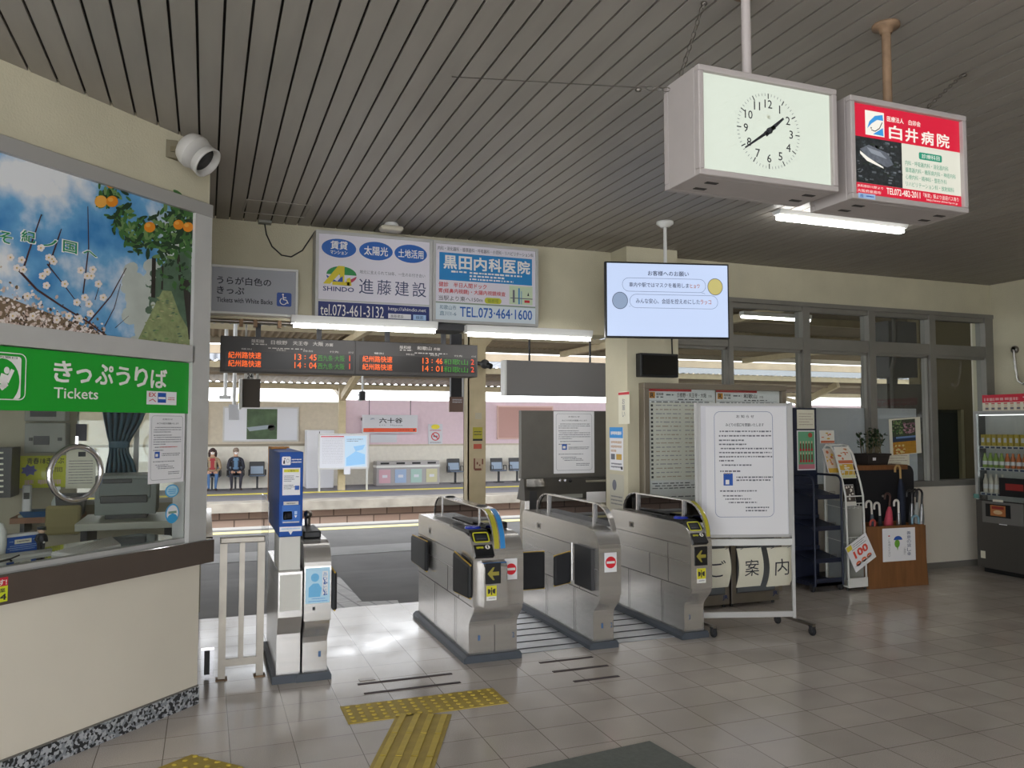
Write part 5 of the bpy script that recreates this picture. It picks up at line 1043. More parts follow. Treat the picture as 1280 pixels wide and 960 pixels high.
# fare adjustment machine
YM = 7.5; a = at(651, 513, Y=YM); b_ = at(757, 596, Y=YM); zq = at(700, 625, Y=YM).z
t = thing('fare_adjustment_machine', 'steel fare adjustment machine with a notice on its back panel behind the middle gate', 'machine', ((a.x + b_.x) / 2, YM + .3, -.05))
MB().box(a.x, b_.x + .1, YM, YM + .06, b_.z, a.z, mat('machine_steel_panel', '6f6c66', .42, .5, noise=.06)).build('back_panel', t, bevel=.004)
MB().hexa([(a.x + .02, YM - .03, b_.z), (b_.x + .1, YM - .03, b_.z), (b_.x + .1, YM + .06, b_.z), (a.x + .02, YM + .06, b_.z)][::1], [(a.x - .02, YM - .16, zq + .02), (b_.x + .1, YM - .16, zq + .02), (b_.x + .1, YM + .06, zq + .02), (a.x - .02, YM + .06, zq + .02)], mat('machine_shelf', '4f4c48', .35, .6)).build('coin_shelf', t)
MB().box(a.x - .02, b_.x + .1, YM - .16, YM - .02, -.1, zq + .02, STEEL).build('lower_body', t, bevel=.004)
def on(x0, y0, x1, y1, Y_, mt, nm, par, d=.004):
    p, q = at(x0, y0, Y=Y_), at(x1, y1, Y=Y_); m = MB(); m.box(p.x, q.x, Y_ - d, Y_, q.z, p.z, mt); return m.build(nm, par)
on(658, 599, 682, 608, YM - .12, mat('mirror_slot', 'a9a49c', .1, 1.0), 'coin_tray', t); on(732, 600, 757, 602, YM - .12, CHROME, 'note_slot', t)
for x in (700, 706, 713): 
    p = at(x, 601, Y=YM - .13); m = MB(); m.ball(p, .018, CHROME if x < 712 else BLACK, 10); m.build('button', t)
on(662, 614, 671, 640, YM - .161, DARK, 'dark_door', t); on(733, 615, 757, 628, YM - .161, PAPER, 'printed_label', t); on(700, 618, 728, 622, YM - .161, PUTTY, 'name_plate', t)
p, q = at(692, 514, Y=YM - .003), at(743, 591, Y=YM - .003); m = MB(); m.box(p.x, q.x, YM - .003, YM - .001, q.z, p.z, PAPER); F = Face(m, (p.x, YM - .003, p.z), V((q.x - p.x, 0, 0)), V((0, 0, q.z - p.z)), .001); notice_print(F, 8, True, (.2, .53, .32, .62)); single(m, 'notice_sheet', 'white notice sheet hanging on the back of the steel fare adjustment machine', 'notice')
# posters on the column
def sheet(x0, y0, x1, y1, Y_, mt, label, fn, name='poster', cat='poster'):
    p, q = at(x0, y0, Y=Y_), at(x1, y1, Y=Y_); m = MB(); m.box(p.x, q.x, Y_, Y_ + .004, q.z, p.z, mt); F = Face(m, (p.x, Y_, p.z), V((q.x - p.x, 0, 0)), V((0, 0, q.z - p.z)), .001); fn(F); return single(m, name, label, cat)
# these hang on the left flank of the column, which faces the gates
def flank(x0, y0, x1, y1, mt, label, fn):
    X_ = 3.617; p, q = at(x0, y0, X=X_), at(x1, y1, X=X_); m = MB(); m.box(X_, X_ + .003, q.y, p.y, q.z, p.z, mt); F = Face(m, (X_, p.y, p.z), V((0, q.y - p.y, 0)), V((0, 0, q.z - p.z)), .001); fn(F); return single(m, 'poster', label, 'poster')
flank(773, 490, 787, 530, PAPERY, 'narrow cream strip notice with a red top high on the column', lambda F: (F.rect(0, .02, 1, .1, REDN, 1), F.vtext('お願い', .35, .2, .6, .8, INKG, 1)))
flank(762, 534, 779, 589, PAPER, 'blue topped poster on the flank of the column', lambda F: (F.rect(0, 0, 1, .25, SKYB, 1), F.lines([(.1, .9, .1)], WHITE, 2, .08), F.lines([(.1, .9, .32), (.1, .9, .42), (.1, .5, .52)], mat('poster_tan', 'c9a98a', .6), 1, .06), F.rect(.1, .62, .4, .75, INKG, 1), F.rect(.5, .62, .9, .75, mat('poster_ochre', 'c9a040', .6), 1), F.lines([(.1, .9, .83), (.1, .9, .9)], INKG, 1, .04), F.rect(.85, .9, .97, .97, INK, 2)))
flank(762, 592, 780, 640, mat('grey_paper', 'bdb9a8', .7), 'grey paper notice below the blue topped poster', lambda F: (F.ell(.35, .3, .15, .15, INKG, 1), F.lines([(.1, .9, .6), (.1, .9, .7), (.1, .9, .8)], INKG, 1, .04)))
# timetable board hung on column and window
YT = 6.40; a = at(805, 476, Y=YT); b_ = at(983, 484, Y=YT); c_ = at(806, 640, Y=YT)
t = thing('timetable_board', 'large framed timetable board behind the wheeled notice board', 'timetable', ((a.x + b_.x) / 2, YT + .05, .75)); x0, x1, z1, z0 = a.x, b_.x, (a.z + b_.z) / 2, .75
TF = mat('bronze_frame', '857c6e', .45, .4); fw_ = .055
m = MB(); m.box(x0, x1, YT, YT + .1, z1 - fw_, z1, TF).box(x0, x1, YT, YT + .1, z0, z0 + fw_, TF).box(x0, x0 + fw_, YT, YT + .1, z0 + fw_, z1 - fw_, TF).box(x1 - fw_, x1, YT, YT + .1, z0 + fw_, z1 - fw_, TF); m.build('frame', t, bevel=.005)
m = MB(); F = Face(m, (x0 + fw_, YT + .04, z1 - fw_), V((x1 - x0 - 2 * fw_, 0, 0)), V((0, 0, z0 - z1 + 2 * fw_)), .001); m.box(x0 + fw_, x1 - fw_, YT + .041, YT + .095, z0 + fw_, z1 - fw_, PAPER)
W_ = .50
for i, (dst) in enumerate(('日根野・天王寺・大阪', '和歌山')):
    o_ = i * .5
    F.rect(o_, .0, o_ + .32, .018, REDN, 1); F.rect(o_ + .015, .025, o_ + .055, .075, mat('line_orange', 'd8902c', .5), 1); F.text('R', o_ + .023, .031, o_ + .047, .07, INK, 2, .03); F.text('阪和線', o_ + .065, .03, o_ + .115, .052, INK, 1, .02); F.text('紀州路線', o_ + .135, .03, o_ + .20, .052, INK, 1, .02) if False else F.lines([(o_ + .065, o_ + .12, .06), (o_ + .135, o_ + .2, .04)], INKG, 1, .012)
    F.text(dst, o_ + .215, .028, o_ + (.43 if i == 0 else .32), .066, INK, 1, .02); F.text('方面', o_ + (.445 if i == 0 else .34), .042, o_ + (.47 if i == 0 else .37), .062, INK, 1); F.lines([(o_ + .22, o_ + .40, .078), (o_ + .03, o_ + .45, .10)], INKG, 1, .01, i)
    F.line([(o_ + .01, .092), (o_ + .48, .092)], .002, INKG, 1); F.rect(o_ + .02, .11, o_ + .48, .74, mat('timetable_tint', 'e4e0d6', .6), .5)
    for j in range(18):
        y = .125 + j * .034; F.rect(o_ + .025, y, o_ + .04, y + .018, INK, 1); F.lines([(o_ + .06, o_ + .24, y + .003), (o_ + .27, o_ + .46, y + .003)], mat('timetable_digit', 'b8a698', .6) if j % 2 else mat('pale_grey_print', 'a8a5aa', .6), 1, .010, j + i * 30)
    F.lines([(o_ + .03, o_ + .3, .76), (o_ + .05, o_ + .4, .78), (o_ + .03, o_ + .4, .80), (o_ + .03, o_ + .45, .87)], INKG, 1, .009, i)
F.rect(.495, 0, .503, 1, TF, 2)
m.build('timetable', t); MB().box(x0 + fw_, x1 - fw_, YT + .02, YT + .024, z0 + fw_, z1 - fw_, GLASS).build('cover_glass', t)
m = MB()
for x in (x0 + .1, x1 - .1): m.box(x, x + .04, YT + .04, YT + .08, 0, z0, TF)
m.build('leg', t)
# wheeled notice board
YN = 5.05; PN = V((0, YN, 0)); nb = V((math.sin(math.radians(-17)), -math.cos(math.radians(17)), 0)); BR0 = V((4.334, 5.2, 0))
g = lambda x, y: at(x, y, pl=(BR0, nb))
a, b_, c_, d_ = g(869, 504), g(987, 504), g(990, 671), g(878, 676)
un = V((math.cos(math.radians(-17)), math.sin(math.radians(-17)), 0)); P0 = BR0.copy(); sx = lambda p: (p - P0).dot(un)
MN = Matrix(((un.x, -nb.x, 0, P0.x), (un.y, -nb.y, 0, P0.y), (0, 0, 1, 0), (0, 0, 0, 1)))
sl, sr = sx(a) + .004, sx(b_) + .006; z1 = (a.z + b_.z) / 2; z0 = c_.z - .0
t = thing('notice_board', 'wheeled aluminium notice board with a large white printed notice', 'notice board', (P0.x + un.x * (sl + sr) / 2, P0.y + un.y * (sl + sr) / 2, 0))
m = MB(MN); fr_ = .022
for s_ in (sl, sr): m.box(s_ - .012, s_ + .012, -.012, .014, .09, z1 + .005, ALU)
m.box(sl, sr, -.010, .012, .10, .145, ALU).box(sl, sr, -.010, .012, z0 - .065, z0 - .012, LAMPB); m.build('frame', t, bevel=.003)
m = MB(MN); m.box(sl + .012, sr - .012, -.014, .02, z0, z0 + fr_, ALU).box(sl + .012, sr - .012, -.014, .02, z1 - fr_, z1, ALU).box(sl + .012, sl + .012 + fr_, -.014, .02, z0, z1, ALU).box(sr - .012 - fr_, sr - .012, -.014, .02, z0, z1, ALU); m.box(sl + .012, sr - .012, -.004, .016, z0 + .01, z1 - .01, mat('board_white', 'dcdbe0', .35)); m.build('board', t)
m = MB(); pa, pb2 = g(881, 509), g(984, 668); F = Face(m, MN @ V((sx(pa) + .004, -.006, pa.z)), un * (sx(pb2) - sx(pa)), V((0, 0, pb2.z - pa.z)), .001); F.rect(0, 0, 1, 1, PAPER, .3)
outline(F, .105, .035, .83, .86, .045, .003, mat('border_blue', '5a6a9a', .6), 1)
F.text('お 知 ら せ', .38, .06, .60, .085, INK, 1, .01); F.text('みどりの窓口を閉鎖いたします', .245, .125, .72, .152, INK, 1, .01)
rows = [(.17, .82, .185), (.16, .81, .22), (.16, .47, .255), (.16, .50, .287), (.18, .82, .32), (.16, .81, .352), (.16, .82, .384), (.16, .34, .415), (.19, .56, .45), (.17, .42, .497), (.37, .82, .545), (.37, .79, .568), (.165, .62, .652), (.2, .44, .69), (.23, .55, .715), (.27, .62, .742), (.48, .77, .782), (.48, .74, .806)]
F.lines(rows, INKG, 1, .012, 21); F.rect(.21, .52, .325, .615, BLUE, 1); F.rect(.235, .57, .28, .605, WHITE, 2); F.lines([(.22, .3, .515)], mat('tan_print', 'b09a8a', .6), 2, .01)
m.build('notice', t)
for s_ in (sl, sr):
    q = P0 + un * s_; m = MB(); m.box(q.x - .014, q.x + .014, q.y - .22, q.y + .22, .07, .09, STEELD); m.build('foot', t)
def caster(t, P, par=None):
    m = MB(); m.lathe([(0, -.012), (.03, -.012), (.034, -.006), (.034, .006), (.03, .012), (0, .012)], BLACKR, 16, P + V((0, 0, .034)), (1, 0, 0)); m.lathe([(.014, -.014), (.014, .014)], STEELD, 10, P + V((0, 0, .034)), (1, 0, 0)); m.box(P.x - .02, P.x - .014, P.y - .015, P.y + .015, P.z + .03, P.z + .075, DARK).box(P.x + .014, P.x + .02, P.y - .015, P.y + .015, P.z + .03, P.z + .075, DARK).box(P.x - .02, P.x + .02, P.y - .015, P.y + .02, P.z + .068, P.z + .078, DARK); m.build('caster', t)
for s_ in (sl, sr):
    for d in (-.2, .2): caster(t, V((P0.x + un.x * s_, P0.y + un.y * s_ + d, 0)))
# ------------------------------------------------------------------ right hand side of the hall
# steel recycling bins behind the notice board, and the three cream sheets with characters
def pxbox(x0, y0, x1, y1, Y_): 
    a = at(x0, y0, Y=Y_); b_ = at(x1, y1, Y=Y_); return a.x, b_.x, b_.z, a.z
YBIN = at(940, 757, Z=0).y
for (xa, xb, lab) in ((868, 912, 'steel recycling bin behind the notice board, left of its twin'), (914, 974, 'steel recycling bin behind the notice board, right of its twin')):
    x0, x1, _, _ = pxbox(xa, 700, xb, 750, YBIN)
    t = thing('recycling_bin', lab, 'bin', ((x0 + x1) / 2, YBIN + .2, 0), group='steel bins behind the notice board')
    MB().box(x0, x1, YBIN, YBIN + .4, .03, .92, STEELD).build('body', t, bevel=.004)
    m = MB(); m.box(x0 + .05, x1 - .05, YBIN - .006, YBIN, .12, .60, DARK).box(x0 + .055, x1 - .055, YBIN - .009, YBIN - .006, .13, .59, mat('grey_glass', '5c6064', .15)); m.build('door_window', t)
    m = MB(); m.box(x0 + .06, x1 - .06, YBIN - .006, YBIN, .70, .82, BLACK); m.build('slot', t)
    m = MB(); F = Face(m, (x1 - .075, YBIN - .0005, .115), V((.06, 0, 0)), V((0, 0, -.05)), .001); F.text('JR', .05, .05, .95, .95, mat('navy_emblem', '24386e', .5), 1, .04); m.build('emblem', t)
    m = MB()
    for x in (x0 + .03, x1 - .03): m.cyl((x, YBIN + .05, 0), (x, YBIN + .05, .03), .015, BLACK)
    m.build('leg', t)
SHEET = mat('cream_cloth', 'dcd8c4', .9, bump=.15, bscale=30)
for ch, xa, xb, ya, yb_, lab in (('ご', 884, 911, 687, 734, 'cream hanging sheet partly hidden by the right gate'), ('案', 921.5, 951.5, 686, 732.5, 'middle of three cream hanging sheets under the notice board'), ('内', 959.5, 988.5, 685, 731.5, 'cream hanging sheet at the right end under the notice board')):
    Y0 = 5.2 + (4.334 - at((xa + xb) / 2, 700, Y=5.35).x) * .3057 + .10; x0, x1, z0, z1 = pxbox(xa, ya, xb, yb_, Y0); n = 12
    if ch == 'ご': x0 -= .05
    yc = lambda i: Y0 - .035 * math.sin(i / n * 3.0) + .02 * (i / n) ** 3
    m = MB(); vs = []
    for i in range(n + 1):
        z = z1 + (z0 - z1) * i / n
        vs += [(x0, yc(i), z), (x1, yc(i) - .004, z)]
    m.add(vs, [(2 * i, 2 * i + 1, 2 * i + 3, 2 * i + 2) for i in range(n)], SHEET, True); m.add([(x, y + .012, z) for x, y, z in vs], [(2 * i, 2 * i + 2, 2 * i + 3, 2 * i + 1) for i in range(n)], SHEET, True)
    for i in range(n):
        for k_ in (0, 1): p, q = vs[2 * i + k_], vs[2 * i + 2 + k_]; m.add([p, q, (q[0], q[1] + .012, q[2]), (p[0], p[1] + .012, p[2])], [(0, 1, 2, 3)], SHEET)
    m.add([vs[0], vs[1], (vs[1][0], vs[1][1] + .012, vs[1][2]), (vs[0][0], vs[0][1] + .012, vs[0][2])], [(0, 1, 2, 3)], SHEET); m.add([vs[-2], vs[-1], (vs[-1][0], vs[-1][1] + .012, vs[-1][2]), (vs[-2][0], vs[-2][1] + .012, vs[-2][2])], [(0, 1, 2, 3)], SHEET)
    t = thing('hanging_sheet', lab, 'hanging sheet', ((x0 + x1) / 2, Y0, z0), group='cream sheets with handwritten characters')
    gl, fs, gx, gy, gw, gh = glyphs(ch, 0.0); cx = (x0 + x1) / 2; w_ = (x1 - x0) * .60; h_ = (z1 - z0) * .42; pts = []
    for q in gl:
        z = z1 - (z1 - z0) * .28 - h_ + h_ * (q.y - gy) / gh; i = (z1 - z) / (z1 - z0) * n; pts.append((cx - w_ / 2 + w_ * (q.x - gx) / gw, yc(i) - .007, z))
    m.add(pts, fs, INK); m.build('sheet', t)
    m = MB()
    for x in (x0 + .03, x1 - .03): m.tube([(x, yc(0) + .005, z1 - .01), (x, Y0 - .085, z1 + .03)], .002, INKG, 5)
    m.build('string', t)
# navy leaflet rack
def frame_pts(x, yb, yf, zt, zb, r=.06): return [(x, yb, zt - .02), (x, yb - .01, zt), (x, yf + r, zt)] + [(x, yf + r - r * math.sin(math.radians(a)), zt - r + r * math.cos(math.radians(a))) for a in (30, 60, 90)] + [(x, yf, zb)]
YR = at(1035, 740, Z=0).y; a = at(1020, 735, Y=YR); b_ = at(1054, 735, Y=YR); xl, xr = a.x - .005, b_.x; YRB = YR + .34
t = thing('leaflet_rack', 'navy steel leaflet rack with empty sloping shelves on casters', 'rack', ((xl + xr) / 2, YR + .17, 0))
zr = at(1035, 594, Y=YR + .1).z
m = MB()
for x in (xl, xr): m.tube(frame_pts(x, YRB, YR, zr, .06), .011, NAVYS, 8); m.box(x - .012, x + .012, YR, YRB, .055, .08, NAVYS)
m.build('side_frame', t)
zt = at(1005, 510, Y=YRB).z
x0, x1, _, _ = pxbox(988.5, 520, 1022, 600, YRB); m = MB(); m.box(x0, x1, YRB, YRB + .02, .06, zt, NAVYS); m.build('back_panel', t, bevel=.003)
for zf in (at(1035, 621, Y=YR + .05).z, at(1035, 660, Y=YR + .05).z, at(1035, 700, Y=YR + .05).z):
    m = MB(); m.hexa([(xl, YR + .03, zf), (xr, YR + .03, zf), (xr, YRB, zf + .05), (xl, YRB, zf + .05)], [(xl, YR + .03, zf + .012), (xr, YR + .03, zf + .012), (xr, YRB, zf + .062), (xl, YRB, zf + .062)], NAVYS); m.box(xl, xr, YR + .02, YR + .032, zf - .02, zf + .022, NAVYS); m.box(xl, xr, YRB - .03, YRB, zf + .06, zf + .10, NAVYS)
    m.tube([(xr - .03, YR + .05, zf + .01), (xr - .03, YR + .05, zf + .05), (xr - .10, YR + .05, zf + .05), (xr - .10, YR + .05, zf + .01)], .003, STEELD, 5); m.build('shelf', t)
m = MB(); m.box(xl, xr, YR, YRB, .06, .09, NAVYS).box(xl, xr, YR, YR + .012, .06, .13, NAVYS); m.build('base_tray', t)
x0, x1, z0, z1 = pxbox(996, 538, 1019.5, 587.5, YRB - .002); m = MB(); m.box(x0, x1, YRB - .004, YRB, z0, z1, PAPER); F = Face(m, (x0, YRB - .004, z1), V((x1 - x0, 0, 0)), V((0, 0, z0 - z1)), .001)
F.rect(.05, .03, .95, .97, mat('poster_green', '6fae86', .6), 1); F.rect(.05, .85, .95, .97, mat('poster_rose', 'cf7f8c', .6), 2); F.ell(.72, .12, .12, .06, mat('faded_red', '', .6), 2)
for r_ in (0, 1):
    for i in range(5): F.rect(.14 + i * .155, .32 + r_ * .28, .22 + i * .155, .50 + r_ * .28, mat('bottle_brown', '7a4a30', .6), 2); F.rect(.15 + i * .155, .27 + r_ * .28, .21 + i * .155, .33 + r_ * .28, mat('bottle_cream', 'd8c0a0', .6), 2); F.rect(.12 + i * .155, .46 + r_ * .28, .23 + i * .155, .52 + r_ * .28, REDN, 2.5)
o = m.build('rack_poster', t); o['label'] = 'green poster of rows of small bottles'
x0, x1, z0, z1 = pxbox(996, 512, 1018, 536, YRB - .002); m = MB(); m.box(x0, x1, YRB - .004, YRB, z0, z1, PAPERY); F = Face(m, (x0, YRB - .004, z1), V((x1 - x0, 0, 0)), V((0, 0, z0 - z1)), .001); F.lines([(.1, .9, .2), (.1, .8, .34), (.1, .9, .48), (.1, .7, .62), (.1, .9, .76)], mat('tan_print', '', .6), 1, .04); m.build('rack_notice', t)
for x in (xl, xr):
    for y in (YR + .04, YRB - .04): caster(t, V((x, y, 0)))
# white wire brochure rack
YW = 6.19; x0 = 5.875; x1 = 6.095; YWB = YW + .30; ztw = at(1040, 556, Y=YWB).z
t = thing('brochure_rack', 'white wire brochure rack beside the brown umbrella box', 'rack', ((x0 + x1) / 2, YW + .15, 0))
m = MB()
for x in (x0, x1): m.tube([(x, YWB, .05), (x, YWB, ztw - .03), (x, YWB - .03, ztw), (x, YWB - .09, ztw - .01), (x, YWB - .15, ztw - .08), (x, YW + .05, ztw - .38), (x, YW + .02, ztw - .50), (x, YW, .03)], .010, WIREW, 8)
m.tube([(x0, YWB - .03, ztw), (x1, YWB - .03, ztw)], .008, WIREW, 8); m.tube([(x0, YW + .02, ztw - .50), (x1, YW + .02, ztw - .50)], .006, WIREW, 8)
m.build('wire_frame', t)
for k_, zz in enumerate((ztw - .30, ztw - .62, ztw - .95)):
    m = MB(); yf = YW + (.09, .02, .02)[k_]
    for x in [x0 + (x1 - x0) * i / 4 for i in range(5)]: m.tube([(x, YWB - .02, zz + .02), (x, yf, zz), (x, yf - .005, zz + .05)], .003, WIREW, 5)
    m.tube([(x0, yf - .005, zz + .05), (x1, yf - .005, zz + .05)], .004, WIREW, 6); m.build('wire_shelf', t)
m = MB(); m.box(x0 - .008, x1 + .008, YW - .01, YW + .008, .03, .12, WIREW).box(x0, x1, YW, YWB, .03, .045, WIREW); m.build('base_panel', t)
m = MB(); m.box(x0 + .004, x0 + .008, YW + .03, YWB - .03, .1, ztw - .55, glass_mat('white_acrylic_side', 'c9d2d2', .06, haze=.45)); m.build('side_panel', t)
m = MB(); m.box(x1 - .008, x1 - .004, YW + .03, YWB - .03, .06, ztw - .60, mat('pale_grey_board', 'b5b2a8', .7)); m.build('side_panel', t)
m = MB(); m.box(x0 + .01, x1 - .01, YWB - .006, YWB - .002, .06, ztw - .12, mat('pale_grey_board', '', .7)); m.build('back_panel', t)
m = MB()
for x in (x0, x1): m.cyl((x, YW + .02, 0), (x, YW + .02, .03), .012, BLACK).cyl((x, YWB - .02, 0), (x, YWB - .02, .05), .012, BLACK)
m.build('foot', t)
def brochure(px0, py0, px1, py1, Y_, tilt, label, cols, name='brochure', extra=None, roll=0.0, group='brochures in the white rack'):
    a = at(px0, py0, Y=Y_); b_ = at(px1, py1, Y=Y_); w = b_.x - a.x; h = a.z - b_.z; c0 = V(((a.x + b_.x) / 2, Y_, (a.z + b_.z) / 2))
    u = V((math.cos(roll), 0, -math.sin(roll))); v = V((-math.sin(roll), -tilt, -math.cos(roll))).normalized()
    o_ = c0 - u * w / 2 - v * h / 2; m = MB(); n_ = v.cross(u).normalized(); q = [o_, o_ + u * w, o_ + u * w + v * h, o_ + v * h]; m.slab(q, -n_ * .006, PAPER); F = Face(m, o_, u * w, v * h, .001); rd = random.Random(label)
    F.rect(.02, .02, .98, .98, cols[0], .6)
    for i in range(14): F.ell(rd.uniform(.15, .85), rd.uniform(.1, .75), rd.uniform(.04, .13), rd.uniform(.03, .08), rd.choice(cols), 1 + i * .03)
    F.rect(.02, .80, .98, .98, cols[1], 2)
    if extra: extra(F)
    return single(m, name, label, 'brochure', group)
BP = [mat('flyer_' + c_, c_, .55) for c_ in ('d8c9b8', 'd0a83a', 'c86f4a', 'e0ddd2', 'b8875f', 'cfd0a0')]
brochure(1032, 560, 1046, 592, YW + .22, .35, 'pale orange brochure at the left of the white rack top', [BP[0], BP[1], BP[2], BP[3]])
brochure(1045, 558, 1064, 580, YW + .17, .35, 'white brochure with a red picture at the right of the white rack top', [BP[3], BP[2], BP[4], BP[3]])
brochure(1048, 576, 1068, 598, YW + .13, .35, 'yellow brochure low in the top tier of the white rack', [BP[1], BP[5], BP[3]])
brochure(1056, 606, 1069, 632, YW + .10, .2, 'dark and white brochure on the second tier of the white rack', [mat('flyer_dark', '4d443f', .5), BP[3], BP[3], mat('flyer_dark', '', .5)])
brochure(1025, 538, 1043, 554, YWB - .0, .05, 'small orange and white card standing on top of the white rack', [BP[3], BP[2], BP[1], BP[3]])
def f100(F):
    F.rect(.0, .0, 1, 1, PAPER, 1.6); F.rect(.02, .02, .25, .2, YEL, 2); F.text('100', .2, .30, .85, .58, mat('coral_red', 'e0503c', .5), 2.5, .06); F.lines([(.3, .9, .08), (.3, .8, .15), (.2, .9, .23)], INKG, 2, .025)
    for i in range(3): F.ell(.24 + i * .26, .78, .11, .085, mat('coral_orange', 'e06a3a', .5), 2); F.lines([(.18 + i * .26, .3 + i * .26, .77)], PAPER, 2.5, .02, i)
f_ = brochure(1061, 674, 1091, 707, YW - .035, 0, 'tilted white flyer with a large red 100 hanging on the white rack', [PAPER, PAPER], 'flyer', f100, math.radians(-28), None); f_['category'] = 'flyer'
# brown umbrella box with umbrellas
a = at(1087, 737, Z=0); b_ = at(1161, 731, Z=0); ang = math.atan2(b_.y - a.y, b_.x - a.x); MU = Matrix.Translation((a.x, a.y, 0)) @ Matrix.Rotation(ang, 4, 'Z'); wd = (b_ - a).length; hz = at(1084, 659, Y=a.y).z; dp = .34
WB = mat('brown_veneer_box', '7f5430', .5, noise=.18, nscale=4, stretch=(6, 6, .8))
t = thing('umbrella_box', 'brown wooden umbrella box with a white umbrella poster on its front', 'box', a, ang)
m = MB(MU); e = .018; m.hexa([(0, 0, 0), (wd, 0, 0), (wd, e, 0), (0, e, 0)], [(.0, .01, hz), (wd - .03, .01, hz), (wd - .03, e + .01, hz), (.0, e + .01, hz)], WB); m.box(0, wd, dp - e, dp, 0, hz, WB).box(0, e, e, dp - e, 0, hz, WB).box(wd - e, wd, e, dp - e, 0, hz - .01, WB).box(e, wd - e, e, dp - e, .02, .04, WB); m.build('body', t, bevel=.003)
p, q = at(1103, 661, pl=(a, MU.to_3x3() @ V((0, 1, 0)))), at(1145, 700, pl=(a, MU.to_3x3() @ V((0, 1, 0)))); ml = MU.inverted(); p, q = ml @ p, ml @ q
m = MB(MU); F = Face(m, MU @ V((p.x, .004, p.z)), MU.to_3x3() @ V((q.x - p.x, 0, 0)), V((0, 0, q.z - p.z)), .0012); F.rect(0, 0, 1, 1, PAPER, 1); F.poly([(.36 + .12 * math.cos(math.radians(x)), .32 + .11 * math.sin(math.radians(x))) for x in range(180, 361, 15)], BLUE, 2) if False else F.poly([(.47 + .13 * math.cos(math.radians(x)), .36 + .12 * math.sin(math.radians(x))) for x in range(180, 361, 15)], BLUE, 2); F.ell(.44, .47, .08, .12, mat('leaf_green', '6fae3a', .5), 2); F.poly([(.42, .55), (.48, .52), (.45, .68)], mat('leaf_green', '', .5), 2)
F.vtext('善意の貸し傘', .74, .1, .86, .86, mat('navy_emblem', '', .5), 2); F.vtext('ご自由に', .64, .58, .70, .82, INKG, 2); F.vtext('ご利用ください', .17, .3, .23, .86, INKG, 2); F.ell(.2, .23, .03, .02, REDN, 2); m.build('box_poster', t)
def umbrella(px, pyt, pxb, col, hcol, label, clear=False, rad=.029, hook=.035, lean=0.0, yy=.15, hd=1):
    top = at(px, pyt, Y=a.y + yy); bx = at(pxb, 657, Y=a.y + yy); base = V((bx.x, a.y + yy + .02, .05)); d = (top - base).normalized(); L_ = (top - base).length
    t = thing('umbrella', label, 'umbrella', base, group='umbrellas in the brown box'); h0 = L_ - hook
    s_ = d.cross(V((0, 1, 0))).normalized() * hd
    m = MB(); m.tube([base, base + d * (h0 - .08)], .006, STEELD, 6); m.build('shaft', t)
    m = MB(); c0 = base + d * (h0) + s_ * hook
    m.tube([base + d * (h0 - .12), base + d * (h0 - .04)] + [c0 - s_ * hook * math.cos(math.radians(x)) + d * hook * math.sin(math.radians(x)) for x in range(0, 181, 20)] + [c0 + s_ * hook - d * .03], .011, hcol, 10); m.build('handle', t)
    m = MB(); n = 14; prof = [(.010, .10), (rad * .7, .45 * L_), (rad * .85, max(.5 * L_, h0 - .26)), (rad * .55, h0 - .15), (.012, h0 - .10)]
    vs = []
    for r, z in prof: vs += [base + d * z + (s_ * math.cos(k_ * 2 * math.pi / n) + V((0, 1, 0)) * math.sin(k_ * 2 * math.pi / n)) * r * (1 + (.22 if k_ % 2 else -.12)) for k_ in range(n)]
    m.add(vs, [(i * n + k_, i * n + (k_ + 1) % n, (i + 1) * n + (k_ + 1) % n, (i + 1) * n + k_) for i in range(len(prof) - 1) for k_ in range(n)], col, True); m.build('canopy', t)
HW = mat('white_handle', 'd8d4cc', .4); HB = mat('black_handle', '1d1b1c', .4); CLR = glass_mat('clear_vinyl', 'dfe3e4', .12, .15, .25)
umbrella(1089, 626, 1094, mat('grey_cloth', '5a6470', .8), HW, 'umbrella with a white hook handle at the left end of the box', yy=.12)
umbrella(1099, 628, 1104, mat('dark_cloth', '2c3034', .8), HW, 'second white hooked umbrella from the left, dark canopy', yy=.2)
umbrella(1094, 650, 1091, mat('red_cloth', 'a8433c', .7), mat('red_handle', 'b04a44', .4), 'short umbrella with a red loop handle at the box front', yy=.06, hook=.03)
umbrella(1113, 617, 1106, mat('pink_cloth', 'd04f62', .75), mat('dark_brown_handle', '4a2f26', .45), 'pink umbrella with a dark brown handle', rad=.045, yy=.2)
umbrella(1123, 625, 1125, CLR, HW, 'clear umbrella with a white hook handle in the middle of the box', yy=.1, hook=.03)
umbrella(1125, 582, 1131, mat('dark_navy_cloth', '1f2638', .8), mat('tan_handle', 'b8935a', .45), 'tall navy umbrella with a tan hook handle', yy=.24, rad=.04)
umbrella(1140, 613, 1139, CLR, HB, 'clear umbrella with a black hook left of another black hook', yy=.14)
umbrella(1147, 612, 1142, mat('white_cloth', 'bfc1bd', .8), HB, 'white umbrella with a black handle leaning against the black cabinet', yy=.26)
umbrella(1153, 612, 1149, CLR, HB, 'clear umbrella with a large black hook at the right end of the box', yy=.18, hook=.05)
umbrella(1148, 644, 1152, CLR, mat('pale_blue_handle', '8fb6c9', .3), 'short clear umbrella with a pale blue handle', yy=.08, hook=.045)
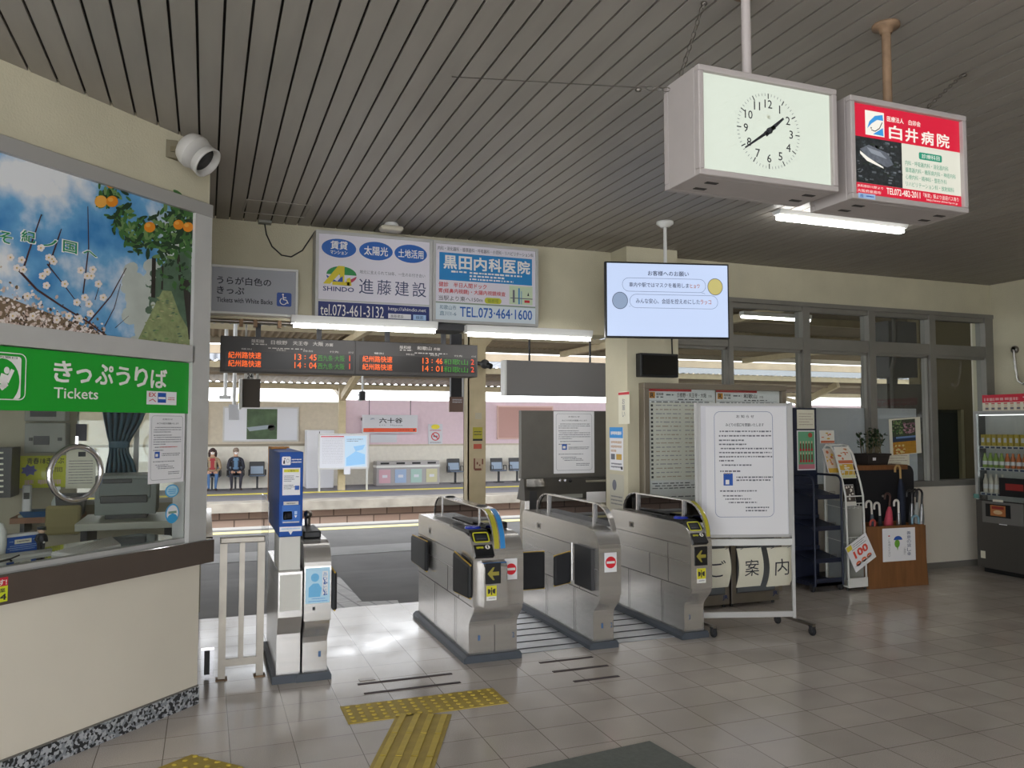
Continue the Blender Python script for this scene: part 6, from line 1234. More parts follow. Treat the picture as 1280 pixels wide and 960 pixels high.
# black cabinet with a wooden top behind the box, plant on it
YK = 6.52; a2 = at(1070, 590, Y=YK); b2 = at(1142, 590, Y=YK); zt = at(1100, 582, Y=YK).z
t = thing('black_cabinet', 'black cabinet with a wooden top edge behind the umbrellas', 'cabinet', ((a2.x + b2.x) / 2, YK + .12, 0)); BC = mat('matt_black_panel', '15151a', .7)
r = .09; prof = [(a2.x, 0), (b2.x, 0), (b2.x, zt - r)] + [(b2.x - r + r * math.cos(math.radians(x)), zt - r + r * math.sin(math.radians(x))) for x in range(15, 91, 15)] + [(a2.x, zt)]
m = MB(); m.prism([(x, z) for x, z in prof], 'y', YK, YK + .24, BC); m.build('body', t, bevel=.003)
m = MB(); m.box(a2.x, b2.x - .09, YK - .006, YK + .24, zt - .045, zt + .004, WOOD); m.build('wooden_top', t)
p = at(1103, 620, Y=YK); m = MB(); m.ball((p.x, YK - .01, p.z), .014, STEELD, 10); m.build('knob', t)
zt += .004; p = at(1092, 575, Y=YK + .1); PLB = mat('brown_planter', '2b2522', .6)
t = thing('potted_plant', 'leafy green plant in a dark planter on the black cabinet', 'plant', (p.x, YK + .12, zt))
w = .155; hp = .12; m = MB(); m.hexa([(p.x - w * .85, YK + .04, zt), (p.x + w * .85, YK + .04, zt), (p.x + w * .85, YK + .2, zt), (p.x - w * .85, YK + .2, zt)], [(p.x - w, YK + .02, zt + hp), (p.x + w, YK + .02, zt + hp), (p.x + w, YK + .22, zt + hp), (p.x - w, YK + .22, zt + hp)], PLB); m.box(p.x - w - .008, p.x + w + .008, YK + .012, YK + .228, zt + hp - .02, zt + hp, PLB); o = m.build('planter', t, bevel=.004)
m = MB(); m.box(p.x - .10, p.x - .06, YK + .008, YK + .012, zt + .05, zt + .08, PAPER); m.build('planter_label', o)
rd = random.Random(11); LEAF = mat('dark_green_leaf', '2c4226', .5, noise=.25, nscale=30); m = MB(); lm = MB()
for i in range(13):
    x = p.x + rd.uniform(-.12, .12); y = YK + rd.uniform(.06, .18); top = V((x + rd.uniform(-.08, .08), y + rd.uniform(-.05, .05), zt + hp + rd.uniform(.12, .27))); base = V((x, y, zt + hp - .02)); m.tube([base, (base + top) / 2 + V((rd.uniform(-.02, .02), 0, 0)), top], [.006, .005, .003], mat('plant_stem', '6b6248', .7), 6)
    for j in range(12):
        c0 = base.lerp(top, rd.uniform(.35, 1.02)); az = rd.uniform(0, 6.28); el = rd.uniform(-.2, .9); d = V((math.cos(az) * math.cos(el), math.sin(az) * math.cos(el) * .7, math.sin(el))); L_ = rd.uniform(.04, .065); sd = d.cross(V((0, 0, 1))).normalized() * L_ * .34; up_ = d.cross(sd).normalized() * .008
        lm.add([c0, c0 + d * L_ * .5 + sd + up_, c0 + d * L_, c0 + d * L_ * .5 - sd + up_, c0 + d * L_ * .5 - up_ * .4], [(0, 1, 4), (1, 2, 4), (2, 3, 4), (3, 0, 4)], LEAF, True)
m.build('stems', t); lm.build('foliage', t)
# poster on the window
a3 = at(1111, 524, Y=6.75); u = at(1150, 521, Y=6.75) - a3; v = at(1113, 570, Y=6.75) - a3
m = MB(); m.slab([a3, a3 + u, a3 + u + v, a3 + v], (0, .003, 0), PAPERY); F = Face(m, a3, u, v, .0012)
F.rect(.09, .04, .83, .50, mat('print_shrubs', '3f4a34', .5, noise=.5, nscale=40), 1); F.rect(.09, .50, .83, .66, mat('print_dark_hills', '26344f', .5), 1); F.rect(.2, .50, .83, .55, mat('print_blue_sky', '6f8fc0', .5), 1.5); F.rect(.09, .64, .83, .98, mat('print_gold_field', 'b8862c', .5, noise=.2, nscale=40), 1.5); rd = random.Random(2)
for i in range(50): F.ell(rd.uniform(.1, .42), rd.uniform(.06, .45), .03, .02, rd.choice([LF2, LF3, PATH, LF1]), 2 + i * .01, 7)
for i in range(45): F.ell(rd.uniform(.45, .80), rd.uniform(.14, .42), .035, .022, mat(*rd.choice([('print_pink', 'b58f98', .5), ('print_pink_dark', '7f5a66', .5)])), 2.6 + i * .01, 7)
for i in range(30): F.ell(rd.uniform(.12, .45), rd.uniform(.70, .95), .04, .03, mat(*rd.choice([('print_pale_yellow', 'd8c88a', .5), ('print_amber', 'b06a2c', .5)])), 2.6 + i * .01, 7)
single(m, 'window_poster', 'flower landscape poster taped on the window beside the potted plant', 'poster')
m = MB(); x0, x1, z0, z1 = pxbox(1109, 567, 1137, 582, 6.77); m.box(x0, x1, 6.77, 6.773, z0, z1, PAPERY); F = Face(m, (x0, 6.77, z1), V((x1 - x0, 0, 0)), V((0, 0, z0 - z1)), .001); F.lines([(.08, .9, .15), (.08, .8, .35), (.08, .9, .55), (.08, .6, .75)], mat('tan_print', '', .6), 1, .06); single(m, 'window_notice', 'pale paper sheet on the window just above the black cabinet', 'notice')
# vending machine against the right wall
XV = 8.0; vp = lambda x, y: at(x, y, X=XV); y1 = vp(1219, 600).y; y0 = 5.28; zt = vp(1219, 514).z
t = thing('vending_machine', 'grey drinks vending machine at the right edge of the picture', 'vending machine', (8.33, (y0 + y1) / 2, 0)); VM = mat('grey_machine_case', '4f4c48', .4, .2); VB = mat('machine_white_case', 'a9a9a6', .4)
m = MB(); zc = vp(1219, 625).z; m.box(XV + .03, 8.66, y0, y1, .05, zc, VM).box(XV + .15, 8.66, y0, y1, zc, zt, VM).box(XV + .03, XV + .15, y0, y0 + .03, zc, zt, VM).box(XV + .03, XV + .15, y1 - .03, y1, zc, zt, VM).box(XV + .03, XV + .15, y0 + .03, y1 - .03, zt - .03, zt, VM); m.box(XV + .06, 8.62, y0 + .03, y1 - .03, 0, .05, BLACK); m.build('case', t, bevel=.006)
zc = vp(1219, 625).z
m = MB(); m.box(XV, XV + .03, y0, y1, .06, zc, VM).box(XV, XV + .03, y0, y1, zc, zc + .01, SEAM); m.build('lower_door', t, bevel=.004)
m = MB(); e = .03; m.box(XV, XV + .03, y0, y1, zt - e, zt, VB).box(XV, XV + .03, y1 - e, y1, zc + .01, zt - e, VB).box(XV, XV + .03, y0, y0 + e, zc + .01, zt - e, VB); m.build('upper_door', t); MB().box(XV + .145, XV + .15, y0 + e, y1 - e, zc, zt - e, mat('machine_inner_white', 'c9c9c4', .5)).build('inner_panel', t)
rows = (((556, 543), 'a'), ((583, 566), 'b'), ((614, 592), 'c')); rd = random.Random(4)
CANS = [mat('can_' + c_, c_, .35) for c_ in ('c9b24a', '8faa4a', '7a4a8a', 'c9703a', 'c96a7a', 'd8d0c0', 'b0402f', '9c6a9c')]
n_can = 0
for ri, ((yb_, yt_), k_) in enumerate(rows):
    zb = vp(1226, yb_ + 1).z; zz = vp(1226, yt_).z; yend = y0 + .06 if ri < 2 else y1 - .36
    m = MB(); m.box(XV + .012, XV + .14, yend, y1 - .05, zb - .03, zb, LAMPB)
    y = y1 - .085; ylist = []
    while y > yend + .03: ylist.append(y); y -= .066
    for y in ylist: m.box(XV + .008, XV + .012, y - .022, y + .022, zb - .027, zb - .008, mat('price_button', '3d4a6a', .4))
    m.build('shelf', t)
    for i, y in enumerate(ylist):
        c_ = CANS[((0, 0, 0, 5, 2, 4)[(i // 3) % 6] if ri == 0 else (1, 3, 6, 7)[(i // 4) % 4] if ri == 1 else 5)]; m = MB(); h = zz - zb
        if ri == 0: m.box(XV + .03, XV + .07, y - .024, y + .024, zb, zb + h, c_).box(XV + .029, XV + .03, y - .016, y + .016, zb + h * .3, zb + h * .7, PAPER)
        else: m.lathe([(0, 0), (.024, 0), (.025, .01), (.025, h * .6), (.012, h * .85), (.012, h), (0, h)], c_, 14, (XV + .055, y, zb)); m.lathe([(.0255, h * .2), (.0255, h * .45)], PAPER, 14, (XV + .055, y, zb))
        o = single(m, 'drink_sample', 'coloured drink on the %s row inside the vending machine' % ('top', 'middle', 'bottom')[ri], 'drink', 'drinks on the %s row of the vending machine' % ('top', 'middle', 'bottom')[ri]); n_can += 1
m = MB(); m.cyl((XV + .03, y0 + .05, zt - .045), (XV + .03, y1 - .05, zt - .045), .006, mat('added_dim_glow', (1, 1, 1, 1), .5, emit=.6), 8); m.build('added_glow_strip', t)  # added glow strip that brightens the drinks, no lit lamp seen here
m = MB(); m.box(XV + .004, XV + .007, y0 + e, y1 - e, zc + .012, zt - e, glass_mat('vending_glass', 'f2f4f3', .03)); m.build('front_glass', t)
z0_, z1_ = vp(1250, 620).z, vp(1250, 597).z; yy1 = vp(1249, 600).y; m = MB(); m.box(XV - .004, XV + .02, y0 + .03, yy1, z0_, z1_, BLACK); F = Face(m, (XV - .004, yy1, z1_), V((0, y0 + .03 - yy1, 0)), V((0, 0, z0_ - z1_)), .001); F.rect(.08, .3, .3, .65, mat('dim_red_display', '8f2f2c', .4), 1); F.rect(.4, .15, .6, .4, mat('dim_red_display', '', .4), 1); m.build('coin_panel', t)
ya, za = vp(1229, 626).y, vp(1229, 626).z; m = MB(); m.box(XV - .02, XV, vp(1279, 640).y, ya, vp(1229, 652).z, za, mat('grey_bezel', '6f6d69', .4)); m.box(XV - .024, XV - .02, vp(1265, 640).y, vp(1234, 640).y, vp(1234, 645).z, vp(1234, 629).z, BLACK); F = Face(m, (XV - .024, vp(1240, 640).y, vp(1240, 631).z), V((0, vp(1259, 640).y - vp(1240, 640).y, 0)), V((0, 0, vp(1240, 644).z - vp(1240, 631).z)), .001); F.rect(0, 0, 1, 1, mat('ad_orange', 'b0703f', .5), 1); F.rect(.1, .1, .9, .35, mat('dim_red_display', '', .4), 2); F.ell(.5, .65, .3, .2, mat('ad_cream', 'd0b48a', .5), 2); m.build('pickup_panel', t)
m = MB(); p, q = vp(1249, 650), vp(1259, 657); m.box(XV - .003, XV, q.y, p.y, q.z, p.z, PAPER); p, q = vp(1226, 688), vp(1232, 698); m.box(XV - .003, XV, q.y, p.y, q.z, p.z, PAPERY); p, q = vp(1217, 617), vp(1224, 623); m.box(XV - .003, XV, q.y, p.y, q.z, p.z, mat('teal_tag', '5f8f86', .5)); p, q = vp(1241, 624), vp(1254, 628); m.box(XV - .003, XV, q.y, p.y, q.z, p.z, PAPERY); m.build('small_labels', t)
# red banner on top
t = thing('banner', 'red paper banner with small white bottles along the top of the vending machine', 'banner', (XV + .02, (y0 + y1) / 2, zt)); ya = vp(1227, 500).y; zb1 = vp(1227, 494).z
m = MB(); m.box(XV + .01, XV + .014, y0, ya, zt, zb1, PAPERY); F = Face(m, (XV + .01, ya, zb1), V((0, y0 - ya, 0)), V((0, 0, zt - zb1)), .001); F.rect(0, 0, 1, .48, RED, 1); F.lines([(.02, .38, .2)], mat('banner_pink', 'e0a0a0', .5), 2, .2); F.text('ヤクルト', .42, .08, .95, .42, PAPER, 2, .03)
for i in range(15): x = .03 + i * .065; F.poly([(x, .98), (x - .004, .82), (x + .008, .74), (x, .66), (x + .006, .55), (x + .034, .55), (x + .04, .66), (x + .032, .74), (x + .044, .82), (x + .04, .98)], mat('bottle_tan', 'd8c8ae', .5), 2); F.rect(x + .002, .52, x + .038, .58, REDN, 3); F.rect(x + .004, .80, x + .036, .92, INKG, 3)
m.build('printed_strip', t); MB().box(XV + .014, XV + .03, y0 + .1, y0 + .12, zt, zt + .08, DARK).box(XV + .014, XV + .03, ya - .14, ya - .12, zt, zt + .08, DARK).build('stay', t)
# pipe on the end wall
XW = XR - .03; p = [at(x, y, X=XW) for x, y in ((1267, 437), (1268, 445), (1270, 462), (1273, 476), (1279, 480), (1284, 474))]
t = thing('wall_pipe', 'bent chrome pipe fixed high on the right wall', 'pipe', p[0]); m = MB(); m.tube(p, .016, STEEL, 10); m.build('pipe', t); m = MB(); m.lathe([(0, 0), (.045, 0), (.045, .02), (.03, .034)], STEELD, 18, (XR, p[0].y, p[0].z), (-1, 0, 0)); m.build('rosette', t); m = MB(); m.lathe([(0, 0), (.03, 0), (.03, .014), (0, .02)], STEELD, 18, (XR, p[-1].y, p[-1].z), (-1, 0, 0)); m.build('end_cap', t)
# ------------------------------------------------------------------ outside: platforms, roofs, opposite side
ZP = -.45; YE = 17.3; YO = 22.55; YWL = 28.4
ASPH = mat('grey_asphalt', '5f5d5b', .85, noise=.22, nscale=1.2, bump=.3, bscale=60)
YN1 = at(440, 660, Z=ZP).y
m = MB(); xs0, xs1 = -14, 34
m.hexa([(xs0, 7.22, -1.8), (xs1, 7.22, -1.8), (xs1, 11.5, -1.8), (xs0, 11.5, -1.8)], [(xs0, 7.22, -.03), (xs1, 7.22, -.03), (xs1, 11.5, ZP), (xs0, 11.5, ZP)], ASPH); m.box(xs0, xs1, 11.5, YE, -1.8, ZP, ASPH); struct(m, 'ground_near_platform')
m = MB(); YT_ = mat('pale_yellow_tactile', 'd0c489', .7, noise=.1); WL = mat('white_line', '94918b', .7, noise=.08); m.box(xs0, xs1, YN1 - .15, YN1 + .2, ZP, ZP + .006, YT_); m.box(xs0, xs1, YE - .45, YE, ZP, ZP + .006, WL); struct(m, 'trim_3')
sl = lambda y: -.03 + (ZP + .03) * (y - 7.22) / (11.5 - 7.22) if y < 11.5 else ZP
def ptile(px, nm, mt):
    q = []
    for x, y in px:
        p = at(x, y, Z=-.1)
        for _ in range(6): p = at(x, y, Z=sl(p.y))
        q.append(p + V((0, 0, .002)))
    m = MB(); m.slab(q, (0, 0, .004), mt); struct(m, nm)
PT = bpy.data.materials.new('grey_paving'); PT.use_nodes = True; _n = PT.node_tree; _b = _n.nodes.new('ShaderNodeTexBrick'); _t = _n.nodes.new('ShaderNodeTexCoord'); _n.links.new(_t.outputs['Object'], _b.inputs['Vector']); _b.offset = 0; _b.inputs['Scale'].default_value = 1; _b.inputs['Brick Width'].default_value = .15; _b.inputs['Row Height'].default_value = .1; _b.inputs['Mortar Size'].default_value = .012; _b.inputs['Color1'].default_value = lin('a5a29e'); _b.inputs['Color2'].default_value = lin('95928e'); _b.inputs['Mortar'].default_value = lin('6a6866'); _n.links.new(_b.outputs['Color'], _n.nodes['Principled BSDF'].inputs[0])
ptile([(405, 766), (500, 757.5), (497, 751), (405, 755)], 'trim_4', PT)
ptile([(405, 759), (452, 752), (425, 722), (405, 722)], 'trim_5', PT)
LG = mat('lighter_asphalt', '82817f', .85, noise=.15, nscale=2)
ptile([(250, 706), (700, 676), (700, 668), (250, 694)], 'trim_6', LG)
struct(MB().box(xs0, xs1, YE, YO + .3, -1.9, -1.6, mat('track_ballast', '6a5f55', .95, noise=.4, nscale=10, bump=.8, bscale=25)), 'ground_track')
RAILS = mat('rusty_rail', '5d463a', .6, .4)
for i, y in enumerate((18.9, 19.97)):
    single(MB().prism([(y - .06, -1.6), (y + .06, -1.6), (y + .012, -1.57), (y + .012, -1.49), (y + .035, -1.47), (y + .035, -1.44), (y - .035, -1.44), (y - .035, -1.47), (y - .012, -1.49), (y - .012, -1.57)], 'x', xs0, xs1, RAILS), 'rail', ('rusty track rail nearer the gates', 'rusty track rail nearer the far platform')[i], 'rail', 'track rails')
# opposite platform
BRK = bpy.data.materials.new('brown_stone_blocks'); BRK.use_nodes = True; _n = BRK.node_tree; _b = _n.nodes.new('ShaderNodeTexBrick'); _t = _n.nodes.new('ShaderNodeTexCoord'); _mp = _n.nodes.new('ShaderNodeMapping'); _mp.inputs['Rotation'].default_value = (math.pi / 2, 0, 0); _n.links.new(_t.outputs['Object'], _mp.inputs[0]); _n.links.new(_mp.outputs[0], _b.inputs['Vector']); _b.inputs['Scale'].default_value = 1; _b.inputs['Brick Width'].default_value = .75; _b.inputs['Row Height'].default_value = .3; _b.inputs['Mortar Size'].default_value = .02; _b.inputs['Color1'].default_value = lin('b09888'); _b.inputs['Color2'].default_value = lin('a08676'); _b.inputs['Mortar'].default_value = lin('6e5c50'); _n.links.new(_b.outputs['Color'], _n.nodes['Principled BSDF'].inputs[0])
CONC = mat('weathered_concrete', 'a39c90', .9, noise=.25, nscale=2.5); PLAT = mat('far_platform_asphalt', '77757a', .9, noise=.12, nscale=1)
m = MB(); m.box(xs0, 46, YO + .25, YWL + 1, -1.7, ZP - .05, BRK); struct(m, 'wall_far_platform_edge')
m = MB(); m.box(xs0, 46, YO, YO + .9, ZP - .24, ZP, CONC); struct(m, 'ground_coping')
m = MB(); m.box(xs0, 46, YO + .9, YWL + 1, ZP - .05, ZP, PLAT); struct(m, 'ground_far_platform')
yy = at(440, 614, Z=ZP).y; struct(MB().box(xs0, 46, yy - .2, yy + .2, ZP, ZP + .008, mat('yellow_tactile_line', 'd8c94a', .7)), 'trim_7')
zP0 = ZP; W = lambda x, y: at(x, y, Y=YWL)
xsplit = W(428, 560).x; ztop = W(540, 501).z; zmid = W(540, 556).z
PINK = mat('pale_pink_wall', 'dfc8d1', .8, noise=.04); CRW = mat('pale_cream_wall', 'e0dbcf', .8, noise=.06); BGW = mat('beige_wall', 'c6bba7', .85, noise=.08)
m = MB(); m.box(xsplit, 46, YWL, YWL + .2, zmid, ztop, PINK).box(xsplit, 46, YWL, YWL + .2, ZP, zmid, CRW).box(xsplit, 46, YWL - .03, YWL, zmid - .03, zmid + .03, BGW); struct(m, 'wall_far_pink')
zl = W(330, 502).z; zb_ = W(330, 556).z
m = MB(); m.box(xs0, xsplit, YWL - .3, YWL, zb_, zl, BGW).box(xs0, xsplit, YWL - .3, YWL, ZP, zb_, CRW).box(xs0, xsplit, YWL - .33, YWL - .3, zb_ - .04, zb_ + .04, mat('beige_rail', '8f8676', .7)); struct(m, 'wall_far_beige')
# roofs
def corr(x0, x1, ya, za, yb, zb, mt, amp=.028, pitch=.13, th=.004):
    m = MB(); n = int((x1 - x0) / (pitch / 4)); vs = []
    for i in range(n + 1):
        x = x0 + (x1 - x0) * i / n; dz = amp * math.sin(2 * math.pi * x / pitch); vs += [(x, ya, za + dz), (x, yb, zb + dz)]
    m.add(vs, [(2 * i, 2 * i + 1, 2 * i + 3, 2 * i + 2) for i in range(n)], mt, True); return m
CORR = mat('brown_grey_corrugated_sheet', '8a7c68', .75, noise=.15, nscale=2); TRL = bpy.data.materials.new('translucent_corrugated_sheet'); TRL.use_nodes = True; _n = TRL.node_tree; _n.nodes.clear(); _o = _n.nodes.new('ShaderNodeOutputMaterial'); _a = _n.nodes.new('ShaderNodeBsdfTranslucent'); _a.inputs[0].default_value = (.14, .145, .155, 1); _w = _n.nodes.new('ShaderNodeTexWave'); _w.inputs['Scale'].default_value = 1.57; _w.inputs['Distortion'].default_value = .6; _q = _n.nodes.new('ShaderNodeTexCoord'); _n.links.new(_q.outputs['Object'], _w.inputs['Vector']); _r = _n.nodes.new('ShaderNodeValToRGB'); _r.color_ramp.elements[0].color = (.075, .078, .085, 1); _r.color_ramp.elements[1].color = (.17, .175, .185, 1); _n.links.new(_w.outputs['Fac'], _r.inputs[0]); _n.links.new(_r.outputs[0], _a.inputs[0]); _n.links.new(_a.outputs[0], _o.inputs[0])
struct(corr(-10, 32, 7.15, 3.45, 13.2, 3.40, CORR), 'ceiling_near_canopy'); struct(corr(-10, 32, 13.25, 3.41, 14.6, 3.39, TRL), 'ceiling_near_skylight'); struct(corr(-10, 32, 14.6, 3.38, 16.6, 3.36, CORR), 'ceiling_near_eaves')
zf = at(950, 452, Y=16.6).z; m = MB(); m.box(-10, 32, 16.6, 16.7, zf, 3.42, mat('cream_fascia', 'b8ad98', .7, noise=.1)); 
for y in (8.33, 10.6, 12.6, 14.6): m.box(-10, 32, y, y + .06, 3.28, 3.40, POSTC)
for x in (-6, -1, 2.48, 7.5, 12.5, 17.5, 22.5): m.box(x, x + .1, 7.1, 16.6, 3.18, 3.30, POSTC)
struct(m, 'ceiling_near_beams')
zo = at(620, 447, Y=21.2).z; zo2 = at(620, 459.5, Y=22.9).z; zi = at(560, 482, Y=YWL - .2).z
struct(corr(-14, 46, 21.2, zo, 22.9, zo2, TRL, .03, .2), 'ceiling_far_skylight'); struct(corr(-14, 46, 22.9, zo2, YWL - .2, zi, CORR, .04, .26), 'ceiling_far_canopy')
zp = at(500, 486, Y=26.4); m = MB(); m.box(-14, 46, 26.3, 26.5, zp.z - .06, zp.z + .10, POSTC); m.box(-14, 46, 22.8, 22.95, zo2 - .2, zo2 - .04, POSTC); m.box(-14, 46, 21.1, 21.2, zo - .12, zo + .1, CORR); m.box(-14, 46, YWL - .35, YWL - .2, zi - .12, zi - .02, mat('dark_purlin', '4a443c', .8)); m.box(-14, 46, 24.6, 24.7, (zo2 + zi) / 2 - .14, (zo2 + zi) / 2 - .05, CORR); struct(m, 'ceiling_far_beams')
def fpost(px, label):
    p = at(px, 560, Y=26.2); t = thing('roof_post', label, 'post', (p.x, 26.2, ZP)); zt_ = zo2 - .35
    MB().box(p.x - .11, p.x + .11, 26.1, 26.3, ZP, zp.z, POSTC).build('shaft', t); m = MB(); m.bar((p.x, 26.2, zp.z - .35), (p.x + .15, 24.2, zo2 - .18), .16, .22, POSTC); m.bar((p.x, 26.2, zp.z - .3), (p.x, 28.1, zi - .1), .12, .16, POSTC); m.build('bracket', t)
fpost(427, 'cream roof post on the far platform beside the white cabinet'); fpost(1000, 'cream roof post on the far platform seen through the windows')
# things on the far wall
def wthing(x0, y0, x1, y1, Y_, dep, mt, name, label, cat, fn=None, frame=None, group=None, pname='panel'):
    a = at(x0, y0, Y=Y_); b_ = at(x1, y1, Y=Y_); t = thing(name, label, cat, ((a.x + b_.x) / 2, Y_, b_.z), group=group); m = MB(); m.box(a.x, b_.x, Y_, Y_ + dep, b_.z, a.z, mt); F = Face(m, (a.x, Y_, a.z), V((b_.x - a.x, 0, 0)), V((0, 0, b_.z - a.z)), .004)
    if fn: fn(F)
    m.build(pname, t)
    if frame: w = .05; m = MB(); m.box(a.x - w, b_.x + w, Y_ - .01, Y_ + dep, a.z, a.z + w, frame).box(a.x - w, b_.x + w, Y_ - .01, Y_ + dep, b_.z - w, b_.z, frame).box(a.x - w, a.x, Y_ - .01, Y_ + dep, b_.z, a.z, frame).box(b_.x, b_.x + w, Y_ - .01, Y_ + dep, b_.z, a.z, frame); m.build('frame', t)
    return t, a, b_
GP = mat('print_forest', '4a5f42', .6, noise=.4, nscale=3)
WBG = mat('far_white_panel', 'cfd0d6', .6)
wthing(281, 510, 371, 550, YWL - .36, .05, WBG, 'advert_board', 'wide white advert board with a forest photo on the beige far wall', 'advert board', lambda F: (F.rect(.30, .02, .72, .97, GP, 1), F.poly([(.30, .6), (.6, .52), (.70, .56), (.62, .64), (.34, .72)], mat('print_water', '8f9aa0', .6), 2), F.ell(.64, .6, .05, .1, TRK, 2)), ALU)
wthing(236, 507, 257, 549, YWL - .36, .05, mat('print_sky', '7f9cc0', .6), 'advert_board', 'landscape advert board cut off beside the ticket window jamb', 'advert board', lambda F: (F.rect(0, .6, 1, 1, mat('print_meadow', '6a7a4a', .6), 1), F.rect(0, .45, 1, .6, mat('print_far_hills', '8a9aa8', .6), 1)), ALU)
ORG = mat('orange_band', 'e2552c', .5)
def signf(F):
    F.rect(.02, .72, .98, .93, ORG, 1); F.text('六十谷', .30, .16, .72, .45, INK, 1, .03); F.text('むそた', .30, .52, .42, .60, INKG, 1); F.text('Musota', .50, .52, .72, .60, INKG, 1); F.text('JR', .14, .17, .22, .27, mat('pale_navy_emblem', '7f8fa8', .5), 1, .02); F.lines([(.12, .2, .8), (.65, .85, .8)], mat('orange_band_print', 'a83a20', .5), 2, .05); F.poly([(.92, .76), (.96, .825), (.92, .89)], INK, 2)
t, a, b_ = wthing(453, 518.5, 522, 541.5, YWL - .25, .08, WBG, 'station_name_sign', 'white station name sign with an orange band on the far pink wall', 'sign', signf); m = MB()
for x in (a.x + .25, b_.x - .25): m.box(x - .01, x + .01, YWL - .2, YWL - .18, a.z, W(480, 499).z, DARK)
m.box(a.x, a.x + .02, YWL - .2, YWL, a.z - .2, a.z - .1, DARK); m.build('hanger', t)
wthing(535.5, 530, 553, 555, YWL - .035, .03, WBG, 'no_smoking_poster', 'white no smoking poster on the far pink wall', 'poster', lambda F: (F.ell(.5, .14, .3, .12, YEL, 1), F.lines([(.1, .9, .3)], REDN, 1, .04), ring(F, .5, .62, .3, .21, .22, REDN, 1), F.line([(.32, .5), (.68, .74)], .05, REDN, 2), F.rect(.35, .58, .65, .65, INKG, 1), F.lines([(.1, .9, .9)], INKG, 1, .04)))
wthing(623, 509, 690, 547, YWL - .05, .05, mat('dusty_pink_panel', 'c39a92', .7), 'empty_poster_frame', 'empty dusty pink poster frame on the far wall beyond the post', 'frame', None, mat('pink_trim', 'd8b8ae', .7))
t, a, b_ = wthing(463, 543, 496, 553, YWL - .04, .03, WBG, 'wall_plate', 'pale blank plate on the far wall under the station name sign', 'plate')
# timetable stand, white cabinet, bins on the far platform
YF = 25.7
t, a, b_ = wthing(400, 544, 459, 584, YF, .08, WBG, 'timetable_stand', 'white timetable and route map stand on the far platform', 'stand', lambda F: (F.rect(.52, .03, .97, .97, mat('map_pale_blue', 'bcd4e6', .6), 1), F.poly([(.55, .7), (.75, .5), (.95, .6), (.95, .9), (.55, .95)], mat('map_sea_blue', '8fbfe6', .6), 2), F.poly([(.7, .35), (.95, .3), (.9, .45), (.75, .5)], mat('map_sea_blue', '', .6), 2), F.rect(.02, .03, .5, .06, REDN, 1), F.lines([(.05, .48, .1 + i * .05) for i in range(16)], mat('pale_grey_print', 'b0adb4', .6), 1, .012), F.lines([(.56, .9, .12), (.56, .8, .18)], INKG, 2, .02)), ALU)
m = MB()
for x in (a.x, b_.x): m.box(x - .03, x + .03, YF + .02, YF + .07, ZP, b_.z, ALU)
m.build('leg', t); p, q = at(430, 584, Y=YF - .02), at(438, 593, Y=YF - .02); MB().box(p.x, q.x, YF - .02, YF, q.z, p.z, WBG).build('small_notice', t)
a, b_ = at(384, 537.5, Y=27.3), at(417, 611, Y=27.3); t = thing('white_cabinet', 'tall white cabinet standing on the far platform behind the blue machine', 'cabinet', ((a.x + b_.x) / 2, 27.6, ZP)); CBM = mat('cabinet_white', 'cfcfd4', .5); MB().box(a.x, b_.x, 27.3, 28.0, ZP, a.z, CBM).build('body', t, bevel=.01); xm_ = at(399, 570, Y=27.3).x; MB().box(xm_ - .012, xm_ + .012, 27.29, 27.3, ZP + .05, a.z - .05, SEAM).build('door_gap', t)
a, b_ = at(471, 577, Y=27.6), at(549, 611, Y=27.6); t = thing('recycling_station', 'steel recycling station with four coloured doors on the far platform', 'recycling bin', ((a.x + b_.x) / 2, 27.85, ZP)); BINM = mat('bin_pale_steel', 'a8a4a4', .45, .4); MB().box(a.x, b_.x, 27.6, 28.2, ZP, a.z, BINM).box(a.x - .02, b_.x + .02, 27.55, 28.2, a.z - .22, a.z - .14, LAMPB).build('body', t, bevel=.01)
w = (b_.x - a.x) / 4
for i, c_ in enumerate(('c9a0aa', '9aaecb', 'a3bfb6', 'c3bf9a')):
    x0, x1 = a.x + w * i + .08, a.x + w * (i + 1) - .08; m = MB(); m.box(x0, x1, 27.58, 27.6, ZP + .08, a.z - .28, mat('bin_door_' + c_, c_, .5)); F = Face(m, (x0, 27.58, a.z - .28), V((x1 - x0, 0, 0)), V((0, 0, ZP + .08 - a.z + .28)), .004); F.rect(.18, .22, .82, .9, mat('bin_sheet_' + c_, c_, .4), 1); F.rect(.28, .4, .72, .6, WBG, 2); o = m.build('bin_door', t)
    MB().box(x0 + .05, x1 - .05, 27.58, 27.6, a.z - .10, a.z - .04, BLACK).build('slot', t)
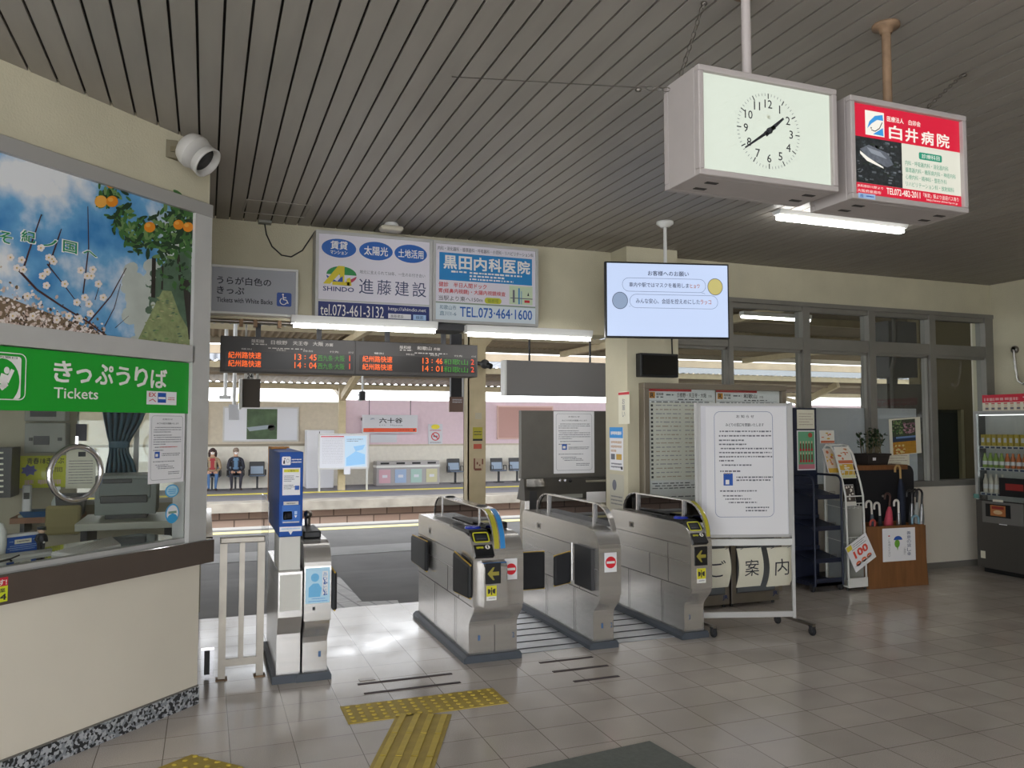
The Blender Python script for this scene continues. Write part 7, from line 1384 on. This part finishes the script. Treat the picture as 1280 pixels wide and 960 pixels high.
# seats
def seat_proto():
    t = thing('platform_chair', 'dark blue grey platform seat just right of the steel recycling station', 'seat', (0, 0, 0), group='single seats along the far platform wall'); SB = mat('seat_blue_grey', '5f6c80', .5); SP = mat('seat_pad_pale', '8fa0b4', .5)
    MB().hexa([(-.24, -.02, .43), (.24, -.02, .43), (.24, .06, .88), (-.24, .06, .88)], [(-.24, .02, .43), (.24, .02, .43), (.24, .10, .88), (-.24, .10, .88)], DARK).build('backrest', t, bevel=.015)
    MB().hexa([(-.20, -.025, .48), (.20, -.025, .48), (.20, .045, .78), (-.20, .045, .78)], [(-.20, -.01, .48), (.20, -.01, .48), (.20, .06, .78), (-.20, .06, .78)], SP).build('back_pad', t)
    MB().hexa([(-.24, -.44, .42), (.24, -.44, .42), (.24, .02, .39), (-.24, .02, .39)], [(-.24, -.44, .46), (.24, -.44, .46), (.24, .02, .44), (-.24, .02, .44)], SB).build('seat', t, bevel=.015)
    MB().box(-.03, .03, -.24, -.16, 0, .40, DARK).box(-.16, .16, -.36, -.06, 0, .02, DARK).build('leg', t)
    m = MB()
    for x in (-.26, .26): m.tube([(x, -.02, .42), (x, -.02, .62), (x, -.32, .62), (x, -.36, .46)], .014, DARK, 6)
    m.build('armrest', t)
    return t
P_ = [(567, 'right of the steel recycling station'), (592, 'half hidden behind the cream post'), (621, 'just right of the cream post'), (644, 'at the edge of the fare adjustment machine'), (243, 'empty and beside the ticket window jamb'), (265, 'under the person in the red top'), (294, 'under the person in the dark jacket'), (321, 'empty and right of the two sitting people')]
for i, (px, tx) in enumerate(P_):
    p = at(px, 606, Y=27.9); lab = 'blue grey platform seat ' + tx
    if i == 0: proto = seat_proto(); proto.location = (p.x, 27.9, ZP); proto['label'] = lab
    else: dup(proto, (p.x, 27.9, ZP), 0, lab)
# hanging things under the canopies
YH = 12.0
t, a, b_ = wthing(304, 473.5, 325, 509, YH, .25, mat('brown_grey_box', '544c44', .6), 'hanging_display', 'dark box display hanging over the near platform', 'display'); m = MB()
for x in (a.x + .02, b_.x - .05): m.box(x, x + .03, YH + .1, YH + .13, a.z, 3.4, LAMPB)
m.build('hanger', t); MB().box(a.x - .05, a.x - .01, YH - .02, YH + .27, b_.z - .03, a.z, LAMPB).build('side_frame', t); p = at(301, 495, Y=YH); MB().box(a.x - .055, a.x - .048, YH + .0, YH + .2, p.z - .1, p.z + .05, YEL).build('yellow_mark', t)
m = MB(); F = Face(m, (at(308, 466, Y=YH).x, YH, at(308, 466, Y=YH).z), V((at(317, 466, Y=YH).x - at(308, 466, Y=YH).x, 0, 0)), V((0, 0, -.09)), .003); m.box(F.o.x, F.o.x + F.u.x, YH, YH + .02, F.o.z - .09, F.o.z, LAMPB); F.text('24', .1, .1, .9, .9, INK, 1, .03); m.build('number_plate', t)
t, a, b_ = wthing(286, 505.5, 299, 525, 14.0, .06, mat('sign_bright_white', 'e4e4e8', .5), 'hanging_sign', 'small white hanging sign over the near platform', 'sign'); m = MB(); x = (a.x + b_.x) / 2; m.cyl((x, 14.03, a.z), (x, 14.03, 3.42), .03, LAMPB); m.build('pole', t)
t, a, b_ = wthing(274, 494, 289, 499, 14.6, .1, LAMPB, 'platform_sign_back', 'flat pale bracket sign hanging left of the small white sign', 'sign'); m = MB(); x = (a.x + b_.x) / 2; m.cyl((x, 14.65, a.z), (x, 14.65, 3.40), .03, LAMPB); m.build('pole', t)
p = at(453, 495, Y=15.0); t = thing('platform_camera', 'small dark camera hanging on a thin pole over the near platform', 'camera', p); MB().box(p.x - .06, p.x + .05, 14.93, 15.07, p.z - .08, p.z + .09, DARK).build('body', t, bevel=.01); MB().cyl((p.x, 15.0, p.z + .08), (p.x, 15.0, 3.38), .02, LAMPB).build('pole', t); MB().tube([(p.x - .06, 15, p.z + .05), (p.x - .10, 15, p.z - .03), (p.x - .05, 15, p.z - .10), (p.x, 15, p.z - .08)], .01, LAMPB, 6).build('cable', t)
t, a, b_ = wthing(562, 496, 579, 515, 13.6, .05, mat('dull_brown_sign', '8f7468', .6), 'hanging_sign', 'tilted brownish sign hanging left of the cream post', 'sign', lambda F: F.lines([(.2, .9, .15), (.2, .9, .3)], PAPER, 1, .1), None); MB().box(b_.x, b_.x + .05, 13.5, 13.7, b_.z, a.z + .5, LAMPB).build('side_frame', t); MB().box((a.x + b_.x) / 2 - .1, (a.x + b_.x) / 2 + .1, 13.6, 13.7, a.z, 3.4, DARK).build('hanger', t)
YL2 = 9.2; a = at(927, 394.5, Z=3.12); b_ = at(1000, 397, Z=3.12); yl = (a.y + b_.y) / 2; a = at(927, 394.5, Y=yl); b_ = at(1012, 398, Y=yl)
t = thing('fluorescent_fitting', 'lit strip lamp under the near canopy seen through the top window panes', 'lamp', ((a.x + b_.x) / 2, yl, a.z)); MB().box(a.x, b_.x, yl - .05, yl + .05, a.z, a.z + .06, LAMPB).build('housing', t); MB().cyl((a.x, yl, a.z - .015), (b_.x, yl, a.z - .015), .018, LAMP, 8).build('tube', t)
# annex beyond the right windows; unseen end wall added at right to darken it
AN = mat('annex_wall', '756b52', .85, noise=.08); ax = at(1150, 480, Y=9.0).x; zd = at(1180, 512, Y=9.0).z; d0, d1 = at(1158, 560, Y=9.0).x, at(1206, 560, Y=9.0).x
struct(MB().box(ax, d0, 9.0, 9.2, -.5, 3.3, AN).box(d0, d1, 9.0, 9.2, zd, 3.3, AN).box(d1, 14, 9.0, 9.2, -.5, 3.3, AN).hexa([(ax, 9.2, -.5), (ax + .2, 9.2, -.5), (ax + 5.0, 13, -.5), (ax + 4.8, 13, -.5)], [(ax, 9.2, 3.3), (ax + .2, 9.2, 3.3), (ax + 5.0, 13, 3.3), (ax + 4.8, 13, 3.3)], AN).box(12.6, 12.8, 7.05, 9.0, -.5, 3.3, AN), 'wall_annex')
g = struct(MB().box(d0, d1, 9.06, 9.1, -.4, zd, mat('dark_green_door', '2c332f', .5)).box(d1 - .06, d1, 9.0, 9.06, -.4, zd, mat('door_edge_pale', 'a9a384', .5)), 'door_1')
a = at(1107, 400, Y=8.6); b_ = at(1150, 400, Y=8.6); t = thing('equipment_cabinet', 'dark grey equipment cabinet with pipes beyond the right windows', 'cabinet', ((a.x + b_.x) / 2, 8.8, -.2)); EQ = mat('equipment_grey', '4b4945', .6, noise=.2, nscale=3); MB().box(a.x, b_.x, 8.6, 9.1, -.3, 2.2, EQ).build('body', t, bevel=.01); MB().box(a.x + .1, b_.x - .02, 8.65, 9.0, 2.3, 3.1, DARK).box(a.x + .2, a.x + .3, 8.7, 8.8, 2.2, 2.3, DARK).build('upper_unit', t); m = MB(); m.tube([(a.x + .06, 8.57, 1.0), (a.x + .06, 8.57, 2.4), (a.x + .12, 8.57, 2.6), (a.x + .12, 8.57, 3.3)], .03, EQ, 8); m.build('pipe', t)
# ------------------------------------------------------------------ the two people on the far seats
def person(px, label, coat, top, legs, hair, hat=None, long_hair=False, lean=0.0, knees=.11):
    base = at(px, 606, Y=27.9); X0, Y0 = base.x, 27.62; z = ZP
    t = thing('person', label, 'person', (X0, Y0, z), group=None)
    bones = []; rad = {}; vid = {}; vs = []
    def vtx(n, p, r): vid[n] = len(vs); vs.append((X0 + p[0], Y0 + p[1], z + p[2])); rad[vid[n]] = r
    def ed(*ns): 
        for a_, b2 in zip(ns, ns[1:]): bones.append((vid[a_], vid[b2]))
    vtx('pel', (0, .02, .578), (.15, .115)); vtx('waist', (0, .06, .70), (.135, .105)); vtx('chest', (0, .07, .88), (.165, .115)); vtx('neckb', (0, .06, 1.03), (.075, .07)); vtx('neck', (0, .045, 1.09), (.05, .05)); vtx('head1', (0, .035, 1.16), (.075, .085)); vtx('head2', (0, .035, 1.25), (.08, .095)); vtx('head3', (0, .04, 1.32), (.05, .06))
    ed('pel', 'waist', 'chest', 'neckb', 'neck', 'head1', 'head2', 'head3')
    for s_, k_ in ((-1, 'l'), (1, 'r')):
        vtx('hip' + k_, (.09 * s_, -.02, .555), (.088, .085)); vtx('knee' + k_, ((knees + .02) * s_, -.46, .53), (.062, .062)); vtx('calf' + k_, (knees * s_, -.46, .32), (.052, .055)); vtx('ank' + k_, ((knees - .01) * s_, -.45, .09), (.036, .04)); vtx('toe' + k_, ((knees + .02) * s_, -.60, .035), (.04, .03)); ed('pel', 'hip' + k_, 'knee' + k_, 'calf' + k_, 'ank' + k_, 'toe' + k_)
        vtx('sho' + k_, (.185 * s_, .07, .965), (.065, .065)); vtx('elb' + k_, (.25 * s_, -.02, .70), (.046, .046)); vtx('wri' + k_, (.13 * s_, -.24, .60), (.030, .030)); vtx('palm' + k_, (.085 * s_, -.32, .585), (.034, .022)); ed('neckb', 'sho' + k_, 'elb' + k_, 'wri' + k_, 'palm' + k_)
    me = bpy.data.meshes.new('body'); me.from_pydata(vs, bones, []); o = bpy.data.objects.new('body', me); COL.objects.link(o)
    o.modifiers.new('skin', 'SKIN').use_smooth_shade = True
    for i, r in rad.items(): me.skin_vertices[0].data[i].radius = r; me.skin_vertices[0].data[i].use_root = (i == 0)
    ss = o.modifiers.new('sub', 'SUBSURF'); ss.levels = 2; ss.render_levels = 2
    bpy.context.view_layer.update(); dgp = bpy.context.evaluated_depsgraph_get(); ev = o.evaluated_get(dgp); bm_ = ev.to_mesh()
    co = [v.co.copy() for v in bm_.vertices]; fs = [tuple(p.vertices) for p in bm_.polygons]; ev.to_mesh_clear(); bpy.data.objects.remove(o)
    SK = mat('skin', 'c99f86', .6); SHOE = mat('dark_shoe_' + legs, '3a2c2a', .6); LG_ = mat('trousers_' + legs, legs, .85); CT_ = mat('coat_' + coat, coat, .85); TP = mat('top_' + top, top, .85)
    m = MB(); groups = {}
    for f in fs:
        c0 = sum((co[i] for i in f), V()) / len(f); lx, ly, lz = c0.x - X0, c0.y - Y0, c0.z - z
        if lz > 1.055: k_ = SK
        elif ly < -.265 and lz > .55 and abs(lx) < .15: k_ = SK
        elif lz < .085: k_ = SHOE
        elif lz < .60 and (ly < -.10 or lz < .56) and not (abs(lx) > .1 and lz > .57): k_ = LG_
        elif abs(lx) < .075 and ly < .03 and lz > .56: k_ = TP
        else: k_ = CT_
        groups.setdefault(k_, []).append(f)
    first = True; m.v = co; m.M = Matrix()
    for k_, ff in groups.items():
        m.mats.append(k_); i = len(m.mats) - 1
        for f in ff: m.f.append(f); m.m.append(i); m.sm.append(True)
    H = V((X0, Y0 + .035, z + 1.235))
    m.ball(H + V((0, -.098, -.02)), .016, SK, 8, (1, 1.1, 1.5))
    for s_ in (-1, 1): m.ball(H + V((.082 * s_, .01, -.01)), .022, SK, 8, (.5, 1, 1.4)); m.ball(H + V((.032 * s_, -.084, .012)), .011, BLACK, 8, (1.3, .7, .8))
    # hands: four fingers and a thumb each
    for s_ in (-1, 1):
        pc = V((X0 + .085 * s_, Y0 - .32, z + .585))
        for j in range(4): q = pc + V((-.018 * s_ + (j - 1.5) * .014 * s_, -.018, .0)); L_ = (.055, .065, .06, .045)[j]; m.tube([q, q + V((-.01 * s_, -L_ * .55, -.005)), q + V((-.018 * s_, -L_ * .85, -.03))], [.0085, .008, .006], SK, 6)
        m.tube([pc + V((-.02 * s_, .005, .01)), pc + V((-.045 * s_, -.02, .015)), pc + V((-.05 * s_, -.045, .008))], [.010, .009, .007], SK, 6)
    m.build('body', t)
    hm = MB(); HRM = mat('hair_' + hair, hair, .8); hm.ball(H + V((0, .012, .03)), .098, HRM, 16, (1, 1.08, .95))
    if long_hair:
        for s_ in (-1, 1): hm.tube([H + V((.075 * s_, .02, .05)), H + V((.098 * s_, .02, -.06)), H + V((.10 * s_, .01, -.17))], [.04, .045, .03], HRM, 8)
        hm.ball(H + V((0, .06, -.06)), .10, HRM, 12, (1, .7, 1.4))
    vsn = len(hm.v); hm.build('hair', t)
    mm = MB(); mm.ball(H + V((0, -.074, -.052)), .052, PAPER, 12, (1.05, .62, .9)); 
    for s_ in (-1, 1): mm.tube([H + V((.045 * s_, -.085, -.04)), H + V((.08 * s_, -.02, -.01))], .003, PAPER, 5)
    mm.build('face_mask', t)
    # jacket hem and collar
    jm = MB(); jm.lathe([(.10, 1.03), (.085, 1.065), (.075, 1.07)], CT_, 16, (X0, Y0 + .055, z)); jm.lathe([(.19, .60), (.175, .66)], CT_, 18, (X0, Y0 + .045, z)); jm.build('collar', t)
    return t
person(265, 'person in a tan coat and red top sitting on the far platform', 'a08b70', '9c3a3f', '4a6a94', '3a2826', long_hair=True)
person(294, 'person in a dark jacket and blue sweater sitting on the far platform', '2c2d38', '5f7f9f', '2e2c36', '8a7a6c', knees=.14)
